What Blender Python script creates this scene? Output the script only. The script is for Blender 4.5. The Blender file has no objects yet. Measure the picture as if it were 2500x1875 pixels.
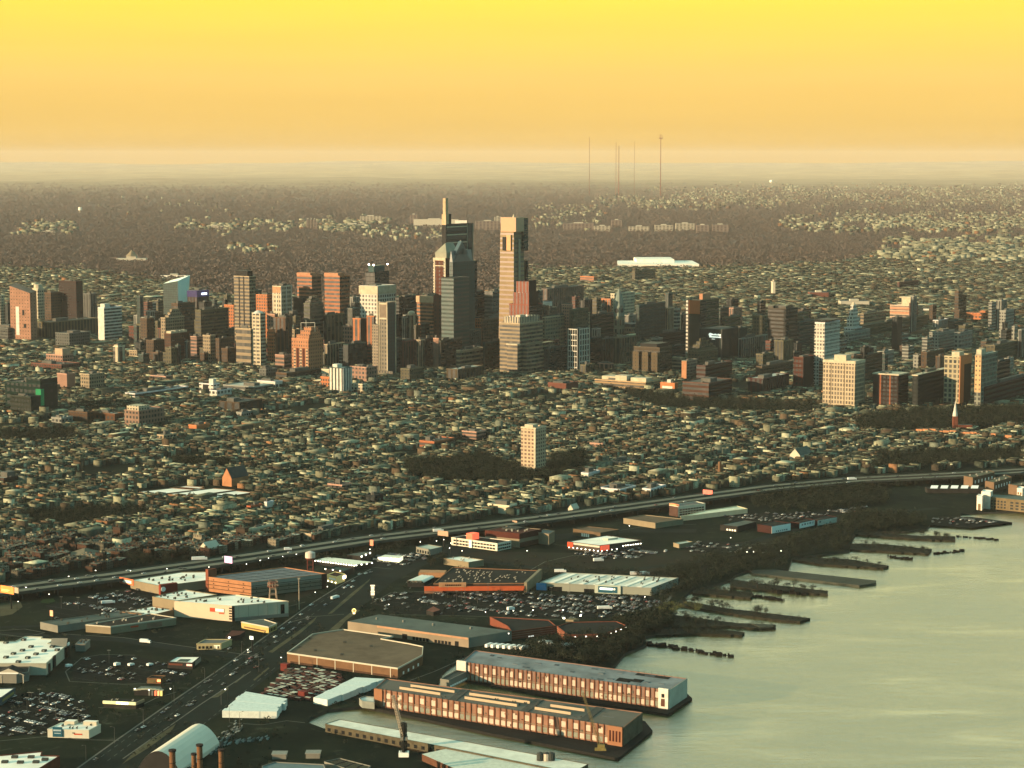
import bpy, math, random
import numpy as np
from mathutils import Vector
from mathutils.geometry import tessellate_polygon
random.seed(7); RNG = np.random.default_rng(11)
HAZE_DENSITY = 0.9e-5
scene = bpy.context.scene
COL = scene.collection
# ------------------------------------------------------------------ camera
F = 5000.0; H = 425.0; HOR = 390.0
PITCH = math.atan((937.5-HOR)/F); CP, SP = math.cos(PITCH), math.sin(PITCH)
cam = bpy.data.cameras.new('camera'); cam.sensor_width = 36; cam.lens = 72.0
cam.clip_start = 5; cam.clip_end = 120000
cob = bpy.data.objects.new('camera', cam); COL.objects.link(cob)
cob.location = (0, 0, H); cob.rotation_euler = (math.pi/2-PITCH, 0, 0)
scene.camera = cob
# ------------------------------------------------------------------ world
SUN_EL = math.radians(9.5); SUN_AZ = math.radians(204)      # direction towards the sun, angle from +x
w = bpy.data.worlds.new('World'); scene.world = w; w.use_nodes = True
nt = w.node_tree; nt.nodes.clear()
out = nt.nodes.new('ShaderNodeOutputWorld'); bg = nt.nodes.new('ShaderNodeBackground'); bg.inputs[1].default_value = 0.1
sky = nt.nodes.new('ShaderNodeTexSky'); sky.sky_type = 'NISHITA'; sky.sun_disc = False
sky.sun_elevation = SUN_EL; sky.sun_rotation = math.pi/2-SUN_AZ; sky.altitude = 400; sky.dust_density = 3
tc = nt.nodes.new('ShaderNodeTexCoord'); sep = nt.nodes.new('ShaderNodeSeparateXYZ'); nt.links.new(tc.outputs['Generated'], sep.inputs[0])
rp = nt.nodes.new('ShaderNodeValToRGB'); nt.links.new(sep.outputs[2], rp.inputs[0])
el = rp.color_ramp.elements
stops = [(0.0,(.27,.150,.012)),(.012,(.34,.21,.045)),(.04,(.40,.255,.058)),(.078,(.395,.33,.03)),(.16,(.60,.59,.29)),(.3,(.60,.63,.40)),(.55,(.32,.47,.40)),(1,(.21,.39,.39))]
el[0].position, el[0].color = stops[0][0], (*stops[0][1],1); el[1].position, el[1].color = stops[-1][0], (*stops[-1][1],1)
for p, c in stops[1:-1]:
    e = el.new(p); e.color = (*c,1)
sc_ = nt.nodes.new('ShaderNodeVectorMath'); sc_.operation = 'SCALE'; sc_.inputs[3].default_value = 10.0
mpw = nt.nodes.new('ShaderNodeMapping'); mpw.inputs['Scale'].default_value = (3, 3, 55); nt.links.new(tc.outputs['Generated'], mpw.inputs[0])
nzw = nt.nodes.new('ShaderNodeTexNoise'); nzw.inputs['Scale'].default_value = 1.6; nzw.inputs['Detail'].default_value = 5; nt.links.new(mpw.outputs[0], nzw.inputs[0])
mrw = nt.nodes.new('ShaderNodeMapRange'); mrw.inputs[1].default_value = .3; mrw.inputs[2].default_value = .7; mrw.inputs[3].default_value = .975; mrw.inputs[4].default_value = 1.02; nt.links.new(nzw.outputs[0], mrw.inputs[0])
cmw = nt.nodes.new('ShaderNodeVectorMath'); cmw.operation = 'SCALE'; nt.links.new(rp.outputs[0], cmw.inputs[0]); nt.links.new(mrw.outputs[0], cmw.inputs[3])
# the sky is bright towards the north-west afterglow and dull on the opposite side
dtw = nt.nodes.new('ShaderNodeVectorMath'); dtw.operation = 'DOT_PRODUCT'; nt.links.new(tc.outputs['Generated'], dtw.inputs[0]); dtw.inputs[1].default_value = (-.42, .90, .12)
gw = nt.nodes.new('ShaderNodeMapRange'); gw.interpolation_type = 'SMOOTHSTEP'; gw.inputs[1].default_value = -.35; gw.inputs[2].default_value = .78; nt.links.new(dtw.outputs['Value'], gw.inputs[0])
mxw = nt.nodes.new('ShaderNodeMix'); mxw.data_type = 'RGBA'; mxw.inputs[6].default_value = (.065, .19, .21, 1); nt.links.new(gw.outputs[0], mxw.inputs[0]); nt.links.new(cmw.outputs[0], mxw.inputs[7])
nt.links.new(mxw.outputs[2], sc_.inputs[0])
s2 = nt.nodes.new('ShaderNodeVectorMath'); s2.operation = 'SCALE'; s2.inputs[3].default_value = 0.03
nt.links.new(sky.outputs[0], s2.inputs[0])
ad = nt.nodes.new('ShaderNodeVectorMath'); ad.operation = 'ADD'
nt.links.new(sc_.outputs[0], ad.inputs[0]); nt.links.new(s2.outputs[0], ad.inputs[1])
nt.links.new(ad.outputs[0], bg.inputs[0]); nt.links.new(bg.outputs[0], out.inputs[0])
# ------------------------------------------------------------------ sun
sl = bpy.data.lights.new('sun', 'SUN'); sl.energy = 4.2; sl.angle = math.radians(0.5); sl.color = (1.0, .70, .42)
so = bpy.data.objects.new('sun', sl); COL.objects.link(so)
sd = Vector((math.cos(SUN_AZ)*math.cos(SUN_EL), math.sin(SUN_AZ)*math.cos(SUN_EL), math.sin(SUN_EL)))
so.rotation_euler = sd.to_track_quat('Z', 'Y').to_euler(); so.location = (0, 0, 900)
vs = scene.view_settings; vs.view_transform = 'Standard'; vs.look = 'None'; vs.gamma = 1; vs.exposure = 1.35
scene.cycles.max_bounces = 4; scene.cycles.diffuse_bounces = 2; scene.cycles.glossy_bounces = 2
scene.cycles.volume_bounces = 0; scene.cycles.use_denoising = True
# ------------------------------------------------------------------ picture <-> place
def G(u, v, z=0.0):
    cx, cz = (u-1250)/F, -(v-937.5)/F
    dy, dz = CP+SP*cz, -SP+CP*cz
    t = (z-H)/dz
    return (cx*t, dy*t, z)
def zat(x, y, v):
    k = (937.5-v)/F
    return H + y*(k*CP-SP)/(CP+k*SP)
def pix(x, y, z):
    yc = y*CP-(z-H)*SP; zc = y*SP+(z-H)*CP
    return 1250+F*x/yc, 937.5-F*zc/yc
D1 = (math.cos(math.radians(-33)), math.sin(math.radians(-33)))   # street grid, towards the right and the camera
D2 = (-D1[1], D1[0])                                              # street grid, away from the camera
TY = [0,8500,14000,20000,28000,40000,43000,47000,52000,55000,62000,72000,80000]
TZ = [0,0,2,8,20,46,30,85,140,125,215,322,240]
def tz(x, y):
    z = np.interp(y, TY, TZ)
    k = np.clip((y-8500)/9000, 0, 1)
    a = np.sin(x/1900+1.2)*np.cos(y/2600)*9 + np.sin(x/760+y/1100)*5 + np.sin(x/3100+2.5)*10 + np.sin(x/310+y/470)*2
    return z + k*a*(1+np.clip((y-30000)/16000, 0, 2.2))
# ------------------------------------------------------------------ materials
MATS = {}
def newmat(name):
    m = bpy.data.materials.new(name); m.use_nodes = True
    return m, m.node_tree, m.node_tree.nodes['Principled BSDF']
def N(nt, t, **kw):
    n = nt.nodes.new(t)
    for k, v in kw.items(): setattr(n, k, v)
    return n
def mth(nt, op, a, b=None, c=None):
    n = nt.nodes.new('ShaderNodeMath'); n.operation = op
    for i, x in enumerate((a, b, c)):
        if x is None: continue
        if isinstance(x, (int, float)): n.inputs[i].default_value = x
        else: nt.links.new(x, n.inputs[i])
    return n.outputs[0]
def mixc(nt, fac, a, b, mode='MIX'):
    n = nt.nodes.new('ShaderNodeMix'); n.data_type = 'RGBA'; n.blend_type = mode
    for i, x in ((0, fac), (6, a), (7, b)):
        if isinstance(x, tuple): n.inputs[i].default_value = (*x[:3], 1)
        elif isinstance(x, (int, float)): n.inputs[i].default_value = x
        else: nt.links.new(x, n.inputs[i])
    return n.outputs[2]
def M(name, col, rough=.85, var=.35, scale=.15, col2=None, emit=0, spec=.06, stain=0.0):
    """plain weathered surface: two noise octaves shift the base colour"""
    key = (name, col, rough, emit)
    if key in MATS: return MATS[key]
    m, nt, b = newmat(name)
    g = N(nt, 'ShaderNodeNewGeometry')
    if not emit: kk_ = .55 if max(col) < .5 else (1.0 if 'roof' in name or 'white' in name else .75); col = tuple(x*kk_ for x in col); col2 = tuple(x*kk_ for x in col2) if col2 else None
    n1 = N(nt, 'ShaderNodeTexNoise'); n1.inputs['Scale'].default_value = scale; n1.inputs['Detail'].default_value = 6; n1.inputs['Roughness'].default_value = .65
    nt.links.new(g.outputs['Position'], n1.inputs['Vector'])
    mr = N(nt, 'ShaderNodeMapRange'); mr.inputs[1].default_value = .3; mr.inputs[2].default_value = .7
    nt.links.new(n1.outputs[0], mr.inputs[0])
    c2 = col2 or tuple(x*(1-var) for x in col)
    o = mixc(nt, mr.outputs[0], c2, col)
    nt.links.new(o, b.inputs['Base Color'])
    b.inputs['Roughness'].default_value = rough; b.inputs['Specular IOR Level'].default_value = spec
    if emit:
        b.inputs['Emission Color'].default_value = (*col, 1); b.inputs['Emission Strength'].default_value = emit
    MATS[key] = m; return m
def FAC(style, wall, px=7.0, py=7.0, fx=.6, fy=.5, glass=(.010,.017,.017), gr=.25, tag=''):
    """facade: windows laid out in metres along the wall (uv)"""
    key = ('fac', style, wall, px, py, fx, fy, glass)
    if key in MATS: return MATS[key]
    m, nt, b = newmat('facade_'+style)
    wall = tuple(x*(.48 if max(wall) < .26 else .66 if max(wall) < .5 else .75) for x in wall)
    uv = N(nt, 'ShaderNodeUVMap'); sp = N(nt, 'ShaderNodeSeparateXYZ'); nt.links.new(uv.outputs[0], sp.inputs[0])
    ux = mth(nt, 'DIVIDE', sp.outputs[0], px); uy = mth(nt, 'DIVIDE', sp.outputs[1], py)
    wx = mth(nt, 'LESS_THAN', mth(nt, 'ABSOLUTE', mth(nt, 'SUBTRACT', mth(nt, 'FRACT', ux), .5)), fx/2)
    wy = mth(nt, 'LESS_THAN', mth(nt, 'ABSOLUTE', mth(nt, 'SUBTRACT', mth(nt, 'FRACT', uy), .5)), fy/2)
    if style == 'h': mask = wy
    elif style == 'v': mask = wx
    else: mask = mth(nt, 'MULTIPLY', wx, wy)
    cell = N(nt, 'ShaderNodeCombineXYZ'); nt.links.new(mth(nt, 'FLOOR', ux), cell.inputs[0]); nt.links.new(mth(nt, 'FLOOR', uy), cell.inputs[1])
    wn = N(nt, 'ShaderNodeTexWhiteNoise'); wn.noise_dimensions = '3D'; nt.links.new(cell.outputs[0], wn.inputs[0])
    gl = mixc(nt, mth(nt, 'MULTIPLY', mth(nt, 'POWER', wn.outputs[0], 2.0), .6), glass, tuple(min(1, x*.35+.03) for x in wall))
    g = N(nt, 'ShaderNodeNewGeometry'); n1 = N(nt, 'ShaderNodeTexNoise'); n1.inputs['Scale'].default_value = .05; n1.inputs['Detail'].default_value = 8
    n1.inputs['Roughness'].default_value = .75
    nt.links.new(g.outputs['Position'], n1.inputs['Vector'])
    mr = N(nt, 'ShaderNodeMapRange'); mr.inputs[1].default_value = .3; mr.inputs[2].default_value = .7; nt.links.new(n1.outputs[0], mr.inputs[0])
    wl = mixc(nt, mr.outputs[0], tuple(x*.62 for x in wall), wall)
    # floors differ slightly from each other
    fl = N(nt, 'ShaderNodeTexWhiteNoise'); fl.noise_dimensions = '1D'; nt.links.new(mth(nt, 'FLOOR', mth(nt, 'MULTIPLY', uy, 2.0)), fl.inputs['W'])
    wl = mixc(nt, mth(nt, 'MULTIPLY', fl.outputs[0], .25), wl, tuple(x*.5 for x in wall))
    nt.links.new(mixc(nt, mask, wl, gl), b.inputs['Base Color'])
    r = mth(nt, 'SUBTRACT', .9, mth(nt, 'MULTIPLY', mask, .9-gr)); nt.links.new(r, b.inputs['Roughness'])
    nt.links.new(mth(nt, 'MULTIPLY', mask, .4), b.inputs['Specular IOR Level'])
    MATS[key] = m; return m
# ------------------------------------------------------------------ mesh helper
class MB:
    def __init__(s): s.v = []; s.f = []; s.m = []; s.uv = []; s.mats = []
    def mi(s, m):
        if m not in s.mats: s.mats.append(m)
        return s.mats.index(m)
    def face(s, pts, m, uvs=None):
        i = len(s.v); s.v += [tuple(p) for p in pts]; s.f.append(tuple(range(i, i+len(pts)))); s.m.append(s.mi(m))
        if uvs is None: uvs = [(p[0], p[1]) for p in pts]
        s.uv += list(uvs)
    def wall(s, p, q, z0, z1, m, u0=0, z0b=None, z1b=None):
        """vertical quad seen from the side where p is on its left; z1b = top height at q"""
        L = math.hypot(q[0]-p[0], q[1]-p[1]); z1b = z1 if z1b is None else z1b
        s.face([(p[0],p[1],z0),(q[0],q[1],z0),(q[0],q[1],z1b),(p[0],p[1],z1)], m, [(u0,z0),(u0+L,z0),(u0+L,z1b),(u0,z1)])
        return u0+L
    def prism(s, pts, z0, z1, wm, rm=None, top=True, tops=None):
        """pts counter-clockwise from above"""
        a = sum(pts[i][0]*pts[(i+1)%len(pts)][1]-pts[(i+1)%len(pts)][0]*pts[i][1] for i in range(len(pts)))
        if a < 0:
            pts = pts[::-1]
            if tops: tops = tops[::-1]
        u = 0; n = len(pts)
        for i in range(n):
            zt = tops[i] if tops else z1; zb = tops[(i+1) % n] if tops else z1
            u = s.wall(pts[i], pts[(i+1) % n], z0, zt, wm, u, z1b=zb)
        if top:
            tp = [(p[0],p[1],(tops[i] if tops else z1)) for i, p in enumerate(pts)]
            if n <= 4: s.face(tp, rm or wm)
            else:
                for t in tessellate_polygon([[Vector(p) for p in tp]]):
                    q = [tp[k] for k in t]
                    ar = (q[1][0]-q[0][0])*(q[2][1]-q[0][1])-(q[2][0]-q[0][0])*(q[1][1]-q[0][1])
                    s.face(q if ar > 0 else q[::-1], rm or wm)
    def box(s, x0, x1, y0, y1, z0, z1, wm, rm=None):
        s.prism([(x0,y0),(x1,y0),(x1,y1),(x0,y1)], z0, z1, wm, rm)
    def tube(s, p, q, r0, r1, m, n=6, cap=True):
        p, q = Vector(p), Vector(q); d = (q-p).normalized()
        a = d.orthogonal().normalized(); b = d.cross(a)
        R = [[tuple(c+(a*math.cos(t)+b*math.sin(t))*r) for t in [2*math.pi*k/n for k in range(n)]] for c, r in ((p, r0), (q, r1))]
        for k in range(n):
            k2 = (k+1) % n
            L = (q-p).length
            s.face([R[0][k], R[0][k2], R[1][k2], R[1][k]], m, [(k*r0,0),((k+1)*r0,0),((k+1)*r0,L),(k*r0,L)])
        if cap: s.face(R[1], m); s.face(R[0][::-1], m)
    def build(s, name, parent=None, loc=None):
        me = bpy.data.meshes.new(name); me.from_pydata(s.v, [], s.f)
        for m in s.mats: me.materials.append(m)
        me.polygons.foreach_set('material_index', s.m)
        ul = me.uv_layers.new(name='UVMap'); ul.data.foreach_set('uv', np.array(s.uv, dtype=np.float32).ravel())
        me.update()
        o = bpy.data.objects.new(name, me); COL.objects.link(o)
        if parent is not None: o.parent = parent
        if loc: o.location = loc
        return o
def tag(o, label, cat, group=None, kind=None):
    if label: o['label'] = label
    if cat: o['category'] = cat
    if group: o['group'] = group
    if kind: o['kind'] = kind
    return o
def thing(name, label, cat, loc=(0,0,0), group=None):
    o = bpy.data.objects.new(name, None); COL.objects.link(o); o.location = loc; o.empty_display_size = 5
    return tag(o, label, cat, group)
def inpoly(x, y, poly):
    """numpy point-in-polygon"""
    x = np.asarray(x); y = np.asarray(y); r = np.zeros(x.shape, bool); n = len(poly); j = n-1
    for i in range(n):
        xi, yi, xj, yj = poly[i][0], poly[i][1], poly[j][0], poly[j][1]
        if yi != yj:
            c = ((yi > y) != (yj > y)) & (x < (xj-xi)*(y-yi)/(yj-yi)+xi); r ^= c
        j = i
    return r
def PG(pts, z=0): return [G(u, v, z) for u, v in pts]
def sheet(name, pts, z, m, kind='structure', parent=None, holes=None):
    b = MB(); tp = [(p[0], p[1], z) for p in pts]
    for t in tessellate_polygon([[Vector(p) for p in tp]]):
        q = [tp[k] for k in t]
        ar = (q[1][0]-q[0][0])*(q[2][1]-q[0][1])-(q[2][0]-q[0][0])*(q[1][1]-q[0][1])
        b.face(q if ar > 0 else q[::-1], m)
    o = b.build(name, parent)
    if kind: o['kind'] = kind
    return o
# ================================================================== ground, water, terrain
SHORE = [(2700,1228),(2560,1246),(2400,1250),(2345,1253),(2345,1262),(2290,1262),(2262,1290),(2210,1297),(2092,1299),(2080,1311),
 (2074,1344),(1934,1362),(1925,1389),(1828,1392),(1795,1403),(1783,1416),(1740,1428),(1706,1437),(1681,1446),(1661,1462),(1640,1496),(1640,1531),
 (1600,1537),(1600,1549),(1575,1553),(1578,1574),(1526,1594),(1498,1628),(1440,1636),(1130,1600),(1080,1640),(1070,1668),(950,1700),(905,1722),
 (800,1732),(757,1752),(752,1764),(790,1778),(1000,1832),(1240,1868),(1420,1880),(1440,1960),(1200,2300)]
shore = [G(u, v)[:2] for u, v in SHORE]
mg, nt, b = newmat('city_ground')
g = N(nt, 'ShaderNodeNewGeometry')
n1 = N(nt, 'ShaderNodeTexNoise'); n1.inputs['Scale'].default_value = .012; n1.inputs['Detail'].default_value = 9; n1.inputs['Roughness'].default_value = .7
nt.links.new(g.outputs['Position'], n1.inputs['Vector'])
n2 = N(nt, 'ShaderNodeTexNoise'); n2.inputs['Scale'].default_value = .0011; n2.inputs['Detail'].default_value = 7; n2.inputs['Roughness'].default_value = .65
nt.links.new(g.outputs['Position'], n2.inputs['Vector'])
mr = N(nt, 'ShaderNodeMapRange'); mr.inputs[1].default_value = .4; mr.inputs[2].default_value = .62; nt.links.new(n1.outputs[0], mr.inputs[0])
mr2 = N(nt, 'ShaderNodeMapRange'); mr2.inputs[1].default_value = .42; mr2.inputs[2].default_value = .6; nt.links.new(n2.outputs[0], mr2.inputs[0])
c = mixc(nt, mr.outputs[0], (.003,.008,.006), (.012,.018,.010))
n3 = N(nt, 'ShaderNodeTexNoise'); n3.inputs['Scale'].default_value = .035; n3.inputs['Detail'].default_value = 10; n3.inputs['Roughness'].default_value = .8; n3.inputs['Distortion'].default_value = 1.5; nt.links.new(g.outputs['Position'], n3.inputs['Vector'])
mr3 = N(nt, 'ShaderNodeMapRange'); mr3.inputs[1].default_value = .56; mr3.inputs[2].default_value = .74; nt.links.new(n3.outputs[0], mr3.inputs[0])
c = mixc(nt, mr3.outputs[0], c, (.055,.062,.042))
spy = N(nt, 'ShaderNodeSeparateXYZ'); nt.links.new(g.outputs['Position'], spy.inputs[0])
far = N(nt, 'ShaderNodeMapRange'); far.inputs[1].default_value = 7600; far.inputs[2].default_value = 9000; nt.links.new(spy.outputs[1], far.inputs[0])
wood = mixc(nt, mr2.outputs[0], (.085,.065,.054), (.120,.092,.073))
haze_pale = N(nt, 'ShaderNodeMapRange'); haze_pale.inputs[1].default_value = 19000; haze_pale.inputs[2].default_value = 50000; nt.links.new(spy.outputs[1], haze_pale.inputs[0])
wood = mixc(nt, haze_pale.outputs[0], wood, mixc(nt, mr2.outputs[0], (.42,.28,.14), (.54,.38,.19)))  # distant haze put into the colour: far hills turn paler and warmer
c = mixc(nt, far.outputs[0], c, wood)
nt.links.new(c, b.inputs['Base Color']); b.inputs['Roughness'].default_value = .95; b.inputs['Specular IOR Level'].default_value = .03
me_b = MB()
big = shore + [(-900, 700), (-14000, 700), (-21500, 8000), (21500, 8000), (14000, 6000), (2600, 4300)]
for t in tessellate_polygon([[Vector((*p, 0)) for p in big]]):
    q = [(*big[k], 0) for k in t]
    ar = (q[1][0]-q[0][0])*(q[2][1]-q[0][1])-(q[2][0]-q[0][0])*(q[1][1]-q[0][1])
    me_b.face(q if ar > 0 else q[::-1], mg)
stone = M('sea_wall_stone', (.09,.085,.07), .9)
for i in range(len(shore)-1):
    me_b.wall(shore[i], shore[i+1], -4, 0, stone)
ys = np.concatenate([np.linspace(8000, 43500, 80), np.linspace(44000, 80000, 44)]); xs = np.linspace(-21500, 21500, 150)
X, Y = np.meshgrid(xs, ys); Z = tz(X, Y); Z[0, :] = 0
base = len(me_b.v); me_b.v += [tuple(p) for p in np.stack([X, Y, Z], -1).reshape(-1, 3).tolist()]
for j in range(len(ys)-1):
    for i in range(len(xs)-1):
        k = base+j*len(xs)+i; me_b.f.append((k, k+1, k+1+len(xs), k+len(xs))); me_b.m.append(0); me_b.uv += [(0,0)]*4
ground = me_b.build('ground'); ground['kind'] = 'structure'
# river
mw, nt, b = newmat('river_water')
g = N(nt, 'ShaderNodeNewGeometry')
mp = N(nt, 'ShaderNodeMapping'); mp.inputs['Rotation'].default_value = (0, 0, math.radians(12)); mp.inputs['Scale'].default_value = (.35, 1, 1); nt.links.new(g.outputs['Position'], mp.inputs[0])
n1 = N(nt, 'ShaderNodeTexNoise'); n1.inputs['Scale'].default_value = .012; n1.inputs['Detail'].default_value = 6; n1.inputs['Roughness'].default_value = .6; n1.inputs['Distortion'].default_value = 1.0
n2 = N(nt, 'ShaderNodeTexNoise'); n2.inputs['Scale'].default_value = .15; n2.inputs['Detail'].default_value = 9; n2.inputs['Roughness'].default_value = .7
nt.links.new(mp.outputs[0], n1.inputs[0]); nt.links.new(mp.outputs[0], n2.inputs[0])
mr = N(nt, 'ShaderNodeMapRange'); mr.inputs[1].default_value = .35; mr.inputs[2].default_value = .65; nt.links.new(n1.outputs[0], mr.inputs[0])
b.inputs['Base Color'].default_value = (.135,.13,.05,1)
rr = mth(nt, 'ADD', mth(nt, 'MULTIPLY', mr.outputs[0], .16), .10); nt.links.new(rr, b.inputs['Roughness'])
b.inputs['IOR'].default_value = 2.3; b.inputs['Specular IOR Level'].default_value = .8
bp = N(nt, 'ShaderNodeBump'); bp.inputs['Distance'].default_value = 4.5
bs = mth(nt, 'ADD', mth(nt, 'MULTIPLY', mr.outputs[0], .40), .16); nt.links.new(bs, bp.inputs['Strength'])
nt.links.new(n2.outputs[0], bp.inputs['Height']); nt.links.new(bp.outputs[0], b.inputs['Normal'])
river = sheet('river_water', [(-900,600),(4000,600),(14000,5000),(14000,6500),(600,4500),(-900,2000)], -2.5, mw)
# ================================================================== roads and lots
asph = M('asphalt', (.004,.013,.011), .9, .75, .07)
asph2 = M('asphalt_worn', (.012,.028,.023), .9, .6, .05)
tan = M('dry_grass', (.16,.15,.085), .95, .5, .08)
grs = M('green_grass', (.03,.075,.02), .95, .5, .1)
fieldm = M('winter_field', (.018,.032,.018), .95, .5, .03, col2=(.034,.022,.015))
white = M('white_marking', (.22,.26,.22), .8, .3, .2)
conc = M('kerb_concrete', (.22,.22,.18), .9)
ROADP = [(150,1900),(278,1810),(400,1726),(566,1613),(700,1515),(800,1447),(900,1390),(1010,1345),(1180,1325),(1350,1305),(1520,1290),(1700,1292),(1700,1300),(1530,1300),(1360,1318),(1190,1342),(1060,1368),(960,1420),(870,1492),(800,1548),(690,1626),(556,1730),(450,1800),(330,1900)]
road = sheet('road', PG(ROADP), .06, asph2)
def strip(name, pts, wd, z, m, kind='structure', zs=None):
    b = MB(); P = [Vector(G(u, v, 0)) for u, v in pts]; L = []; R = []
    for i, p in enumerate(P):
        d = (P[min(i+1, len(P)-1)]-P[max(i-1, 0)]).normalized(); n = Vector((-d.y, d.x, 0))*wd/2
        L.append(p+n); R.append(p-n)
    for i in range(len(P)-1):
        b.face([(R[i].x,R[i].y,z),(R[i+1].x,R[i+1].y,z),(L[i+1].x,L[i+1].y,z),(L[i].x,L[i].y,z)], m)
    o = b.build(name); o['kind'] = kind; return o
def dense(pts, n=12):
    o = []
    for i in range(len(pts)-1):
        for k in range(n): o.append((pts[i][0]+(pts[i+1][0]-pts[i][0])*k/n, pts[i][1]+(pts[i+1][1]-pts[i][1])*k/n))
    return o+[pts[-1]]
strip('road_kerb', [(185,1879),(278,1812),(400,1727),(566,1614),(640,1560),(760,1474),(840,1424),(905,1390)], 1.6, .2, conc)
strip('road_kerb', [(300,1853),(487,1722),(612,1640)], 1.2, .2, conc)
strip('cross_street', [(-60,1545),(300,1562),(470,1588),(640,1609),(705,1618)], 16, .09, asph2)
strip('road_kerb', [(150,1548),(300,1557),(420,1574),(640,1604)], 1.2, .2, conc)
strip('waterfront_street', [(1010,1350),(1300,1385),(1500,1395),(1700,1372),(1900,1300),(2080,1262),(2290,1240)], 12, .09, asph2)
for kp in ([(905,1474),(955,1447),(1120,1441),(1290,1439)],[(950,1501),(1100,1503),(1250,1508),(1400,1515)],[(330,1600),(250,1598),(200,1606),(160,1640),(170,1664),(300,1671),(420,1668)],[(-30,1812),(140,1796),(190,1806),(290,1808)],
    [(620,1478),(700,1482),(745,1470)],[(705,1520),(760,1506),(840,1500)],[(1292,1394),(1330,1372),(1400,1356),(1560,1364)],[(1000,1438),(1020,1408),(1055,1396)],[(560,1765),(640,1770),(700,1760),(745,1765)],[(430,1690),(380,1705),(330,1730),(240,1728)],[(1150,1600),(1060,1640),(1000,1662)],
    [(0,1548),(60,1556),(110,1545),(60,1536),(0,1540)],[(1700,1340),(1830,1330),(1950,1322),(2030,1300)],[(1480,1300),(1560,1288),(1700,1280)],[(820,1395),(850,1380),(900,1384),(960,1390)]):
    strip('road_kerb', dense(kp, 6), 1.0, .16, conc)
strip('service_road', [(1605,1448),(1640,1455),(1618,1478),(1560,1505)], 3.5, .12, conc)
strip('service_road', [(0,1532),(100,1528),(300,1508),(560,1490)], 9, .08, asph2)
for i, pl in enumerate([[(298,1866),(335,1829),(430,1767),(417,1787),(360,1828)],[(513,1705),(556,1675),(558,1683),(532,1702)],[(572,1668),(597,1645),(596,1652),(577,1667)],
    [(618,1660),(655,1629),(658,1632),(622,1662)],[(655,1592),(730,1540),(775,1504),(768,1516),(735,1545),(665,1594)],[(800,1500),(850,1455),(905,1412),(900,1420),(858,1458),(810,1498)],[(802,1540),(830,1516),(866,1488),(880,1490),(845,1515),(820,1545)]]):
    s_ = sheet('grass_verge', PG(pl), .14, tan)
sheet('grass_verge', PG([(97,1471),(105,1463),(130,1461),(135,1468),(118,1474)]), .14, grs)
sheet('grass_verge', PG([(0,1462),(50,1470),(55,1482),(30,1500),(0,1505)]), .13, tan)
for pl in [[(1090,1345),(1400,1350),(1660,1345),(1900,1310),(2060,1290),(2090,1300),(2070,1340),(1930,1360),(1820,1390),(1640,1410),(1500,1395),(1290,1390),(1190,1372)],
           [(690,1480),(760,1450),(850,1395),(820,1395),(700,1440)]]:
    sheet('winter_field', PG(pl), .05, fieldm)
LOTS = {
 'the lot below the big-box stores at left': ([(110,1478),(330,1438),(470,1450),(420,1462),(360,1490),(140,1515)], .30),
 'the wide lot in front of the white store at left': ([(175,1640),(215,1600),(330,1600),(470,1640),(430,1665),(300,1668),(180,1660)], .16),
 'the lot above the small white store': ([(-20,1700),(60,1690),(150,1690),(215,1720),(220,1770),(140,1790),(-20,1800)], .42),
 'the wide lot above the grey warehouse': ([(905,1470),(960,1446),(1290,1440),(1330,1452),(1585,1456),(1640,1478),(1560,1505),(1400,1512),(1250,1505),(960,1498)], .34),
 'the lot in front of the red-signed store': ([(1400,1352),(1560,1330),(1640,1345),(1560,1362),(1470,1365)], .6),
 'the car yard with the bright lamps': ([(880,1372),(930,1352),(1010,1352),(1060,1362),(1000,1378),(930,1384)], .5),
 'the field edge by the river road': ([(1650,1335),(1730,1318),(1900,1340),(1860,1352),(1700,1350)], .3),
 'the marina pier': ([(2262,1266),(2360,1266),(2440,1275),(2360,1283),(2275,1277)], .5),
 'the yard by the river road': ([(1760,1255),(2000,1250),(2120,1235),(2100,1250),(1900,1272),(1780,1272)], .4)}
for k, (pl, occ) in LOTS.items():
    if 'pier' not in k: sheet('parking_lot', PG(pl), .08, asph)
lane = MB()
for off, pts in [(0,[(230,1860),(345,1777),(440,1708),(580,1612),(720,1512),(830,1440)]),(0,[(262,1858),(375,1775),(470,1706),(605,1612),(745,1512),(850,1442)]),(0,[(385,1862),(470,1790),(560,1716),(680,1624)])]:
    pp = dense(pts, 14)
    for i in range(0, len(pp)-1, 2):
        a, c_ = Vector(G(*pp[i])), Vector(G(*pp[i+1])); d = (c_-a).normalized(); n = Vector((-d.y, d.x, 0))*.16
        lane.face([(*(a-n).xy,.1),(*(c_-n).xy,.1),(*(c_+n).xy,.1),(*(a+n).xy,.1)], white)  # crowns grow paler with distance, haze painted into their colour
# bay lines of the lots
bay = M('bay_line', (.16,.17,.15), .9, .3, .2)
for k, (pl, occ) in LOTS.items():
    if 'pier' in k: continue
    P = [p[:2] for p in PG(pl)]; A = [p[0]*D1[0]+p[1]*D1[1] for p in P]; B = [p[0]*D2[0]+p[1]*D2[1] for p in P]
    b_ = min(B)+6
    while b_ < max(B)-4:
        a_ = min(A)
        while a_ < max(A):
            c0 = (a_*D1[0]+b_*D2[0], a_*D1[1]+b_*D2[1])
            if inpoly(np.array([c0[0]]), np.array([c0[1]]), P)[0]:
                q = [(a_-1.3,b_-.12),(a_+1.3,b_-.12),(a_+1.3,b_+.12),(a_-1.3,b_+.12)]
                lane.face([(x*D1[0]+y*D2[0], x*D1[1]+y*D2[1], .12) for x, y in q], bay)
            a_ += 2.7
        b_ += 17
lo = lane.build('road_markings'); lo['kind'] = 'structure'
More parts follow.
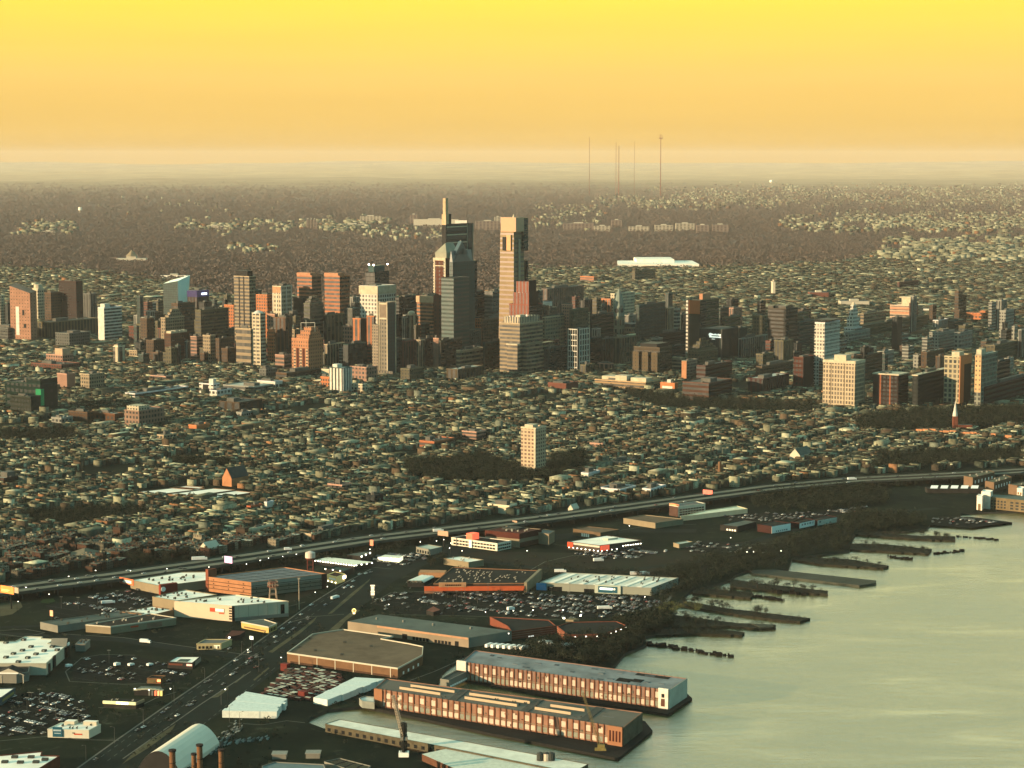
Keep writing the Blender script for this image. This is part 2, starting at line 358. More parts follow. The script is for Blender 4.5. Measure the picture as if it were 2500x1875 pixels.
# ------------------------------------------------------------------ elevated highway
HWP = [(-420,1502),(-160,1463),(40,1437),(300,1404),(568,1366),(900,1316),(1330,1265),(1640,1223),(1885,1190),(2088,1171),(2353,1158),(2620,1142),(2950,1128)]
hz = 8.0
hp = [Vector(G(u, v, hz)) for u, v in dense(HWP, 6)]
hw = thing('elevated_highway', 'long raised highway of two pale concrete carriageways between the rowhouses and the warehouses', 'highway', tuple(hp[0].xy)+(0,))
deckm = M('deck_concrete', (.26,.26,.19), .9, .3, .03); sidem = M('deck_side_concrete', (.10,.105,.09), .9); barm = M('barrier_concrete', (.15,.15,.12), .9)
def ribbon(b, offs0, offs1, z0, z1, m):
    Ls = []
    for i, p in enumerate(hp):
        d = (hp[min(i+1, len(hp)-1)]-hp[max(i-1, 0)]).normalized(); n = Vector((-d.y, d.x, 0))
        Ls.append((p+n*offs0, p+n*offs1))
    o0 = hw.location
    for i in range(len(Ls)-1):
        a, c_ = Ls[i]; d_, e = Ls[i+1]
        T = lambda q, z: (q.x-o0.x, q.y-o0.y, z)
        b.face([T(a,z1),T(d_,z1),T(e,z1),T(c_,z1)][::-1], m)
        b.face([T(a,z0),T(d_,z0),T(d_,z1),T(a,z1)], m); b.face([T(c_,z0),T(e,z0),T(e,z1),T(c_,z1)][::-1], m)
for o0_, o1_ in ((-19,-3),(3,19)):
    b = MB(); ribbon(b, o0_, o1_, hz-1.6, hz, deckm); b.build('carriageway', hw)
for o0_ in (-19.4, -3.0, 2.6, 19.0):
    b = MB(); ribbon(b, o0_, o0_+.4, hz-1.8, hz+1.0, barm); b.build('barrier', hw)
for i in range(2, len(hp)-1, 1):
    if len(hp) > 0:
        b = MB(); p = hp[i]; d = (hp[min(i+1,len(hp)-1)]-hp[i-1]).normalized(); n = Vector((-d.y, d.x, 0)); q = p-hw.location
        for s in (-15, -6, 6, 15):
            c_ = q+n*s; b.tube((c_.x,c_.y,0),(c_.x,c_.y,hz-1.7), .9, .9, sidem, 6)
        a, e = q+n*-18, q+n*18
        b.prism([(a.x-d.x,a.y-d.y),(e.x-d.x,e.y-d.y),(e.x+d.x,e.y+d.y),(a.x+d.x,a.y+d.y)], hz-2.9, hz-1.65, sidem)
        b.build('support_bent', hw)
# ================================================================== downtown towers
C = dict(orn=(.55,.21,.09), red=(.42,.12,.06), rb=(.24,.10,.07), br=(.17,.115,.075), be=(.42,.34,.22), cr=(.66,.58,.40), gy=(.22,.235,.205), dk=(.035,.045,.045),
 tg=(.03,.075,.07), ol=(.21,.195,.12), wh=(.76,.74,.62), pk=(.46,.28,.20), lg=(.38,.39,.33), bk=(.015,.02,.02), tl=(.09,.14,.125))
ROOF = M('tower_roof_gravel', (.23,.22,.18), .95, .5, .06); ROOFP = M('tower_roof_pale', (.5,.48,.38), .9, .4, .05)
MECH = M('rooftop_plant_metal', (.20,.20,.17), .8, .4, .1)
def wallsolve(cx, cy, dx, dy, u):
    """length along (dx,dy) from ground corner until picture column u"""
    t = (u-1250)/F; yc = cy*CP+H*SP
    return (t*yc-cx)/(dx-t*dy*CP)
class Tower:
    def __init__(s, name, label, uL, uS, uR, vT, vB, style, col, px=7., py=7., fx=.6, fy=.5, roof=None, cat='building', group=None, glass=None, bare=False):
        x, y, _ = G(uS, vB); s.o = (x, y)
        s.w1 = max(3, wallsolve(x, y, -D1[0], -D1[1], uL)); s.w2 = max(3, wallsolve(x, y, D2[0], D2[1], uR))
        s.h = zat(x, y, vT); s.ppm = F/(y*CP+H*SP)
        s.root = thing(name, label, cat, (x, y, 0), group)
        col = C[col] if isinstance(col, str) else col; s.col = col
        s.wm = FAC(style, col, px*1.15, py*1.2, fx, fy*1.08, **({'glass': glass} if glass else {})) if style != 'n' else M('plain_masonry', col, .9, .3, .04)
        s.rm = roof or random.choice([ROOF, ROOF, ROOFP])
        if not bare:
            b = MB(); s.lb(b, 0, 1, 0, 1, 0, s.h, s.wm, s.rm); b.build('body', s.root)
            s.parapet(0, 1, 0, 1, s.h)
    def P(s, a, b):                                   # a: fraction to the left along the lit face, b: fraction away along the right face
        X, Y = a*s.w1, b*s.w2
        return (-D1[0]*X+D2[0]*Y, -D1[1]*X+D2[1]*Y)
    def lb(s, mb, a0, a1, b0, b1, z0, z1, wm, rm=None, tops=None):
        mb.prism([s.P(a0,b0), s.P(a0,b1), s.P(a1,b1), s.P(a1,b0)], z0, z1, wm, rm, tops=tops)
    def part(s, name, a0, a1, b0, b1, z0, z1, m, rm=None, tops=None, parent=None):
        b = MB(); s.lb(b, a0, a1, b0, b1, z0, z1, m, rm, tops); return b.build(name, parent or s.root)
    def parapet(s, a0, a1, b0, b1, z, t=.8, hh=1.4, m=None):
        b = MB(); m = m or M('parapet', tuple(min(.8, x*1.25) for x in s.col), .9)
        ta, tb = t/s.w1, t/s.w2; e = .3; ea, eb = e/s.w1, e/s.w2
        for q in ((a0-ea, a1+ea, b0-eb, b0+tb), (a0-ea, a1+ea, b1-tb, b1+eb), (a0-ea, a0+ta, b0+tb, b1-tb), (a1-ta, a1+ea, b0+tb, b1-tb)):
            s.lb(b, *q, z-.6, z+hh, m)
        return b.build('parapet', s.root)
    def up(s, v): return zat(s.o[0], s.o[1], v)        # metres above ground of picture row v at the front corner
    def pent(s, f=.5, hh=6, m=None, a=None):
        r = random.Random(int(s.o[0]*13+s.o[1])); a0 = a if a is not None else r.uniform(.15, 1-f-.1); b0 = r.uniform(.15, .45)
        s.part('rooftop_plant', a0, a0+f, b0, b0+f*.8, s.h, s.h+hh, m or MECH)
        for k in range(r.randint(2, 4)):
            b = MB(); q = r.uniform(.08,.8), r.uniform(.08,.8); s.lb(b, q[0], q[0]+min(.12, 3/s.w1+.03), q[1], q[1]+min(.12, 3/s.w2+.03), s.h, s.h+r.uniform(1.5,3.5), MECH)
            b.build('rooftop_unit', s.root)
        return s
    def strip_col(s, face, t0, t1, z0, z1, m, name='facade_panel', d=.35):
        """thin panel standing proud of the left ('L') or right ('R') face"""
        if face == 'L': return s.part(name, t0, t1, -d/s.w2, -.02/s.w2, z0, z1, m)
        return s.part(name, -d/s.w1, -.02/s.w1, t0, t1, z0, z1, m)
def T(*a, pent=(.5, 5), **k):
    t = Tower(*a, **k)
    if pent: t.pent(*pent)
    return t
A = 'office_tower'; B_ = 'apartment_tower'; K = 'city_block'
ROWS = [
# left group
(B_,'cream apartment slab cut by the left edge of the picture',-14,2,13,722,806,'g','cr',5,6),
(A,'small dark teal tower beside the notched brick tower at the left edge',13,20,29,742,806,'c','tg',7,7),
(A,'round-shouldered pale tower behind the notched brick tower at far left',81,94,110,706,786,'g','cr',6,7),
(A,'brown-grey slab between the pale round tower and the dark brown glass tower',110,126,150,716,792,'g','br',5,6),
(A,'dark brown glass tower with a flat copper-coloured rim, left part of the skyline',146,188,204,688,792,'g',(.07,.045,.04),7,6),
(A,'grey annex tower on the right of the dark brown glass tower',204,222,237,718,784,'v','gy',8,8),
(K,'low striped office block at the left edge below the notched tower',-30,20,72,802,836,'h','gy',6,6),
(K,'pink-roofed low block at the left edge above the striped office block',-30,10,30,777,800,'h','pk',6,7),
(K,'long low stone station building with a row of tall pillars, behind the white slab',92,120,242,788,832,'v','ol',9,9),
(B_,'white slab with a blank cream end wall and dark striped side',241,256,299,752,838,'h','wh',5,6.2),
(A,'dark tower with a glowing blue top band and a white sign',459,482,511,712,800,'v',(.09,.045,.04),9,8),
(A,'brown drum-like office block in front of the slanted white glass tower',420,436,478,742,845,'h','br',6,6.5),
(B_,'wide curved balcony slab with dark stripes beside the tall dark tower',478,492,560,758,872,'h','ol',6,6.3),
(B_,'narrow orange brick tower squeezed left of the tall dark striped tower',549,572,580,746,850,'g','orn',5,6),
(B_,'tall dark tower with pale balcony stripes and a black crown',574,611,627,676,884,'h','be',6,6.3),
(K,'stepped cream and brown apartment block left of the curved balcony slab',394,405,452,777,872,'g','be',5,6),
(K,'thin grey-brown tower left of the stepped cream block',380,386,402,785,850,'g','ol',5,6),
(K,'plain brown tower at the left end of the cluster right of the white slab',331,352,372,800,856,'g','br',6,7),
(K,'dark red-brown block with four roof huts in front of the curved slab',402,418,463,816,886,'g',(.16,.085,.055),5,6),
(K,'narrow block with bright white and orange stripes',466,481,497,823,886,'h','pk',6,6),
(K,'beige half-width block right of the orange-striped block',496,514,527,820,888,'g','be',5,6),
(K,'grey-brown broad block below the curved balcony slab',527,536,572,828,890,'g','br',5,6),
(K,'two-toned low brown block left of the dark red-brown one',357,376,402,832,886,'g','br',5,6),
(B_,'small cream tower with a dark strip standing alone among low houses',277,289,306,847,892,'v','cr',14,6),
(K,'beige block with pale flat roof behind the small cream tower',315,335,360,857,878,'g','be',6,6),
(K,'grey hospital-like block in the middle of the left side',136,170,220,815,852,'g','gy',6,6),
(K,'orange-lit stepped brick block with a dark shaded side at left',113,153,180,868,893,'g','pk',6,6),
(K,'long low red-brown building with a pale roof edge at left',77,150,197,892,908,'g','rb',6,6),
(B_,'square tower glowing orange at left among low houses',140,164,184,914,954,'n','pk',6,6),
(B_,'cream tower with one orange end and a gridded side, right of the glowing square tower',197,219,256,915,958,'g','be',5,6),
(K,'big dark green building with a bright green corner at the left edge',14,100,142,939,1012,'g',(.025,.055,.045),9,9),
(K,'dark green lower block with a cream roof rim at the left edge',26,76,100,970,1016,'g',(.05,.065,.05),6,6),
(K,'small white-gridded dark block below the green building',126,150,178,1022,1044,'g','lg',7,6),
(K,'dark brown brick factory with arched windows left of the orange-brown one',168,214,230,1008,1040,'g',(.14,.09,.055),6,7),
(K,'orange-brown brick factory joined to the big red and white block',230,281,302,1012,1040,'g',(.20,.10,.055),7,7),
(K,'big block with a red and white chequered end and a beige side',304,340,402,1005,1050,'g',(.36,.24,.17),6,6.5),
(K,'small bright orange-red block with a dark side, left of centre among rowhouses',461,480,512,1040,1062,'n','orn',6,6),
(K,'white building with black windows and a dark notch on its roof',487,521,536,939,972,'g','wh',8,8),
(K,'lower white wing with black windows beside the notched white building',512,530,566,955,978,'g','wh',8,8),
(K,'long dark brown block with bays right of the white building',535,585,640,984,1012,'v',(.10,.075,.05),14,7),
(K,'wide low building with white roofs left of the white building',306,330,460,962,978,'h','wh',6,5),
(K,'low pinkish cream building far left of the white building',367,405,421,920,934,'h','pk',5,5),
(K,'small blue-roofed hall among rowhouses',577,590,616,1008,1018,'g','lg',5,5),
# centre group
(B_,'bright orange slab with a small white mark, left of the white-framed tower',626,654,668,721,850,'g','orn',6,6),
(A,'tower with a white frame, orange left windows and a blue glass right face',667,688,714,700,856,'g','cr',6,8),
(A,'left one of the two orange-striped slabs',727,763,786,674,852,'h',(.50,.22,.12),6,7.2),
(K,'low dark block between the white-framed tower and the orange-striped slabs',713,740,787,729,852,'h','dk',6,7),
(A,'right and taller-looking one of the two orange-striped slabs',794,831,855,675,868,'h',(.50,.21,.11),6,7.2),
(A,'dark glass tower with a teal cut-off crown and three beacon lights',894,916,951,666,850,'c','dk',8,9),
(A,'white gridded tower with a broad solid white top band',880,923,966,700,884,'g','wh',7,7),
(B_,'slim cream balcony tower with a white dome, left of the centre cluster',617,637,650,766,898,'h','cr',6,6.3),
(K,'square beige block in front of the tall dark striped tower',577,613,618,804,897,'h','be',6,11),
(K,'orange and cream gridded block behind the slim balcony tower',653,672,680,768,864,'g','pk',6,7),
(K,'thin orange-lit brick tower right of the slim balcony tower',653,668,673,806,893,'g','orn',5,6),
(K,'brown brick tower left of the stepped orange apartment tower',669,698,714,777,892,'v',(.20,.12,.075),9,7),
(K,'dark grey wide block under the orange-striped slabs',695,712,742,768,862,'g','dk',6,6),
(K,'beige block with low domed huts left of the stepped orange tower',700,720,742,806,886,'g','be',6,6),
(B_,'teal and cream tower with a rounded set-back top in the centre cluster',743,758,790,742,888,'h',(.20,.21,.16),7,7),
(K,'beige pillared tower under the orange-striped slabs',792,800,843,770,886,'v','ol',11,7),
(K,'dark block with pale stripes and teal side left of the white gridded tower',832,861,884,754,868,'g','gy',7,7),
(K,'orange box-like block with a beige foot in front of the right orange-striped slab',838,862,866,798,886,'g','pk',6,7),
(K,'tall orange brick slab with a black right side, left of the tall cream-framed tower',862,881,897,779,890,'v','orn',10,7),
(K,'orange tower between the black-sided slab and the cream-framed tower',896,914,918,773,894,'v',(.46,.18,.08),9,7),
(K,'beige stone block with pillars in the dark gap of the centre cluster',792,800,842,842,899,'v','be',8,9),
(K,'dark teal office block in the centre gap left of the cream-framed tower',838,850,897,842,902,'c','tg',7,7),
(K,'orange and beige low block beside the white-finned building',855,895,922,898,938,'g','pk',7,7),
(K,'small red brick block left of the white-finned building',783,804,808,922,952,'g','orn',5,6),
(K,'small cream block behind the little red brick block',785,803,808,903,924,'n','cr',5,6),
(K,'low cream building with white walls right of the white-finned building',859,885,896,939,964,'g','cr',7,6),
(K,'brown brick block with white and orange stripes left of the stepped orange tower',672,694,714,868,909,'h','pk',6,6.5),
(K,'low grey block at the foot of the slim balcony tower',633,650,676,903,928,'g','gy',6,6),
(K,'long low brown podium under the stepped orange tower',674,700,785,912,932,'h','br',6,6),
(A,'dark glass block right of the white gridded tower',965,975,1018,727,852,'h','dk',6,7),
(K,'narrow teal gridded tower right of the tall cream-framed tower',963,968,982,829,908,'g','tl',6,6),
(K,'complex of low pale flat-roofed buildings above the rowhouses left of centre',545,620,668,946,964,'h','lg',8,6),
(K,'pale low hall with a white end wall above the rowhouses',628,672,690,933,950,'g','wh',9,9),
(A,'orange-striped tower with a cream cap, left of the crystal-topped towers',1018,1056,1080,725,856,'h',(.50,.24,.13),6,6.8),
(K,'beige tower with a rounded cream top in front of the orange-striped cream-capped tower',991,1004,1019,770,864,'v','be',7,7),
(K,'brown and red mid-rise right of the narrow teal tower',981,990,1018,834,908,'v',(.22,.10,.08),8,6),
(K,'beige thin mid-rise beside the brown and red one',1017,1027,1036,831,908,'v','be',6,6),
(K,'dark mid-rise right of the beige thin one',1034,1040,1060,828,903,'g','dk',6,6),
(K,'low beige curved-front block at the foot of the centre cluster',978,1000,1035,902,936,'g','ol',6,6),
(A,'dark brown office block right of the crystal-topped towers',1143,1150,1185,715,852,'h',(.09,.05,.045),6,7),
(A,'square office tower with white stripes, between the crystal-topped and the red stepped towers',1183,1203,1242,713,852,'h','gy',7,7.2),
(K,'slender orange stepped tower left of the wide beige bank building',1155,1172,1175,779,864,'g','orn',5,6),
(K,'brown-grey block between the slender orange tower and the beige bank building',1174,1180,1222,781,872,'g','br',6,6),
(K,'teal-grey block with pale cluttered roof below the crystal-topped towers',1096,1104,1174,812,886,'g','tl',7,7),
(K,'slim orange-lit shaft below the crystal-topped towers',1058,1071,1075,827,904,'n','pk',5,6),
(K,'dark block with thin white stripes right of the slim orange-lit shaft',1071,1076,1128,833,906,'h',(.10,.11,.09),6,6),
(K,'stepped beige block with long ledges below the crystal-topped towers',1114,1123,1181,857,911,'h','be',6,7),
(K,'low brown row of blocks at the foot of the crystal-topped towers',1090,1118,1181,903,934,'v',(.15,.12,.075),9,7),
(K,'dark teal mid-rise left of the beige bank building',1179,1184,1240,838,910,'g','tg',7,7),
(K,'dark teal mid-rise under the beige bank building',1240,1252,1335,848,914,'g','tg',8,8),
(K,'white narrow block right of the red stepped tower',1324,1343,1348,738,806,'n','wh',6,7),
(K,'pinkish-grey long slab block far behind, left of the city hall tower',1322,1336,1425,706,790,'v',(.24,.19,.16),9,7),
(K,'broad beige department-store block right of the red stepped tower',1324,1332,1440,776,866,'g','be',6,7),
(K,'stepped grey-beige tower on the broad beige block',1390,1398,1436,757,862,'g','ol',6,7),
(K,'small orange brick turret tower on the broad beige block',1371,1394,1398,745,860,'g','pk',5,6),
# right of centre
(K,'dark teal wide block left of the city hall tower',1437,1445,1498,770,838,'h','tg',7,7),
(K,'pink and orange slab behind the city hall tower',1460,1490,1494,731,802,'v','orn',7,7),
(K,'cream slab with square windows behind the city hall tower',1490,1500,1549,718,800,'g','cr',6,6.5),
(K,'big teal office slab right of the city hall tower',1552,1560,1624,746,838,'g','tl',6,7),
(K,'beige ribbed tower right of the big teal slab',1622,1630,1646,753,828,'v','be',6,7),
(K,'small grey ribbed tower left of the orange-topped panel tower',1658,1662,1674,778,818,'v','gy',5,7),
(A,'grey striped tower with an orange roof box behind the orange-topped panel tower',1706,1716,1754,733,868,'h','ol',6,6.5),
(K,'teal-framed block right of the grey striped tower',1753,1758,1780,753,816,'g','tl',6,8),
(K,'pale pinkish block right of the teal-framed block',1779,1790,1812,753,818,'v','pk',6,7),
(K,'beige block with black stripes behind the dark ribbed sign building',1763,1770,1806,776,840,'h','ol',6,7),
(K,'grey square tower with a black side left of the dark striped tower',1836,1866,1874,772,846,'g','ol',6,7),
(A,'dark tower with pale horizontal stripes and a slotted crown, right of centre',1873,1917,1946,755,880,'h',(.10,.09,.075),7,7),
(K,'dark low office block left of the orange-topped panel tower',1602,1612,1674,816,862,'h','dk',7,6),
(K,'teal block behind the brown ribbed building',1638,1644,1673,846,886,'g','tg',6,6),
(A,'brown building of four tall ribs with a black roof slab',1547,1610,1640,850,916,'g',(.15,.12,.08),6,7),
(K,'small striped block left of the white-gridded brown tower',1641,1660,1666,874,912,'h','be',6,6),
(K,'slim tower with an orange edge and a white grid',1664,1676,1702,882,934,'g',(.36,.33,.25),5,5),
(K,'olive stepped pyramid-topped block below the dark ribbed sign building',1678,1706,1752,858,906,'g','ol',6,6),
(K,'big dark brown hospital block right of the slim gridded tower',1700,1722,1787,894,936,'h',(.11,.06,.05),7,7),
(K,'dark brown low block with orange stripes in front of the big dark hospital block',1666,1730,1787,937,980,'h',(.16,.085,.06),7,7),
(K,'bright red block with a white sign board right of the long beige building',1612,1647,1655,937,964,'n','orn',6,6),
(K,'very long low beige building with striped walls and roof structures',1452,1576,1612,935,958,'h',(.46,.32,.17),6,5.5),
(K,'small orange low block above the very long beige building',1459,1488,1497,889,908,'v','pk',9,6),
(K,'dark blue-green gridded glass block right of the white lattice frame tower',1437,1441,1469,827,892,'g','tg',6,6),
(K,'teal-grey block right of the dark blue-green one',1468,1472,1502,828,894,'v','tl',9,7),
(K,'beige-green pilastered block in the middle of the right cluster',1498,1512,1552,826,896,'v','ol',9,8),
(K,'grey-green mid-rise left of the white lattice frame tower',1328,1340,1386,852,912,'g','tl',6,6),
(K,'small olive block at the foot of the white lattice frame tower',1416,1430,1452,892,918,'v','ol',8,6),
(K,'low red-brown hall left below the white lattice frame tower',1338,1382,1412,938,958,'n','rb',6,6),
(K,'pale block with a flat white roof left of the dark striped tower',1802,1810,1876,828,880,'v','lg',9,9),
(K,'beige low block under the dark striped tower',1845,1862,1890,866,905,'g','ol',6,7),
(K,'broad brown low block right of the big dark hospital block',1845,1860,1938,896,926,'g',(.17,.13,.09),6,6),
(K,'dark red-brown low block in front of the broad brown one',1825,1862,1926,926,966,'v',(.10,.05,.045),8,7),
(K,'olive ribbed square tower in front of the dark striped tower',1889,1912,1936,833,896,'v','ol',7,8),
(B_,'tall white tower with thin balcony edges and an orange-lit left face, right side',1987,2011,2048,789,950,'g','wh',5,6),
(K,'red-brown tower with a black right side left of the tall white tower',1936,1960,1988,874,954,'g',(.14,.06,.045),6,7),
(K,'grey-teal wide block left behind the tall white tower',1946,1952,1990,787,856,'h','tl',8,8),
(K,'small block with white stripes right of the tall white tower',2049,2054,2067,832,866,'h','lg',6,7),
(K,'white gridded building below the white stepped art deco tower',2062,2072,2124,812,842,'g','lg',7,7),
(K,'wide block with white stripes right of the white stepped art deco tower',2100,2108,2163,767,806,'h','be',7,7),
(K,'cream and orange striped building with a square box on its roof',2172,2238,2253,748,792,'h',(.62,.46,.32),7,7),
(K,'very long beige gridded building behind the lattice-walled tower',2097,2110,2266,795,826,'g','ol',7,7),
(K,'long orange brick building with a middle turret near the right edge',2352,2450,2463,768,790,'g','orn',8,8),
(K,'light grey gridded block in the middle distance at right',2268,2292,2330,813,856,'g','lg',6,6),
(K,'white-framed glass block right of the light grey gridded one',2329,2343,2373,813,860,'g','lg',8,8),
(K,'broad beige-grey block near the right edge behind the twin gridded towers',2404,2428,2484,844,892,'g','ol',7,7),
(K,'grey-brown block behind the twin dark slabs',2248,2262,2304,861,906,'g','br',7,7),
(K,'white-edged grey tower cut by the right edge of the picture',2484,2492,2530,806,880,'v','lg',9,9),
(K,'dark olive block behind the lattice-walled tower',2108,2112,2153,869,940,'g','br',6,6),
(K,'small beige lit block above the lattice-walled tower',2100,2126,2139,849,872,'g','cr',6,7),
(K,'small white-pillared block far right in the middle distance',2277,2290,2315,783,806,'v','wh',7,9),
(B_,'left one of the twin dark brown slabs with thin orange edges',2130,2192,2216,917,1000,'g',(.065,.05,.045),6,6),
(B_,'right one of the twin dark slabs, almost black',2226,2240,2313,918,1001,'g',(.04,.05,.045),6,6),
(K,'dark low office block right of the twin gridded towers',2426,2434,2464,885,946,'h','dk',7,7),
(K,'dark red-brown long block at the right edge above the church spire',2392,2404,2540,946,1000,'h',(.11,.05,.045),7,7),
# mid distance, alone among the rowhouses
(K,'red-orange striped low block left of the lone apartment tower',1024,1060,1109,1080,1101,'h',(.42,.16,.08),6,5),
(K,'cream low block with orange end further up from the red-orange striped one',1128,1163,1187,1056,1073,'h','pk',6,5),
(K,'white cube-like building right below the lone apartment tower',1419,1436,1464,1157,1179,'g','wh',9,9),
(K,'cream flat-roofed shed building between the park and the highway',1191,1243,1262,1237,1256,'n','cr',6,6),
(K,'long white low building with many windows near the highway right of centre',1465,1515,1552,1197,1214,'g','wh',6,6),
(K,'tall white wall of a warehouse among the rowhouses at left',609,616,668,1293,1315,'n','cr',6,6),
(K,'dark brown block cut by the left edge among the rowhouses',-20,10,55,1170,1192,'g',(.09,.06,.045),6,6),
(K,'long brown school with orange-lit strips by the dark rail yard at left',236,262,294,1276,1294,'h',(.30,.15,.07),7,5),
(K,'dark block above the highway left of centre',893,915,936,1212,1240,'g','dk',6,6),
(K,'white block with an orange face left of centre above the highway',646,652,668,1228,1254,'n','wh',6,6),
(K,'small red brick house block beside the white block with an orange face',603,612,640,1238,1258,'g','red',5,5),
(K,'cream and pink block with a dark left end among rowhouses below centre',800,835,858,1186,1206,'h','pk',6,5),
(K,'dark brown block right of the cream and pink one',862,872,900,1130,1150,'g',(.12,.07,.05),6,5),
(K,'orange school with columns right of centre among rowhouses',1440,1470,1475,1085,1102,'g','pk',6,5),
(K,'long pinkish market hall among rowhouses right of centre',1490,1520,1555,1130,1142,'h','pk',6,5),
(K,'blocky cream house group with dark windows above the highway at right centre',1568,1588,1625,1196,1214,'v','wh',7,8),
(K,'beige school-like block above the highway at left centre',736,760,850,1306,1322,'g','be',6,6),
(K,'cream block at the left middle with a flat roof',384,400,432,1064,1084,'g','be',6,6),
(K,'second cream block at the left middle next to the first',388,412,430,1090,1096,'n','cr',6,6),
(K,'long brick works building in the distance at right',2190,2195,2242,690,706,'g','rb',8,7),
(K,'pinkish far block left of the white tent roof',1416,1450,1457,676,692,'h','orn',6,6),
(K,'grey far block below the white tent roof',1543,1550,1600,662,688,'g','ol',7,7),
]
PODS = {}
for r in ROWS:
    nm, lab, uL, uS, uR, vT, vB, sty, col, px, py = r
    k = {}
    if sty == 'c': sty = 'g'; k = dict(fx=.9, fy=.86)
    if col == 'wh' and sty == 'g': k = dict(fx=.6, fy=.55)
    PODS[lab] = T(nm, lab, uL, uS, uR, vT, vB, sty, col, px=px, py=py, pent=(random.uniform(.3,.55), random.uniform(3, 7)), **k)
def L(sub): return [t for l, t in PODS.items() if sub in l][0]
palem = M('pale_render', C['wh'], .85); blackm = M('black_cladding', (.02,.025,.025), .5); creamm = M('cream_stone', C['cr'], .9)  # even white for frames, fins and end walls
# crowns and odd parts on the table's towers
t = L('pale balcony stripes and a black crown'); t.part('crown', .15,.9,.1,.9, t.h, t.up(662), blackm)
for q in (.32,.62): t.strip_col('L', q, q+.07, 0, t.h, blackm, 'recess_strip')
t = L('glowing blue top band'); t.part('top_band', -.03,1.03,-.02,1.02, t.h-14, t.h+2, M('blue_lit_band', (.03,.025,.09), .5, emit=.12)); 
t.strip_col('R', .35,.75, t.h-9, t.h-4, M('lit_sign', (.7,.75,.9), emit=1.2), 'sign', d=4)
t = L('broad solid white top band'); t.part('top_band', -.03,1.03,-.03,1.03, t.h-16, t.h+1, creamm)
t.strip_col('L', 0,.04,0,t.h-16, creamm, 'corner_pier'); t.strip_col('R', 0,.04,0,t.h-16, creamm, 'corner_pier')
t = L('cream cap, left of'); t.part('top_band', -.03,1.03,-.03,1.03, t.h-13, t.h+1, M('peach_cap',(.66,.45,.28),.9))
for s_ in ('left one of the two orange', 'right and taller'): 
    t = L(s_); t.part('top_band', .1,1.01,-.01,.6, t.h, t.h+7, M('orange_cap', (.55,.28,.16), .9))
t = L('teal cut-off crown'); t.part('crown', .2,.85,.1,.8, t.h, t.up(649), M('teal_crown_glass', (.05,.13,.13), .3))
for q in ((.1,.0),(.95,.2),(.0,.9)):
    b = MB(); p = t.P(*q); b.tube((*p, t.h),(*p, t.h+16), .6,.6, MECH, 5); b.box(p[0]-1.6,p[0]+1.6,p[1]-1.6,p[1]+1.6,t.h+16,t.h+19, M('beacon_light',(1,.85,.7),emit=5)); b.build('beacon', t.root)
t = L('blue glass right face')
for q in (0,.48,.94): t.strip_col('L', q, q+.06, 0, t.h+2, palem, 'frame_pier'); t.strip_col('R', q, q+.06, 0, t.h+2, palem, 'frame_pier')
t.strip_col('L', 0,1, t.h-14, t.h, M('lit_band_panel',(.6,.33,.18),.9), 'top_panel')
t = L('slim cream balcony tower')
for q in (0,.5,.9): t.strip_col('L', q, q+.1, 0, t.h+2, creamm, 'pier')
b = MB(); p = t.P(.5,.4)
for k in range(4): b.tube((*p, t.h+k*1.6),(*p, t.h+(k+1)*1.6), 11*math.cos(k*.36), 11*math.cos((k+1)*.36), palem, 12)
b.build('dome', t.root)
t = L('white slab with a blank'); t.strip_col('L', 0,1,0,t.h, palem, 'end_wall', d=.6); t.part('rooftop_hut', .2,.9,.1,.4, t.h, t.h+9, palem)
t = L('small cream tower with a dark'); t.part('rooftop_hut', .2,.9,.1,.6,t.h,t.h+4,creamm)
t = L('big dark green building'); t.part('upper_wing', -.0,.4,.02,1, t.h, t.h+9, t.wm); t.part('lit_corner', -.03,.12,-.03,.15, t.h*.3, t.h*.85, M('green_lit_corner',(.02,.20,.08),emit=.06))
t = L('red and white chequered'); t.part('rooftop_hall', .1,.9,.05,.45,t.h,t.h+8,FAC('g',C['cr'],6,5,.6,.5))
t = L('white building with black windows and a dark notch'); t.part('stair_block', .0,.3,.0,.5,t.h,t.h+10,palem); t.part('notch', .35,.75,-.01,.5,t.h-14,t.h+5,blackm)
t = L('orange roof box'); t.part('roof_box', .2,1,.0,.5,t.h,t.h+14,M('orange_cap', (.55,.28,.16), .9))
t = L('slotted crown'); 
for q in ((0,.3,0,.3),(.7,1,0,.3),(.3,.7,.5,1)): t.part('crown', *q, t.h, t.up(747), FAC('h',(.2,.19,.15),7,7))
t.strip_col('L', .0,.12,0,t.h, blackm,'corner_recess'); t.strip_col('R', .2,.32,0,t.h, blackm,'corner_recess')
t = L('four tall ribs')
for q in (.0,.36,.72): t.strip_col('L', q, q+.24, 0, t.h-8, FAC('g',(.22,.17,.10),6,7,.4,.4), 'rib', d=9)
t.part('roof_slab', .1,.75,.0,.9, t.h, t.h+8, blackm)
t = L('square box on its roof'); t.part('roof_box', .25,.62,.2,.6,t.h,t.up(729),creamm); t.part('roof_box_cap', .18,.7,.15,.65,t.up(729),t.up(726),creamm)
for z_ in (.55,.8): t.strip_col('L', 0,1, t.h*z_, t.h*z_+5, M('orange_band',(.6,.3,.18),.9), 'band')
t = L('tall white tower with thin balcony')
for k in range(22): t.part('balcony_edge', -.04,1.04,-.03,1.03, t.h*(k+1)/23, t.h*(k+1)/23+.7, palem)
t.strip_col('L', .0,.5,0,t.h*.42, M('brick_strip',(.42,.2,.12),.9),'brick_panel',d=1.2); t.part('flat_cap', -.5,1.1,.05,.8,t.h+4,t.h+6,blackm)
t = L('long orange brick building with a middle'); t.part('turret', .45,.58,-.05,.6,0,t.h+9,t.wm)
t = L('left one of the twin dark brown')
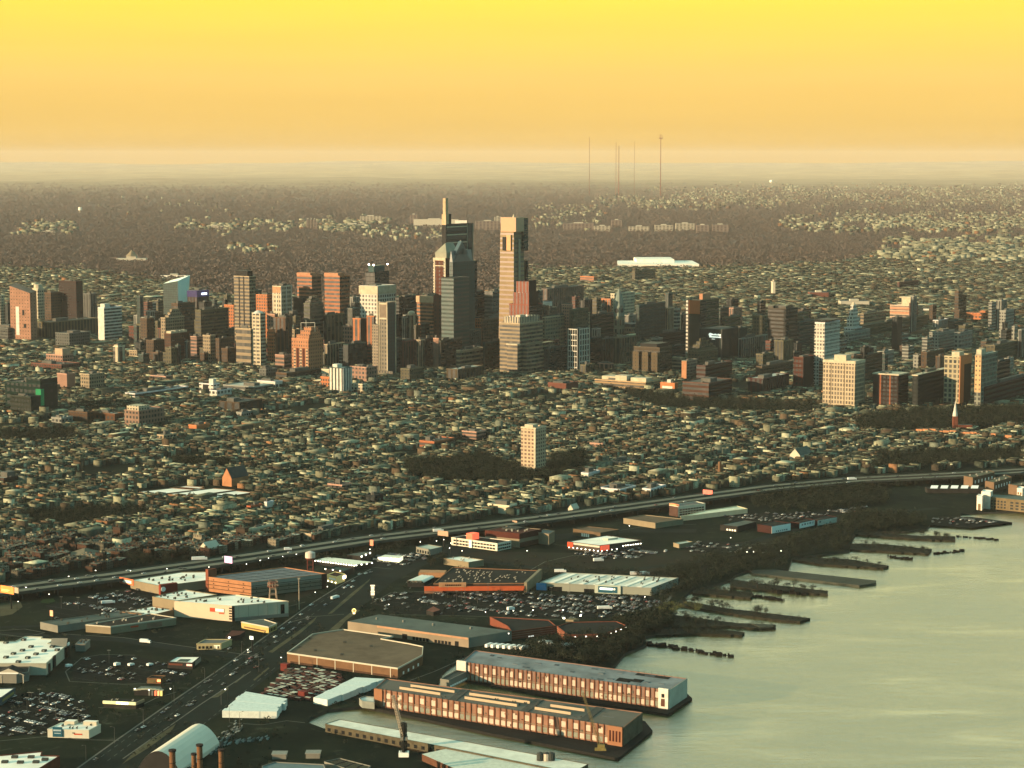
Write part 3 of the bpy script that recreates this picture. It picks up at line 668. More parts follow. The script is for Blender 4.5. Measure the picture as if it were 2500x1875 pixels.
for q in (.3,.68): t.strip_col('L', q,q+.05,0,t.h, M('orange_edge',(.45,.16,.08),.9),'edge_strip')
t.part('roof_rim', -.02,1.02,-.02,1.02,t.h,t.h+2,creamm)
t = L('right one of the twin dark'); t.part('roof_rim', -.02,1.02,-.02,1.02,t.h,t.h+2,creamm)
t = L('white lattice frame tower') if False else None
t = L('very long low beige')
for q in ((.05,.35,.2,.6,7),(.4,.62,.1,.5,10),(.68,.95,.3,.8,6)): t.part('roof_structure', *q[:4], t.h, t.h+q[4], creamm)
t = L('bright red block with a white sign'); t.strip_col('L', .15,.85,t.h*.35,t.h*.75,palem,'sign_board',d=.5)
t.part('roof_hut', .3,.55,.1,.5,t.h,t.h+7,palem)
t = L('slim tower with an orange edge'); t.strip_col('L', 0,1,0,t.h,M('orange_edge2',(.5,.25,.13),.9),'end_wall',d=.6)
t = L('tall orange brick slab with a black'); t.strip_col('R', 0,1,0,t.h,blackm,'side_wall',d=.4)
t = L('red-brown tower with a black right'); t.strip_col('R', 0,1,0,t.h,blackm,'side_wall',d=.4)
t = L('white-finned') if False else None
t = L('olive stepped pyramid')
for k in range(4): t.part('step', .12*k+.08,1-.12*k-.08,.1*k+.05,1-.1*k-.05,t.h+k*6,t.h+(k+1)*6,t.wm)
t = L('beige tower with a rounded cream top')
b = MB(); p = t.P(.5,.5); b.tube((*p,t.h-30),(*p,t.h+6),9,8,creamm,12); b.tube((*p,t.h+6),(*p,t.h+9),8,4,creamm,12); b.build('drum',t.root)
t = L('round-shouldered pale tower')
b = MB(); p = t.P(.5,.5); b.tube((*p,t.h),(*p,t.h+12),12,11,creamm,12); b.build('drum',t.root)
t = L('rounded set-back top')
for k in range(3): t.part('set_back', .1+.1*k,.95-.1*k,.08+.1*k,.92-.1*k,t.h+k*5,t.h+(k+1)*5,t.wm)
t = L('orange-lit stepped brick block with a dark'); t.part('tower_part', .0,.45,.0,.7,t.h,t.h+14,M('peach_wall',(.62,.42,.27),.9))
t = L('stepped cream and brown apartment'); 
for k in range(3): t.part('set_back', .05+.1*k,.9-.1*k,.2+.1*k,.9-.05*k,t.h+k*6,t.h+(k+1)*6,t.wm)
t = L('dark red-brown block with four roof huts')
for k in range(4): t.part('roof_hut', .1,.8,.05+.24*k,.2+.24*k,t.h,t.h+6,creamm)
# ------------------------------------------------------------------ individually shaped towers
# notched orange tower with sloped top at the far left
t = Tower(A,'orange brick tower with a slanting top and a long white slot at far left',27,76,92,716,838,'n','pk',bare=True)
hl = t.up(700)
t.part('body', 0,1,0,1,0,t.h,FAC('g',(.46,.26,.17),9,8,.3,.25),ROOF,tops=[t.h,t.h+4,hl+6,hl])
t.strip_col('L', .56,.72,t.h*.15,t.h*.72,palem,'light_slot'); t.strip_col('L', .3,.4,t.h*.55,t.h*.66,blackm,'window'); t.strip_col('L', .22,.34,t.h*.3,t.h*.38,blackm,'window')
# slanted crystal glass tower
t = Tower(A,'crystal-shaped glass tower with a slanting white top and white right facet',400,436,456,684,792,'n','tg',bare=True)
gm = FAC('g',(.05,.08,.075),6,6,.9,.85,glass=(.05,.075,.07),gr=.15); wf = M('white_reflecting_glass',(.62,.78,.66),.25,.1,.01,spec=.8)
b = MB(); zL, zS, zR = t.up(694), t.up(686), t.up(673)
p00,p10,p01,p11 = t.P(0,0),t.P(1,0),t.P(0,1),t.P(1,1)
x2,y2 = t.P(-.22,1.1)
b.face([(*p10,0),(*p00,0),(*p00,zS),(*p10,zL)],gm,[(0,0),(t.w1,0),(t.w1,zS),(0,zL)])
b.face([(*p11,0),(*p10,0),(*p10,zL),(*p11,zL+8)],gm,[(0,0),(t.w2,0),(t.w2,zL),(0,zL)])
b.face([(*p01,0),(*p11,0),(*p11,zL+8),(x2,y2,zR)],gm,[(0,0),(t.w1,0),(t.w1,zL),(0,zR)])
b.build('glass_body',t.root)
b = MB(); b.face([(*p00,0),(*p01,0),(x2,y2,zR),(*p00,zS)],wf); b.build('white_facet',t.root)
b = MB(); b.face([(*p10,zL),(*p00,zS),(x2,y2,zR),(*p11,zL+8)],wf); b.build('slanted_roof',t.root)
# tall cream-framed tower
t = Tower(A,'tall slender tower with a cream frame, grey-brown left face and dark glass right face',927,947,966,740,922,'g',(.30,.27,.20),px=6,py=6.5,bare=False)
rg = FAC('g',(.05,.085,.08),6,7,.85,.8,glass=(.02,.05,.05)); t.strip_col('R', 0,1,0,t.h,rg,'glass_side',d=.5)
for q in (-.02,.93): t.strip_col('L', q,q+.09,0,t.h+3,creamm,'frame_pier',d=1.2)
t.strip_col('R', .95,1.03,0,t.h+3,creamm,'frame_pier',d=1.2)
for z_ in (t.h-3, t.up(780)): t.strip_col('L', 0,1,z_,z_+3,creamm,'frame_beam',d=1.2)
t.strip_col('L', .05,.93,t.up(780)+3,t.h-3,M('greige_panel',(.36,.29,.21),.9),'top_panel',d=.5)
t.part('low_wing', 1.02,1.8,-.1,.7,0,t.up(794),FAC('g',(.38,.32,.23),6,6))
t.part('podium', -.8,1.8,-.25,-.12,0,t.up(905),t.wm)
# stepped orange apartment tower
t = Tower(B_,'stepped orange brick apartment tower with two dark vertical strips and a metal frame on top',713,754,789,829,921,'g',(.52,.25,.13),px=5,py=6,fx=.4,fy=.45)
for k,(a0,a1,v) in enumerate(((.0,.75,818),(.02,.6,808),(.05,.48,800))): t.part('set_back', a0,a1,.05+.1*k,.9-.08*k,t.up(829 if k==0 else (818,808)[k-1]),t.up(v),t.wm)
for q in (.22,.58): t.strip_col('L', q,q+.14,t.up(912),t.h-18,M('dark_brick',(.12,.04,.03),.9),'recess_strip')
for q in (.04,.4,.76): t.strip_col('L', q,q+.12,t.up(912),t.h-18,FAC('h',(.62,.42,.26),5,6),'window_bay')
t.part('plinth', -.04,1.04,-.05,-.01,0,t.up(913),creamm)
b = MB(); p = t.P(.3,.2); zt = t.up(800)
b.tube((*p,zt),(*p,zt+14),.5,.5,palem,5)
q1 = t.P(.6,.2); q2 = t.P(-.05,.4); b.tube((*q1,zt+8),(*q2,zt+9),.5,.5,palem,5); b.tube((*q1,t.h+14),(*q1,zt+8),.5,.5,palem,5); b.tube((*q2,t.h+14),(*q2,zt+9),.5,.5,palem,5)
b.build('roof_frame',t.root)
# white finned building in front
t = Tower(K,'building with bold white vertical fins and dark gaps at the front of the centre cluster',805,836,860,900,965,'n','tl',roof=ROOFP)
t.wm
for k in range(4): t.strip_col('L', .02+.26*k,.17+.26*k,0,t.h,palem,'fin',d=1.5)
for k in range(4): t.strip_col('R', .02+.26*k,.14+.26*k,0,t.h,palem,'fin',d=1.5)
t.part('stair_core', .62,1.0,.3,.8,t.h,t.h+6,palem)
# office skyscraper with side mast (tallest)
t = Tower(A,'tallest skyscraper, with white bands and a thin cream blade on its top left corner',1081,1091,1155,549,872,'h',(.16,.12,.10),px=6,py=14,fy=.7,glass=(.04,.035,.032),roof=ROOF)
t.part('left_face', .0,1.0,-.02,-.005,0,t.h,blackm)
for k in range(12): t.strip_col('R', .0,.78,t.h-6-k*17.0,t.h-3.8-k*17.0,creamm,'white_band',d=1.0)
for q in (.76,.97): t.strip_col('R', q,q+.035,0,t.h,M('grey_pier',(.38,.36,.28),.8),'edge_pier',d=1.0)
t.part('top_block', .1,1,.02,.2,t.h,t.up(523),M('dark_cap',(.06,.07,.06),.6)); t.part('top_block', .0,1.0,-.02,.09,t.h,t.up(523),M('peach_blade',(.68,.50,.30),.9))
t.part('blade_mast', .2,.85,.0,.10,t.up(523),t.up(484),M('peach_blade',(.68,.50,.30),.9))
t.part('right_annex', 0,.9,1.0,1.16,0,t.up(641),FAC('h',(.08,.09,.08),6,8))
# glass-crowned towers
bg_ = FAC('g',(.62,.50,.34),6,6.5,.78,.72,glass=(.22,.085,.055)); cg = M('crown_glass_pale',(.46,.47,.34),.4,.25,.05); cd = FAC('g',(.06,.11,.105),5,5,.9,.88,glass=(.04,.085,.085))
t = Tower(A,'brick-red skyscraper with white grid edges and a pale glass hipped crown',1059,1089,1122,632,878,'g',(.20,.085,.06),px=9,py=7,fx=.3)
for q in (.0,.86): t.strip_col('L', q,q+.14,t.up(720),t.h+2,FAC('g',(.7,.62,.45),5,6,.5,.5),'corner_bay',d=1)
t.strip_col('L', 0,1,t.h-4,t.h+2,creamm,'cornice',d=1.5); t.strip_col('L', 0,1,t.h-16,t.h-14,creamm,'cornice',d=1.2)
b = MB(); z0, z1, z2 = t.h, t.up(617), t.up(594); t.lb(b, -.0,.9,.05,.95,z0,z1,cg); 
q = [t.P(0,.05),t.P(0,.95),t.P(.9,.95),t.P(.9,.05)]; r1,r2 = t.P(.3,.25),t.P(.3,.8)
b.face([(*q[3],z1),(*q[0],z1),(*r1,z2)],cg); b.face([(*q[0],z1),(*q[1],z1),(*r2,z2),(*r1,z2)],cg); b.face([(*q[1],z1),(*q[2],z1),(*r2,z2)],cg); b.face([(*q[2],z1),(*q[3],z1),(*r1,z2),(*r2,z2)],cg)
b.build('hipped_crown',t.root)
t2 = Tower(A,'dark teal glass skyscraper with pointed gables in front of the tallest one',1098,1106,1160,642,884,'g',(.055,.095,.09),px=6,py=7,fx=.85,fy=.8,glass=(.02,.055,.055))
def gable(tw, a0,a1,b0,b1,z0,z1,m,axis):
    b = MB(); q = [tw.P(a0,b0),tw.P(a0,b1),tw.P(a1,b1),tw.P(a1,b0)]
    if axis == 'R':                                  # gable end faces right: ridge runs along a
        r1, r2 = tw.P(a0,(b0+b1)/2), tw.P(a1,(b0+b1)/2)
        b.face([(*q[0],z0),(*q[1],z0),(*r1,z1)],m); b.face([(*q[2],z0),(*q[3],z0),(*r2,z1)],m)
        b.face([(*q[3],z0),(*q[0],z0),(*r1,z1),(*r2,z1)],m); b.face([(*q[1],z0),(*q[2],z0),(*r2,z1),(*r1,z1)],m)
    else:
        r1, r2 = tw.P((a0+a1)/2,b0), tw.P((a0+a1)/2,b1)
        b.face([(*q[3],z0),(*q[0],z0),(*r1,z1)],m); b.face([(*q[1],z0),(*q[2],z0),(*r2,z1)],m)
        b.face([(*q[0],z0),(*q[1],z0),(*r2,z1),(*r1,z1)],m); b.face([(*q[2],z0),(*q[3],z0),(*r1,z1),(*r2,z1)],m)
    return b
cb = M('crown_glass_teal',(.10,.16,.16),.3,.25,.05,spec=.6)
gable(t2,0,1,.0,.85,t2.h,t2.up(605),cb,'R').build('gable',t2.root); gable(t2,-.0,1,.12,.7,t2.up(622),t2.up(590),cb,'R').build('gable',t2.root)
gable(t2,.0,1,.0,.9,t2.h,t2.up(612),cb,'L').build('gable',t2.root)
b = MB(); p = t2.P(.5,.42); b.tube((*p,t2.up(600)),(*p,t2.up(587)),1.6,.3,palem,6); b.build('spire',t2.root)
t3 = Tower(A,'teal glass shaft with fine stripes standing in front of the gabled glass skyscraper',1078,1108,1146,680,895,'h',(.15,.19,.175),px=6,py=7,fy=.5,glass=(.02,.06,.055))
t3.parapet(0,1,0,1,t3.h)
# tapered tower with bright top box
t = Tower(A,'tapered pale skyscraper with a bright orange top box and a tall dark slot',1220,1256,1286,566,896,'h',(.44,.33,.19),px=6,py=8,fy=.35,glass=(.16,.11,.09),bare=True)
def taper(a0,a1,b0,b1,s0,z0,z1,m,name):
    b = MB(); lo = [t.P(a0-s0,b0-s0),t.P(a0-s0,b1+s0),t.P(a1+s0,b1+s0),t.P(a1+s0,b0-s0)]; hi = [t.P(a0,b0),t.P(a0,b1),t.P(a1,b1),t.P(a1,b0)]
    for i in range(4):
        j = (i+1)%4; Lw = math.dist(lo[i],lo[j]); b.face([(*lo[i],z0),(*lo[j],z0),(*hi[j],z1),(*hi[i],z1)],m,[(0,z0),(Lw,z0),(Lw,z1),(0,z1)])
    b.face([(*p,z1) for p in hi],ROOF); return b.build(name,t.root)
taper(.05,.95,.0,.8,.08,0,t.h,t.wm,'shaft'); 
t.part('top_box', -.12,.90,-.03,.62,t.h,t.up(531),M('bright_peach',(.60,.40,.25),.85,.1))
t.part('side_top', -.1,.6,.62,.98,t.h-40,t.up(533),FAC('h',(.22,.20,.15),6,8))
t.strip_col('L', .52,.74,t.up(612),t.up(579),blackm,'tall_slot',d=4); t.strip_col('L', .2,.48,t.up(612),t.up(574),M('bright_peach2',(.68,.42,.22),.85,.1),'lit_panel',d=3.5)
t.strip_col('R', .3,.38,0,t.up(585),M('slot_light',(.50,.44,.30),.7),'slot',d=3); t.part('right_annex', 0,.8,1.0,1.12,0,t.up(638),FAC('h',(.07,.08,.07),6,8))
b = MB(); p = t.P(.3,.3); b.tube((*p,t.up(531)),(*p,t.up(524)),3,1,creamm,6); b.build('roof_mast',t.root)
# red stepped tower
t = Tower(A,'red-brown stepped skyscraper with ribbed walls and a black right side',1243,1291,1323,745,905,'v',(.34,.12,.08),px=7,py=7,fx=.5,glass=(.07,.03,.025))
for a0,a1,b0,b1,v0,v1 in ((.0,.8,.0,.7,745,715),(.04,.68,.05,.6,715,688)):
    t.part('set_back',a0,a1,b0,b1,t.up(v0),t.up(v1),t.wm)
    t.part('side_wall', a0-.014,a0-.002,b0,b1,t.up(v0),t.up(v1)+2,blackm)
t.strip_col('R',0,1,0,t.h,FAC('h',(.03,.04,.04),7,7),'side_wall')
# beige bank building
t = Tower(K,'wide beige stone bank building with set-back upper storeys and a pale ledge',1220,1269,1325,791,918,'h','be',px=5,py=6.5)
t.part('upper_block', .06,.86,.05,.9,t.h,t.up(775),FAC('v',C['cr'],6,9)); t.part('ledge', -.02,.5,-.12,-.01,0,t.up(842),t.wm); t.part('ledge_rim', -.04,.52,-.14,-.0,t.up(842),t.up(839),creamm)
t.part('right_wing', -.25,-.02,.1,1.3,0,t.up(842),t.wm); t.part('roof_dome', .1,.3,.1,.3,t.up(775),t.up(770),creamm)
# white lattice frame tower
t = Tower(B_,'black glass tower wrapped in bold white lattice frames',1385,1410,1438,804,913,'n',(.02,.025,.025),roof=ROOF)
for f_, a0, a1 in (('L',.0,.92),('R',.12,1.0)):
    for k in range(5): q = a0+(a1-a0-.035)*k/4; t.strip_col(f_, q,q+.035,0,t.h+1,palem,'frame_pier',d=1.6)
    for k in range(9): z_ = t.h*k/8.2; t.strip_col(f_, a0,a1,z_+1,z_+2.6,palem,'frame_beam',d=1.4)
# city hall
t = Tower('city_hall','ornate grey-green clock tower with a tall domed cap and a statue',1494,1512,1528,745,822,'n',(.30,.32,.24),bare=True)
cs = M('weathered_stone',(.30,.31,.23),.9,.4,.1); cgm = M('pale_verdigris',(.30,.38,.32),.7,.3,.1)
t.part('tower_base',.08,.92,.08,.92,0,t.up(775),FAC('g',(.32,.31,.22),12,22,.45,.6)); t.part('belfry',.12,.88,.12,.88,t.up(775),t.up(748),cgm)
t.part('cornice',.06,.94,.06,.94,t.up(776),t.up(773),cs)
for f_ in 'LR':
    b = MB(); c0 = t.P(.5,.115) if f_=='L' else t.P(.115,.5); nrm = (-D2[0],-D2[1]) if f_=='L' else (D1[0],D1[1]); zc = t.up(759)
    b.tube((c0[0],c0[1],zc),(c0[0]+nrm[0]*1.2,c0[1]+nrm[1]*1.2,zc),5.5,5.5,M('dark_clock_face',(.05,.06,.06),.5),14); b.build('clock_face',t.root)
p = t.P(.5,.5); b = MB(); zs = [748,738,726,715,707]; rs = [11.5,10.5,8,5,2.2]
for k in range(4): b.tube((*p,t.up(zs[k])),(*p,t.up(zs[k+1])),rs[k],rs[k+1],cgm,8)
b.build('domed_cap',t.root); b = MB(); z_ = t.up(707); b.tube((*p,z_),(*p,z_+4),1.6,1.4,cs,6); b.tube((*p,z_+4),(*p,z_+9),1.2,.9,blackm,6); b.tube((*p,z_+9),(*p,z_+10.5),.8,.6,blackm,6); b.build('statue',t.root)
for q in ((.14,.14),(.86,.14),(.14,.86),(.86,.86)):
    b = MB(); c0 = t.P(*q); b.tube((*c0,t.up(748)),(*c0,t.up(741)),2,.4,cgm,6); b.build('pinnacle',t.root)
t.part('hall_wing',-.9,1.9,.95,2.6,0,t.up(800),FAC('g',(.28,.27,.2),7,10)); t.part('hall_roof',-.85,1.85,1.0,2.5,t.up(800),t.up(793),M('slate_roof',(.08,.10,.095),.7))
# orange-topped panel tower
t = Tower(A,'tower with an orange-red upper panel, dark lower part and a dashed white left edge',1674,1709,1722,735,872,'n',(.09,.085,.065))
t.strip_col('L',.03,.8,t.up(767),t.h+1,M('orange_red_panel',(.55,.16,.06),.8,.15),'orange_panel',d=.6)  # orange panel carries the sunlit upper face in its colour
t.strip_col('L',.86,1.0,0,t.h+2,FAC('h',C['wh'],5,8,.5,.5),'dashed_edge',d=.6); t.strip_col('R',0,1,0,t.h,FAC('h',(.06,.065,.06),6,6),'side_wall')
# dark ribbed building with sign
t = Tower(A,'dark teal ribbed building with white illegible lettering and a round emblem',1707,1762,1801,805,884,'v',(.055,.085,.08),px=5,py=6,fx=.5)
lm = M('white_lettering',(.85,.9,.78),.6,.05,emit=.35)
b = MB(); zc = t.up(818)
c0 = t.P(.5,-.02); b.tube((c0[0],c0[1],zc),(c0[0]-D2[0]*1,c0[1]-D2[1]*1,zc),3.6,3.6,lm,14); b.build('sign_emblem',t.root)
b = MB()
for k in range(9): a_ = .45-k*.046; t.lb(b, a_-.034,a_, -1.2/t.w2,-.3/t.w2, t.up(819.5), t.up(816.5+(k%3==0)*-1.2), lm)
for k in range(12): a_ = .55-k*.043; t.lb(b, a_-.033,a_, -1.2/t.w2,-.3/t.w2, t.up(825), t.up(822), lm)
for k in range(3): a_ = .44-k*.05; t.lb(b, a_-.035,a_, -1.2/t.w2,-.3/t.w2, t.up(829.5), t.up(828), lm)
b.build('sign_lettering',t.root)
# art deco white tower
t = Tower(K,'white stepped art deco tower with a pointed top in the middle distance at right',2060,2082,2104,802,834,'g','wh',px=6,py=7)
for a0,a1,v0,v1 in ((.15,.85,802,775),(.25,.75,775,757),(.33,.67,757,746)): t.part('set_back',a0,a1,a0,a1,t.up(v0),t.up(v1),t.wm)
p = t.P(.5,.5); b = MB(); b.tube((*p,t.up(746)),(*p,t.up(739)),5,1,creamm,6); b.build('spire',t.root)
# lattice-walled tower
t = Tower(B_,'broad cream tower with a dense lattice of small windows and a box on its roof',2008,2086,2110,884,1000,'g',(.60,.50,.33),px=4.6,py=6.2,fx=.62,fy=.62,glass=(.06,.05,.035))
t.part('roof_box',.35,.72,.2,.7,t.h,t.up(870),creamm); t.part('roof_plate',-.01,1.01,-.01,1.01,t.h-3.5,t.h+.5,creamm)
for q in (.32,.74): t.strip_col('L',q,q+.02,0,t.h-3.5,M('seam',(.30,.24,.16),.9),'seam_strip')
t.strip_col('R',.93,1.0,0,t.h-3.5,M('seam2',(.40,.36,.26),.9),'seam_strip')
# twin gridded towers with orange strip
t = Tower(B_,'left one of the twin gridded cream towers, with a broad orange strip',2303,2340,2368,872,996,'g',(.50,.44,.28),px=7,py=7,fx=.6,fy=.6)
om = M('orange_strip',(.58,.26,.12),.9,.15)
t.strip_col('R',.0,1,t.h-14,t.h+2,om,'orange_head',d=1.5); t.strip_col('R',.0,.35,0,t.h-14,om,'orange_strip',d=1.5); t.strip_col('R',.35,1,0,t.h-14,blackm,'black_slot',d=.8)
t.part('roof_box',.1,.6,.1,.5,t.h,t.h+8,creamm)
t = Tower(B_,'gridded cream tower with an orange-lit slim face, right one of the twin gridded towers',2378,2393,2432,868,1002,'g',(.34,.36,.28),px=6,py=6.5,fx=.6,fy=.6)
t.strip_col('L',0,1,t.up(958),t.h,FAC('g',(.75,.5,.26),6,8,.4,.4),'sun_tint_face',d=.8); t.part('roof_box',.1,.9,.02,.3,t.h,t.h+10,creamm)  # low sun put into an orange copy of the gridded face
# lone apartment tower
t = Tower(B_,'lone round-cornered cream apartment tower standing among rowhouses and the dark park',1272,1308,1333,1047,1160,'g',(.62,.50,.33),px=5,py=4.2,fx=.62,fy=.5,glass=(.10,.06,.04))
t.part('stair_core', .2,.75,.0,.5,t.h,t.up(1038),creamm)
t.strip_col('L',.0,.12,0,t.h,creamm,'pier',d=1.0)
# church with spire
b0 = thing('church_spire','slim white church spire on a red brick tower among dark trees near the right edge','church',(*G(2331,1055)[:2],0))
x,y,_ = G(2331,1055); Z_ = lambda v: zat(x,y,v)
b = MB(); b.box(-3.6,3.6,-3.6,3.6,0,Z_(1016),M('red_brick',(.30,.10,.06),.9)); b.build('brick_tower',b0)
b = MB(); b.tube((0,0,Z_(1016)),(0,0,Z_(1008)),4.2,3.6,palem,8); b.tube((0,0,Z_(1008)),(0,0,Z_(978)),3.4,.15,palem,8); b.build('white_spire',b0)
b = MB(); b.box(4,26,-6,6,0,12,M('red_brick',(.30,.10,.06),.9),M('slate_roof',(.08,.10,.095),.7)); b.build('nave',b0)
# anonymous mid-rises filling the downtown
fill_specs = [('br','low grey-brown mid-rise packed between the named downtown towers'),('ol','low olive-beige mid-rise packed between the downtown towers'),('tl','low grey-green mid-rise packed between the downtown towers'),('dk','low dark mid-rise packed between the downtown towers'),('rb','low red-brown mid-rise packed between the downtown towers'),('lg','low pale grey mid-rise packed between the downtown towers')]
rr_ = random.Random(5)
for i in range(350):
    u = rr_.uniform(330, 1350) if i < 175 else rr_.uniform(330, 2480); v = rr_.uniform(795, 900) if u < 1900 else rr_.uniform(785, 925)
    if 1475 < u < 1545 and v > 812: continue
    if 985 < u < 1165 and v > 890: continue
    c_, lb_ = rr_.choice(fill_specs); wd = rr_.uniform(14, 36); hh = rr_.uniform(16, 44) if v > 872 else rr_.uniform(24, 85)
    if v < 840: hh *= 1.2
    x, y, _ = G(u, v); s = F/(y*CP+H*SP); vt = v-hh*s
    uS = u; uL = u-wd*.5*s*.84; uR = u+wd*s*.54*rr_.uniform(.6,1.3)
    tt = Tower('mid_rise_block', lb_, uL, uS, uR, vt, v, rr_.choice('ghv'), c_, px=rr_.choice([5,6,7]), py=rr_.choice([5.5,6,7]), group=lb_.replace('low','').strip()+'s')
    tt.part('rooftop_hut', .3,.7,.3,.6, tt.h, tt.h+4, MECH)
# ================================================================== near buildings traced from their roof outlines
roofw = M('white_membrane_roof', (.92,.86,.70), .9, .24, .05); roofg = M('grey_gravel_roof', (.24,.25,.22), .95, .3, .05); roofd = M('black_tar_roof', (.035,.04,.037), .95, .4, .06)
roofb = M('brown_gravel_roof', (.27,.195,.125), .95, .42, .05); roofs = M('blue_grey_panel_roof', (.22,.26,.27), .7, .2, .05); roofgg = M('grey_green_roof', (.19,.225,.19), .9, .42, .035)
wcream = M('cream_wall', (.72,.60,.42), .9, .12, .06); wbrick = M('orange_brick', (.52,.25,.12), .9, .3, .12); wbr = M('brown_brick', (.30,.17,.09), .9, .3, .1)
wgr = M('grey_wall', (.36,.36,.29), .9, .25, .07); wdk = M('dark_wall', (.05,.05,.045), .9); wtan = M('tan_wall', (.42,.35,.22), .9, .2, .08); wred = M('red_wall', (.38,.07,.04), .8, .2, .1)
redm = M('red_sign_panel', (.62,.09,.04), .6, .1); whm = M('white_sign_panel', (.85,.85,.75), .7, .05); blm = M('blue_sign_panel', (.03,.16,.22), .5, .1); winm = M('window_glass', (.03,.045,.045), .2, .3, .1, spec=.6)
unitm = M('roof_unit_metal', (.09,.10,.085), .8, .3, .5); unitp = M('roof_unit_pale', (.45,.45,.37), .8, .3, .5); lampm = M('lamp_glow', (1,.93,.72), .5, .02, emit=4.5); blackp = M('black_panel', (.012,.016,.016), .6, .1)
trimm = M('pale_trim', (.62,.58,.44), .9, .1)
class Bld:
    def __init__(s, name, label, cat, pts, h, wm, rm, rim=.5, rimh=.7, rimm=None, tops=None, z0=0, group=None):
        P = [G(u, v, z0+h)[:2] for u, v in pts]
        a = sum(P[i][0]*P[(i+1)%len(P)][1]-P[(i+1)%len(P)][0]*P[i][1] for i in range(len(P)))
        s.rev = a < 0; cx = sum(p[0] for p in P)/len(P); cy = sum(p[1] for p in P)/len(P)
        s.c = (cx, cy); s.P = [(p[0]-cx, p[1]-cy) for p in P]; s.h = h; s.root = thing(name, label, cat, (cx, cy, z0), group); s.wm = wm; s.rm = rm
        b = MB(); b.prism(list(s.P), 0, h, wm, top=False); b.build('wall', s.root)
        b = MB(); tp = [(p[0], p[1], h) for p in s.P]
        for t in tessellate_polygon([[Vector(p) for p in tp]]):
            q = [tp[k] for k in t]; ar = (q[1][0]-q[0][0])*(q[2][1]-q[0][1])-(q[2][0]-q[0][0])*(q[1][1]-q[0][1]); b.face(q if ar > 0 else q[::-1], rm)
        b.build('roof', s.root)
        if rim:
            b = MB()
            for i in range(len(s.P)):
                p, q = Vector(s.P[i]), Vector(s.P[(i+1)%len(s.P)]); n = s.nrm(i); e = n*.15; f = n*-rim
                d = (q-p).normalized()*.15
                b.prism([tuple(p+e-d), tuple(q+e+d), tuple(q+f+d), tuple(p+f-d)], h-.4, h+rimh, rimm or wm)
            b.build('parapet', s.root)
    def nrm(s, i):
        p, q = Vector(s.P[i]), Vector(s.P[(i+1)%len(s.P)]); d = (q-p).normalized(); n = Vector((d.y, -d.x))
        return -n if s.rev else n
    def panel(s, i, t0, t1, z0, z1, m, name='window', d=.2, parent=None, mb=None):
        p, q = Vector(s.P[i]), Vector(s.P[(i+1)%len(s.P)]); n = s.nrm(i); a, c_ = p+(q-p)*t0, p+(q-p)*t1
        b = mb or MB(); b.prism([tuple(a+n*.01), tuple(c_+n*.01), tuple(c_+n*d), tuple(a+n*d)], z0, z1, m)
        return None if mb else b.build(name, parent or s.root)
    def at(s, a, b):
        """bilinear point of a quad outline"""
        P = [Vector(p) for p in s.P[:4]]; x = P[0].lerp(P[1], a); y = P[3].lerp(P[2], a); return tuple(x.lerp(y, b))
    def rbox(s, a0, a1, b0, b1, z0, z1, m, name='rooftop_unit', rm=None):
        b = MB(); b.prism([s.at(a0,b0), s.at(a1,b0), s.at(a1,b1), s.at(a0,b1)], z0, z1, m, rm); return b.build(name, s.root)
    def units(s, n, m=unitm, sz=2.2, hh=1.6, seed=0, grid=None):
        r = random.Random(seed+int(abs(s.c[0])))
        pts = grid or [(r.uniform(.08,.92), r.uniform(.12,.88)) for _ in range(n)]
        for a, c_ in pts:
            x, y = s.at(a, c_); k = sz*r.uniform(.45, .85); b = MB()
            rot = [(x-D1[0]*k-D2[0]*k*.6, y-D1[1]*k-D2[1]*k*.6), (x+D1[0]*k-D2[0]*k*.6, y+D1[1]*k-D2[1]*k*.6), (x+D1[0]*k+D2[0]*k*.6, y+D1[1]*k+D2[1]*k*.6), (x-D1[0]*k+D2[0]*k*.6, y-D1[1]*k+D2[1]*k*.6)]
            b.prism(rot, s.h, s.h+hh, m); b.prism([((p[0]-x)*.6+x+.6, (p[1]-y)*.6+y) for p in rot], s.h+hh, s.h+hh+.5, m); b.build('rooftop_unit', s.root)
        return s
    def lamps(s, i, n, z, t0=.05, t1=.95, r=.45):
        for k in range(n):
            t = t0+(t1-t0)*k/max(1, n-1); w_ = r/ (Vector(s.P[i])-Vector(s.P[(i+1)%len(s.P)])).length
            s.panel(i, t-w_, t+w_, z-r*.7, z+r*.7, lampm, 'wall_lamp', d=.6)
    def winrow(s, i, n, z0, z1, t0=.04, t1=.96, f=.6, m=None, name='window'):
        for k in range(n):
            t = t0+(t1-t0)*(k+.5)/n; hw_ = (t1-t0)/n*f/2; s.panel(i, t-hw_, t+hw_, z0, z1, m or winm, name)
ST = 'store'
# cream furniture store
f1 = Bld('superstore','large cream-walled store with a small red sign and a black toothed corner strip',ST,[(425,1469),(566,1481),(704,1469),(575,1453)],14,wcream,roofw)
f1.panel(0,.62,.87,7.5,11.5,M('sign_frame_pink',(.62,.35,.25),.8,.1),'sign',d=.3); f1.panel(0,.625,.71,7.8,11.2,redm,'sign_emblem',d=.5); f1.panel(0,.72,.865,8.4,11.1,whm,'sign_board',d=.5); f1.panel(0,.78,.865,6.3,7.3,redm,'sign_strip',d=.4)
f1.panel(1,.0,.045,0,14.2,blackp,'corner_strip',d=.5)
for k in range(5): f1.panel(0,.955,.999,1.8+k*2.5,2.9+k*2.5,blackp,'corner_tooth',d=.6)
for k in range(5): f1.panel(1,.12+.17*k,.123+.17*k,0,13.5,M('wall_joint',(.2,.19,.14),.9),'wall_joint',d=.1)
f1.panel(1,.86,.93,2,12,blackp,'dark_bay'); f1.panel(1,.04,1,0,3.2,wgr,'base_band',d=.25)
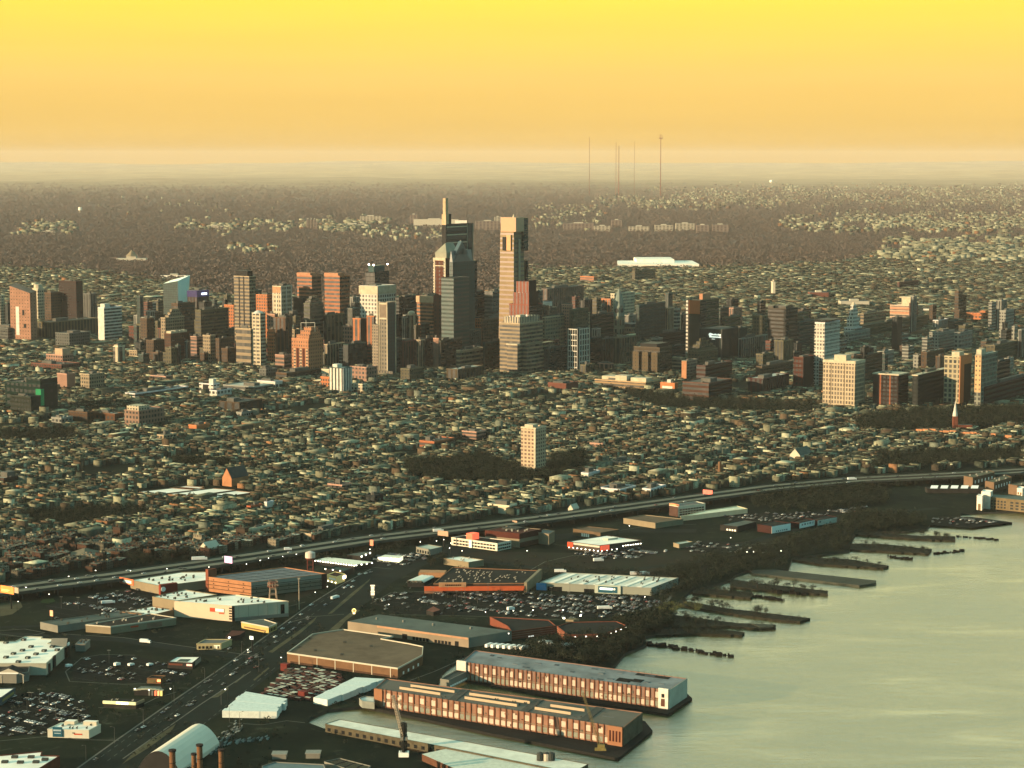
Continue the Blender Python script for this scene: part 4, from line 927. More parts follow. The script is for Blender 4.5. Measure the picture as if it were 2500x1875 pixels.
f1.units(14, sz=1.2, hh=1.5)
Bld('superstore_annex','lower white-roofed annex with dark roof units behind the cream-walled store',ST,[(372,1458),(430,1468),(530,1453),(452,1441)],10,wtan,roofw).units(12, sz=1.5)
Bld('superstore_annex','long low white-roofed shed with an orange wall left of the cream-walled store',ST,[(296,1495),(365,1504),(424,1490),(372,1481)],6,M('orange_tan_wall',(.45,.27,.15),.9),roofw).units(8, sz=1.6)
# big brick warehouse
f2 = Bld('brick_warehouse','tall orange brick warehouse with dark ledge lines and blue-grey panel roof','warehouse',[(504,1409),(613,1423),(796,1402),(695,1386)],14,wbrick,roofs,rim=.6)
for z_ in (3.2,6.8,10.4): 
    for i in (0,1): f2.panel(i,0,1,z_,z_+.45,M('dark_ledge',(.10,.06,.04),.9),'ledge',d=.5)
for z_ in (4.4,8,11.6):
    for i, n in ((0,3),(1,7)):
        for k in range(n): f2.panel(i,(k+.45)/n,(k+.52)/n,z_,z_+.9,blackp,'window',d=.15)
f2.panel(1,.0,.94,0,14.2,M('shaded_side_brick',(.34,.31,.22),.9,.25,.15),'side_wall',d=.12); f2.panel(1,.0,.93,9.5,14.3,M('pale_upper_wall',(.46,.45,.36),.9,.1),'upper_panel',d=.22); f2.panel(1,.94,1.0,0,14.5,M('dark_brick_end',(.12,.06,.045),.9),'end_bay',d=.6)  # shaded side wall: its shade is put into the dim tan-grey brick
f2.rbox(-.01,.05,-.005,.10,0,22,M('red_brick_stair',(.42,.14,.08),.9),'stair_tower')
for k in range(1,6): f2.rbox(.0,1.0,k/6-.004,k/6+.004,14.02,14.2,M('roof_seam',(.09,.11,.12),.8),'roof_seam')
for k in range(1,4): f2.rbox(k/4-.003,k/4+.003,0,1,14.02,14.25,M('roof_seam',(.09,.11,.12),.8),'roof_seam')
# long white roof store behind
f3 = Bld('department_store','long white-roofed store with a red entrance block and a red sign beside the highway',ST,[(318,1417),(392,1432),(504,1418),(504,1397),(440,1398)],8,wtan,roofw)
f3.units(16, sz=1.4)
f3.panel(0,-.35,.12,3.5,9.5,M('red_sign_face',(.75,.22,.10),.7,.2),'sign',d=.5); f3.panel(0,-.25,.05,5,7.6,whm,'sign_board',d=.7)
f3.panel(1,-.04,.33,0,10.5,wred,'entrance_block',d=4)
b = MB(); p = Vector(f3.P[1]).lerp(Vector(f3.P[2]),.02); n = f3.nrm(1); q = p+n*4.1; b.tube((*q,6),(*(q+n*.5),6),2.4,2.4,whm,12); b.build('round_emblem',f3.root)
# strip shops
Bld('shopping_strip','long narrow shop row with a pale roof and dark roof units at left',ST,[(98,1520),(141,1529),(352,1498),(302,1493)],6,wgr,roofgg).units(12,sz=1.2)
f5 = Bld('shopping_strip','cream shop row with a dark brown roof left of the large cream-walled store',ST,[(209,1526),(270,1531),(430,1509),(366,1499)],6.5,wtan,M('dark_brown_roof',(.06,.055,.045),.95),rimm=trimm); f5.units(9, unitp, sz=1)
f5.panel(1,.30,.42,3.2,4.8,redm,'sign'); f5.panel(1,.55,.78,1,5,M('pink_front',(.45,.27,.18),.9),'shop_front')
# big white store left
f6 = Bld('white_superstore','wide white-roofed store with a dark triangular gable, cut by the left edge',ST,[(-45,1568),(37,1567),(62,1555),(104,1556),(101,1560),(137,1562),(117,1572),(167,1572),(143,1594),(113,1621),(-45,1621)],9.5,M('pale_store_wall',(.50,.50,.38),.9,.15),roofw)
for q in ((15,1570),(58,1563),(76,1580),(128,1580),(55,1589),(108,1590),(33,1597),(88,1598),(15,1606),(68,1607),(45,1617),(140,1588)):
    x,y = G(*q,9.5)[:2]; x-=f6.c[0]; y-=f6.c[1]; b = MB(); b.box(x-2,x+2,y-2,y+2,9.5,10.9,unitm); b.box(x-.7,x+.7,y-3,y-2,9.5,11.2,unitp); b.build('rooftop_unit',f6.root)
f6.panel(7,.15,.42,0,9.2,blackp,'shop_front',d=2.2)
i = 7; p = Vector(f6.P[7]); q = Vector(f6.P[8]); n = f6.nrm(7); b = MB(); a,c_,m_ = p.lerp(q,-.02)+n*1.2,p.lerp(q,.42)+n*1.2,p.lerp(q,.2)+n*1.2
b.face([(*a,7),(*c_,7),(*m_,16)],wdk); a2,c2,m2 = a-n*14,c_-n*14,m_-n*14; b.face([(*a,7),(*m_,16),(*m2,16),(*a2,7)][::-1],wdk); b.face([(*c_,7),(*m_,16),(*m2,16),(*c2,7)],wgr); b.build('gable',f6.root)
f6.panel(7,.1,.28,9.8,12,whm,'sign',d=2); f6.panel(8,.35,.5,0,11,wdk,'side_gable',d=1.5); f6.panel(8,.75,.86,0,8,wdk,'shop_front',d=1)
f6b = Bld('shop_annex','small blue-grey roofed shop at the right end of the wide white-roofed store',ST,[(184,1574),(196,1563),(220,1563),(208,1574)],6,wgr,M('blue_grey_roof',(.30,.38,.36),.8)); f6b.units(4,sz=1.2)
f7 = Bld('porticoed_shop','low shop with a dark roof and a pale triangular portico at the left edge',ST,[(-45,1628),(72,1628),(70,1642),(40,1648),(-45,1646)],7,wgr,M('dark_shingle_roof',(.05,.06,.055),.9))
b = MB(); c0 = Vector(G(22,1646,7)[:2])-Vector(f7.c); 
b.face([(c0.x-13,c0.y-1,6.5),(c0.x+13,c0.y-1,6.5),(c0.x,c0.y-1,12)],trimm); b.face([(c0.x-13,c0.y-1,6.5),(c0.x,c0.y-1,12),(c0.x,c0.y+12,12),(c0.x-13,c0.y+12,6.5)],wdk); b.face([(c0.x+13,c0.y-1,6.5),(c0.x+13,c0.y+12,6.5),(c0.x,c0.y+12,12),(c0.x,c0.y-1,12)],wdk); b.box(c0.x-8,c0.x+8,c0.y-1.4,c0.y-1.1,7,8.6,whm); b.build('pediment',f7.root)
for k in range(5): b = MB(); b.tube((c0.x-12+6*k,c0.y-1.5,0),(c0.x-12+6*k,c0.y-1.5,6.5),.5,.5,trimm,6); b.build('column',f7.root)
f8 = Bld('low_white_shop','low white-roofed shop with a yellow-green wall band at the left edge',ST,[(-45,1684),(37,1681),(4,1704),(-45,1714)],6,M('blue_band_wall',(.10,.16,.18),.8),roofw); f8.panel(1,.1,.95,2.5,4.5,M('yellow_green_band',(.35,.36,.12),.8),'wall_band')
f9 = Bld('small_white_store','small white store with two raised roof blocks and a blue sign board',ST,[(116,1781),(217,1784),(246,1769),(150,1765)],6,M('off_white_wall',(.55,.54,.42),.9,.2,.1),roofw,rimh=.5)
f9.rbox(.18,.42,.72,1.0,6,9,trimm,'raised_block',roofw); f9.rbox(.62,.95,.80,1.0,6,9,trimm,'raised_block',roofw); f9.units(9, sz=1.1, hh=1.3)
f9.panel(0,.13,.36,.8,8.2,blm,'sign_wall',d=.8); f9.panel(0,.15,.34,5.2,6.4,M('pale_blue_lettering',(.5,.65,.68),.7),'sign_lettering',d=1.0); f9.panel(0,.17,.33,3.3,3.9,M('pale_blue_lettering',(.5,.65,.68),.7),'sign_lettering',d=1.0)
f9.panel(0,.64,.84,2.6,3.6,redm,'sign_lettering'); f9.panel(0,.60,.66,3.6,4.3,blackp,'window')
f10 = Bld('corner_store','white-roofed store with dark red brick walls in the bottom left corner',ST,[(-45,1850),(103,1836),(100,1846),(146,1847),(96,1878),(-45,1885)],7.5,M('dark_red_brick',(.20,.07,.045),.9,.3,.2),roofw)
for q in ((36,1850),(76,1850),(12,1862),(50,1863),(110,1856),(88,1862)):
    x,y = G(*q,7.5)[:2]; x-=f10.c[0]; y-=f10.c[1]; b = MB(); b.box(x-2.2,x+2.2,y-1.6,y+1.6,7.5,9,unitm); b.build('rooftop_unit',f10.root)
f11 = Bld('diner','long low dark-roofed diner with a lit yellow fascia in the left lot',ST,[(252,1712),(332,1716),(352,1707),(262,1706)],5,wdk,roofd,rim=0); f11.units(4,unitp,sz=.9,hh=.8)
lb_ = M('lit_yellow_fascia',(.62,.58,.30),.7,.2,emit=.25); f11.panel(0,.0,1,3.4,5.6,lb_,'lit_fascia',d=1.2); f11.panel(1,.0,.9,3.4,5.6,M('dim_fascia',(.40,.33,.20),.7,.2),'fascia',d=1)
for k in range(8): f11.panel(0,.42+.045*k+(.01 if k>2 else 0),.45+.045*k+(.01 if k>2 else 0),3.8,5.4,M('sign_glow',(1,.95,.6),.5,emit=2.2),'sign_letter',d=1.5)
f12 = Bld('market_shop','small dark shop with a pale curved canopy and red, orange and yellow banners',ST,[(328,1684),(400,1686),(392,1676),(345,1675)],4.5,wdk,roofgg,rim=0)
b = MB()
for k in range(8): a0=k/8; f12.panel(0,a0,a0+.125,4.4+1.2*math.sin(math.pi*a0),5.2+1.2*math.sin(math.pi*(a0+.06)),M('pale_canopy',(.5,.5,.36),.8),mb=b,d=2.5)
b.build('canopy',f12.root)
for k, c_ in enumerate([(.3,.32,.28),(.25,.28,.26),(.75,.20,.10),(.85,.50,.22),(.80,.62,.20)]): f12.panel(0,.50+.10*k,.555+.10*k,.6,4.4,M('banner_%d'%k,c_,.7,.1,emit=.3 if k>1 else 0),'banner',d=2)
f12.lamps(0,2,5.2,.02,.5,.6)
f13 = Bld('takeaway','small brown takeaway with a glowing red-orange sign above the market shop',ST,[(359,1657),(392,1658),(405,1651),(372,1650)],4,wbr,roofd,rim=.3); f13.panel(0,.75,1.0,1.8,3.6,M('orange_glow_sign',(1,.25,.08),.5,emit=1.8),'sign',d=.5); f13.panel(0,.05,.68,1,3.4,M('dim_shop_front',(.33,.25,.12),.8),'shop_front')
f14 = Bld('bank_branch','pale-roofed drive-in building with a dark oval on its roof and small orange signs','bank',[(409,1617),(470,1620),(490,1604),(432,1604)],5,wdk,roofw); f14.rbox(.3,.72,.2,.6,5.02,5.3,M('green_roof_patch',(.12,.18,.14),.9),'roof_patch')
f14.panel(0,.05,.6,2.8,4.4,M('maroon_fascia',(.25,.09,.06),.8),'fascia'); f14.panel(0,.76,.98,2.8,4.4,M('lit_pink_sign',(.85,.40,.30),.6,emit=.5),'sign'); f14.panel(1,.3,1,1.5,5,wgr,'side_wall')
f15 = Bld('fast_food_shop','low cream-fronted eatery with a lit front below the long cream-walled store','restaurant',[(480,1573),(540,1572),(566,1562),(500,1562)],5,M('lit_cream_front',(.55,.47,.25),.8,.2),roofg); f15.winrow(0,6,1,3.2,m=blackp); f15.panel(0,.7,.95,1,4,M('lit_window',(.8,.7,.4),.5,emit=.4),'window')
Bld('pitched_hut','small dark red-roofed hut with one bright lamp right of the cream-walled store','restaurant',[(548,1557),(585,1550),(598,1541),(566,1539)],4.5,wdk,M('dark_red_roof',(.16,.06,.045),.9),rim=0).lamps(0,1,4,.3,.3,.7)
f15b = Bld('fast_food_shop','yellow-walled eatery with a grey-green roof beside the wide road','restaurant',[(589,1519),(656,1532),(676,1523),(645,1513)],5.5,M('yellow_wall',(.60,.47,.16),.8,.2,.2),roofgg,rimm=trimm); f15b.winrow(1,5,1,4,m=blackp); f15b.panel(0,.1,.9,1,2.2,wbr,'base_band')
# grey shed + brown roofed warehouse
f16 = Bld('grey_warehouse','long grey-green roofed warehouse with an orange-lit front wall and loading doors','warehouse',[(849,1517),(1144,1557),(1249,1540),(925,1500)],9,M('grey_tan_wall',(.46,.38,.26),.9,.3,.03),roofgg,rim=0)
for k in range(5): f16.panel(0,.545+.028*k,.565+.028*k,.3,3.2,blackp,'loading_door'); f16.panel(0,.725+.028*k,.745+.028*k,.3,3.2,blackp,'loading_door')
f16.panel(0,.46,.50,0,4.6,blackp,'doorway'); f16.panel(0,.89,.92,0,4.4,blackp,'doorway'); f16.panel(0,.25,.995,7.2,8.8,M('orange_wall_band',(.55,.32,.18),.9,.3),'wall_band',d=.12)
for q in ((.1,.5),(.3,.55),(.52,.6),(.78,.7)): f16.rbox(q[0],q[0]+.008,q[1],q[1]+.05,9,11,unitp,'roof_vent')
f16.panel(1,0,1,0,9,M('plain_grey_end',(.28,.30,.24),.9,.1),'end_wall',d=.1)
f17 = Bld('brown_warehouse','many-sided brown brick warehouse with a flat brown gravel roof and a thin white rim','warehouse',[(701,1595),(763,1549),(838,1538),(960,1555),(930,1561),(1000,1573),(1033,1580),(1031,1601),(971,1633)],8,wbr,roofb,rim=.4,rimh=.9,rimm=trimm)
for q in ((757,1559),(842,1569),(906,1579),(835,1599),(770,1589),(733,1580)):
    x,y = G(*q,8)[:2]; x-=f17.c[0]; y-=f17.c[1]; b = MB(); b.box(x-1.3,x+1.3,y-1,y+1,8,9.3,unitm); b.build('rooftop_unit',f17.root)
for k in range(6): f17.panel(8,.06+.165*k,.066+.165*k,0,8,trimm,'pilaster',d=.3)
f17.panel(8,.0,.97,0,1.6,M('brick_base',(.12,.07,.045),.9),'base_band',d=.25)
for k in range(4): f17.panel(7,.15+.2*k,.2+.2*k,1,3.4,whm,'door',d=.2)
# ------------------------------------------------------------------ pier warehouses
pil = M('brick_pilaster',(.32,.13,.07),.9,.3,.3); shut = M('cream_shutter',(.66,.56,.43),.8,.25,.4); shg = M('grey_green_shutter',(.40,.42,.32),.8,.4,.5); ledge = M('stained_ledge',(.42,.33,.22),.9,.4,.3)
deckp = M('pier_deck_timber',(.035,.035,.03),.9,.4,.2); pile = M('dark_pile',(.02,.02,.017),.9)
def pier_deck(name, label, pts, z=-.1, zb=-3.2, m=deckp, cat='pier'):
    P = PG(pts); cx = sum(p[0] for p in P)/len(P); cy = sum(p[1] for p in P)/len(P); r = thing(name, label, cat, (cx,cy,zb))
    b = MB(); b.prism([(p[0]-cx,p[1]-cy) for p in P], .9, z-zb, m); b.build('deck', r)
    b = MB(); b.prism([((p[0]-cx)*.985,(p[1]-cy)*.97) for p in P], 0, .9, pile); b.build('pile_row', r)
    return r
def pier_house(name, label, pts, h, n, bays, brick, end, roofm, up_every):
    t = Bld(name, label, 'warehouse', pts, h, brick, roofm, rim=.5, rimh=.6)
    for k in range(bays+1):
        q = k/bays; t.panel(0, max(0,q-.0022), min(1,q+.0022), 0, h+.9, pil, 'pilaster', d=.8)
    for k in range(bays):
        if k % 2 == up_every and not (bays-3 < k or k < 1) and k not in (16,17): t.panel(0,(k+.14)/bays,(k+.86)/bays,h*.55,h*.87,shut,'upper_window',d=.3)
        r_ = random.Random(k*7+bays); m_ = r_.choice([shut,shg,shg,shut] if bays > 34 else [shg,shut,shg])  # shadow on the lower row put in as dimmer grey-green shutters
        t.panel(0,(k+.16)/bays,(k+.84)/bays,h*.08,h*.36,m_,'lower_window',d=.3)
    t.panel(0,0,1,h*.42,h*.47,ledge,'ledge',d=.5)
    return t
pier_deck('pier','long timber pier under the near warehouse, running out into the river',[(893,1724),(1200,1790),(1509,1851),(1593,1783),(1575,1760),(940,1668)])
pw1 = pier_house('pier_warehouse','nearer one of the two long pier warehouses, with raised skylights on its roof',[(915,1682),(1521,1778),(1568,1741),(943,1658)],13.5,0,42,M('faded_orange_brick',(.44,.25,.165),.9,.35,.12),None,M('brown_grey_roof',(.22,.205,.165),.95,.2,.05),0)
glz = M('skylight_glass_pale',(.52,.42,.28),.6,.1)
for a0,a1,b0 in ((.09,.26,.30),(.36,.57,.30),(.64,.78,.30),(.12,.30,.62),(.36,.60,.62),(.68,.81,.62)):
    pw1.rbox(a0,a1,b0,b0+.05,13.5,15.6,glz,'skylight',rm=unitm)
for q in (.31,.60,.83): pw1.rbox(q,q+.03,.02,.98,13.52,14.0,M('roof_walk',(.13,.13,.11),.9),'roof_walk')
pw1.panel(0,.945,1.0,0,14.4,M('bright_orange_brick',(.48,.23,.12),.9,.2),'end_pavilion',d=1.4)
for k in range(4): pw1.panel(0,.952+.012*k,.958+.012*k,3,11,M('dark_slit',(.10,.03,.02),.9),'slit_window',d=1.6)
pw1.panel(0,0,.035,0,14.2,M('bright_orange_brick',(.48,.23,.12),.9,.2),'end_pavilion',d=1.2)
pw1.panel(1,0,1,0,13.4,M('weathered_end_wall',(.16,.16,.11),.9,.5,.15),'end_wall',d=.3); pw1.winrow(1,8,3,6,f=.5,m=blackp); pw1.winrow(1,8,8.5,11,f=.5,m=blackp)
pier_deck('pier','long timber pier under the far warehouse with the blue-grey roof',[(1095,1652),(1350,1700),(1632,1743),(1690,1704),(1672,1688),(1150,1602)])
pw2 = pier_house('pier_warehouse','farther one of the two long pier warehouses, with a torn blue-grey roof',[(1128,1617),(1633,1687),(1677,1658),(1160,1589)],14.5,0,46,M('pink_brick',(.38,.24,.18),.9,.35,.12),None,M('torn_blue_grey_roof',(.42,.46,.45),.9,.55,.045),1)
rs3 = random.Random(9)
for k in range(22): a0, b0_ = rs3.uniform(.03,.93), rs3.choice([rs3.uniform(.03,.25),rs3.uniform(.38,.58),rs3.uniform(.72,.93)]); pw1.rbox(a0,a0+rs3.uniform(.01,.05),b0_,b0_+rs3.uniform(.02,.05),13.5,13.56+.004*k,M('roof_repair_%d'%(k%3),[(.30,.28,.22),(.15,.14,.115),(.24,.25,.23)][k%3],.9),'roof_patch')
for k in range(14): a0, b0_ = rs3.uniform(.03,.95), rs3.uniform(.08,.9); pw1.rbox(a0,a0+.004,b0_,b0_+.02,13.5,14.6,unitm,'roof_vent')
for k in range(30): a0 = rs3.uniform(.04,.93); z_ = rs3.uniform(.5,11); pw1.panel(0,a0,a0+rs3.uniform(.004,.014),z_,z_+rs3.uniform(.6,2.2),M('wall_stain_%d'%(k%3),[(.12,.07,.05),(.30,.20,.14),(.20,.19,.14)][k%3],.9),'wall_stain',d=.34)
for k in range(30): a0 = rs3.uniform(.04,.93); z_ = rs3.uniform(.5,12); pw2.panel(0,a0,a0+rs3.uniform(.004,.014),z_,z_+rs3.uniform(.6,2.4),M('wall_stain_%d'%(k%3),[(.12,.07,.05),(.30,.20,.14),(.20,.19,.14)][k%3],.9),'wall_stain',d=.34)
wp = M('white_pavilion',(.66,.61,.50),.85,.3,.3)
pw2.panel(0,.955,1.0,0,16.2,wp,'end_pavilion',d=1.5); pw2.panel(0,.968,.985,2,8,M('brown_door',(.18,.08,.05),.9),'doorway',d=1.7); pw2.panel(0,.97,.983,9,12,blackp,'window',d=1.7); pw2.panel(0,-.022,.025,8,16,wp,'end_pavilion',d=2)
pw2.panel(1,0,1,0,15.2,M('pale_end_wall',(.50,.52,.42),.9,.25,.1),'end_wall',d=.4); pw2.winrow(1,7,5,10,f=.35,m=blackp); pw2.winrow(1,7,1,3,f=.5,m=blackp)
pw2.rbox(.735,.80,.20,.45,14.52,14.7,M('roof_hole',(.012,.016,.016),.9),'roof_hole'); pw2.rbox(.80,.845,.30,.52,14.52,14.7,M('roof_hole',(.012,.016,.016),.9),'roof_hole'); pw2.rbox(.78,.93,.80,.96,14.52,14.7,M('roof_hole2',(.03,.035,.03),.9),'roof_hole')
rs2 = random.Random(3)
for k in range(26): a0, b0_ = rs2.uniform(.05,.95), rs2.uniform(.05,.85); pw2.rbox(a0,a0+rs2.uniform(.01,.035),b0_,b0_+rs2.uniform(.04,.12),14.52,14.62+.01*k,M('roof_stain_%d'%(k%3),[(.2,.24,.25),(.30,.33,.32),(.13,.16,.17)][k%3],.9),'roof_patch')
for k in range(9): a0 = .72+.03*k; pw2.rbox(a0,a0+.001,.985,.99,14.5,17.5,unitm,'roof_post')
cb_ = Bld('pier_gatehouse','low dark flat gatehouse with a pale end wall between the two pier warehouses','warehouse',[(1075,1659),(1096,1662),(1142,1640),(1120,1634)],7,wgr,M('dark_grey_roof',(.09,.11,.10),.9)); cb_.winrow(1,8,1,2.5,f=.8,m=whm)
bw = Bld('boathouse','pale-roofed angular shed at the left end of the near pier warehouse','shed',[(877,1706),(884,1713),(914,1716),(914,1703),(890,1701)],5,M('pale_shed_wall',(.40,.43,.36),.9),M('pale_shed_roof',(.60,.64,.55),.8))
# white long pier roofs at the bottom
p20 = Bld('long_pier_shed','narrow white-roofed shed running the length of the bottom pier','shed',[(794,1768),(1090,1825),(1400,1887),(1436,1866),(1130,1810),(830,1757)],6,M('streaky_pier_wall',(.18,.16,.10),.9,.5,.2),M('white_pier_roof',(.74,.72,.58),.9,.3,.1),rim=.3,rimh=.3)
for k in range(16): p20.panel(0,.06*k+.02,.06*k+.045,1,3.6,blackp,'doorway')
p21 = Bld('broad_pier_shed','broad pale-roofed shed with a rusty wall at the bottom edge','shed',[(1030,1841),(1108,1824),(1395,1876),(1300,1960)],5,M('rusty_brown_wall',(.20,.10,.06),.9,.4,.2),M('speckled_pale_roof',(.62,.63,.50),.9,.3,.35),rim=0)
for k,u_ in enumerate((1319,1334,1346)):
    x,y,z_ = G(u_,1856,6); r = thing('roof_tank','%s of the three stubby round tanks on the white pier roofs'%['leftmost, dark one','middle, pale one','rightmost, dark one'][k],'tank',(x,y,5.0)); b = MB(); b.tube((0,0,0),(0,0,6),2.6,2.6,[unitm,shut,unitm][k],10); b.build('tank_body',r); b = MB(); b.tube((0,0,6),(0,0,7),2.6,.5,unitm,10); b.build('tank_lid',r)
gh = Bld('glasshouse','long lattice-roofed yellow-white rack at the bottom edge','greenhouse',[(792,1861),(830,1853),(905,1872),(880,1890)],3.5,wgr,M('lattice_roof',(.48,.48,.26),.8,.5,.6),rim=.2)
for k in range(1,12): gh.rbox(k/12-.006,k/12+.006,0,1,3.5,3.8,wdk,'roof_bar')
for k in range(1,4): gh.rbox(0,1,k/4-.02,k/4+.02,3.5,3.8,wdk,'roof_bar')
bb = Bld('blue_roof_shed','pale blue-green roofed shed with roof boxes at the bottom edge','shed',[(640,1872),(672,1862),(790,1868),(800,1890),(640,1895)],5,wgr,M('blue_green_roof',(.24,.33,.32),.9,.25,.2),rim=.3)
for q,m_ in (((683,1850),whm),((765,1848),whm)):
    x,y,_ = G(*q); r = thing('yard_hut','small white-topped hut %s in the dark yard at the bottom'%('left' if q[0]<700 else 'right'),'hut',(x,y,0)); b = MB(); b.box(-5,5,-4,4,0,3.4,wgr); b.build('wall',r); b = MB(); b.box(-5.5,5.5,-4.5,4.5,3.4,3.9,unitp); b.build('roof',r)
# ------------------------------------------------------------------ middle stores
f21 = Bld('home_store','big dark-roofed store with an orange fascia and tan end wing',ST,[(1058,1426),(1280,1425),(1314,1394),(1105,1386)],9,wdk,roofd,rim=.4,rimm=M('orange_rim',(.40,.22,.12),.9))
ora = M('orange_red_fascia',(.60,.13,.05),.8,.15); f21.panel(0,-.10,1,2.6,7,ora,'fascia',d=2.5); f21.panel(0,.06,.36,6.5,10.8,M('orange_tan_board',(.55,.30,.15),.9),'sign_board',d=3); 
for k in range(9): f21.panel(0,.13+.02*k,.142+.02*k,7.8,9.2,M('brown_letters',(.12,.06,.04),.9),'sign_letter',d=3.3)
f21.panel(0,-.10,.1,0,2.6,M('pink_base',(.45,.24,.15),.9),'base_wall',d=2); f21.panel(1,-.02,1.05,0,10.6,M('tan_wing',(.40,.34,.22),.9,.2),'side_wing',d=3)
f21.units(70, unitp, sz=.8, hh=.7, seed=4)
ga = Bld('garden_centre','garden enclosure with white hoop covers left of the big dark-roofed store','shed',[(995,1424),(1036,1424),(1062,1410),(1030,1407)],4,wdk,roofd,rim=.2)
for k in range(4):
    b = MB(); a = Vector(ga.at(.05+.22*k,.05)); c_ = Vector(ga.at(.15+.22*k,.9)); 
    for j in range(6):
        t0, t1 = math.pi*j/6, math.pi*(j+1)/6; d = Vector((3.2,0)); b.face([(*(a+d*math.cos(t0)),4+2.6*math.sin(t0)),(*(c_+d*math.cos(t0)),4+2.6*math.sin(t0)),(*(c_+d*math.cos(t1)),4+2.6*math.sin(t1)),(*(a+d*math.cos(t1)),4+2.6*math.sin(t1))][::-1],roofw)
    b.build('hoop_cover',ga.root)
Bld('garden_canopy','orange-edged canopy behind the garden enclosure','shed',[(1022,1398),(1086,1398),(1090,1392),(1026,1391)],5,M('orange_tan_board',(.55,.30,.15),.9),M('orange_tan_board',(.55,.30,.15),.9),rim=0)
f22 = Bld('blue_sign_store','long white-ribbed-roof store with a blue sign over its entrance',ST,[(1318,1423),(1590,1437),(1656,1412),(1378,1399)],7,M('grey_white_wall',(.42,.45,.36),.9,.15,.05),M('ribbed_white_roof',(.66,.64,.52),.9,.3,.08))
for k in range(7): f22.rbox(.08+.13*k,.12+.13*k,.05,.95,7.02,7.5,roofw,'roof_rib')
f22.units(26, unitm, sz=1.0, seed=9)
f22.panel(0,.50,.73,0,8.4,M('pale_green_portal',(.52,.58,.46),.8,.1),'entrance_portal',d=1.5); f22.panel(0,.53,.70,.8,7.2,blm,'sign_panel',d=1.8); f22.panel(0,.545,.66,3.8,5.8,M('white_glow_sign',(.95,1,.88),.6,emit=.7),'sign_lettering',d=2.0); 
b = MB(); p = Vector(f22.P[0]).lerp(Vector(f22.P[1]),.675); n = f22.nrm(0); b.tube((*(p+n*1.8),4.8),(*(p+n*2.1),4.8),1.1,1.1,whm,10); b.build('sign_emblem',f22.root)
f22.panel(0,-.03,.06,0,6.8,M('blue_corner',(.02,.12,.22),.5,.1,emit=.1),'corner_sign',d=1.5); f22.panel(0,.07,.20,0,4,blackp,'dock_recess'); f22.panel(0,.40,.49,0,3.4,blackp,'dock_recess')
f23 = Bld('red_sign_store','square white-roofed store with red corner signs and a row of wall lamps',ST,[(1386,1323),(1464,1333),(1567,1320),(1480,1308)],8,M('dim_store_wall',(.12,.10,.08),.9,.2),roofw); f23.rbox(.35,.5,.6,.85,8,10,trimm,'raised_block',roofw)
f23.panel(0,0,.18,2.6,8.2,redm,'sign',d=.8); f23.panel(1,.02,.22,2.6,8.2,M('red_glow_sign',(.70,.10,.05),.6,emit=.4),'sign',d=.8); f23.panel(0,0,1,6,8.2,M('white_fascia',(.55,.52,.42),.9),'fascia',d=.3); f23.lamps(0,8,2.4); f23.lamps(1,4,2.4,.05,.4); f23.lamps(1,8,5,.55,.97,.5)
f24 = Bld('cinema','tall windowless hall with a maroon upper band, right of the white office wings','cinema',[(1184,1296),(1268,1304),(1322,1293),(1232,1285)],15,M('beige_hall_wall',(.38,.31,.20),.9,.15),M('maroon_hall_roof',(.15,.05,.035),.9))
for i in (0,1): f24.panel(i,0,1,9.5,15.8,M('maroon_band',(.15,.05,.035),.9),'upper_band',d=.3)
f24.panel(1,.02,1,0,5.4,M('brown_glass_base',(.08,.05,.035),.6),'lower_band',d=.3); f24.rbox(.2,.6,.5,.9,15,17,unitm,'rooftop_unit'); f24.units(8,unitp,sz=1.2)
Bld('cinema_annex','beige annex behind the maroon-banded hall','cinema',[(1313,1301),(1340,1305),(1354,1297),(1328,1293)],12,M('beige_hall_wall',(.38,.31,.20),.9,.15),roofg)
f25 = Bld('white_office','two-storey white office of two wings with a glowing red cube on its corner','office',[(1102,1313),(1214,1328),(1248,1321),(1134,1308)],8,M('white_office_wall',(.62,.58,.45),.9,.1),roofd); f25.winrow(0,14,1.2,3.2,f=.8); f25.winrow(0,14,4.8,6.6,f=.8); f25.winrow(1,6,1.2,3.2,f=.8); f25.winrow(1,6,4.8,6.6,f=.8)
f25.rbox(.30,.43,.1,.6,8,15,M('red_orange_cube',(.80,.13,.06),.6,emit=.5),'lit_cube'); f25.panel(0,.40,.46,0,8.2,whm,'entrance_bay',d=1.2)
Bld('pale_clinic','pale flat-roofed building with overhanging eaves right of the car yard','office',[(1016,1336),(1050,1343),(1080,1336),(1044,1330)],6,wgr,M('pale_green_roof',(.46,.50,.40),.8)).winrow(0,5,1,4)
Bld('white_flat_shop','white-roofed shop with beige walls behind the big dark-roofed store',ST,[(1083,1364),(1144,1374),(1181,1368),(1122,1359)],6,wtan,roofw).units(5,unitp,sz=1)
Bld('brown_flat_shop','flat brown-roofed shop above the red-signed store',ST,[(1399,1292),(1466,1302),(1512,1294),(1434,1286)],7,M('brown_shop_wall',(.24,.17,.10),.9),roofb).winrow(0,4,.5,4,.3,.6,m=whm)
Bld('tan_flat_shop','long tan flat-roofed building between the highway and the red-signed store',ST,[(1522,1266),(1600,1278),(1668,1268),(1575,1258)],6,wtan,roofb)
f30 = Bld('brick_plaza','dark-roofed shop row with red brick stripes right of the grey-green roofed warehouse',ST,[(1249,1543),(1357,1529),(1340,1515),(1196,1507),(1240,1530)],7,M('striped_brick',(.30,.10,.06),.9),roofd,rimm=M('striped_brick',(.30,.10,.06),.9))
for z_ in (1.5,3.5,5.5): f30.panel(0,0,1,z_,z_+.5,M('pink_stripe',(.45,.24,.16),.9),'brick_stripe')
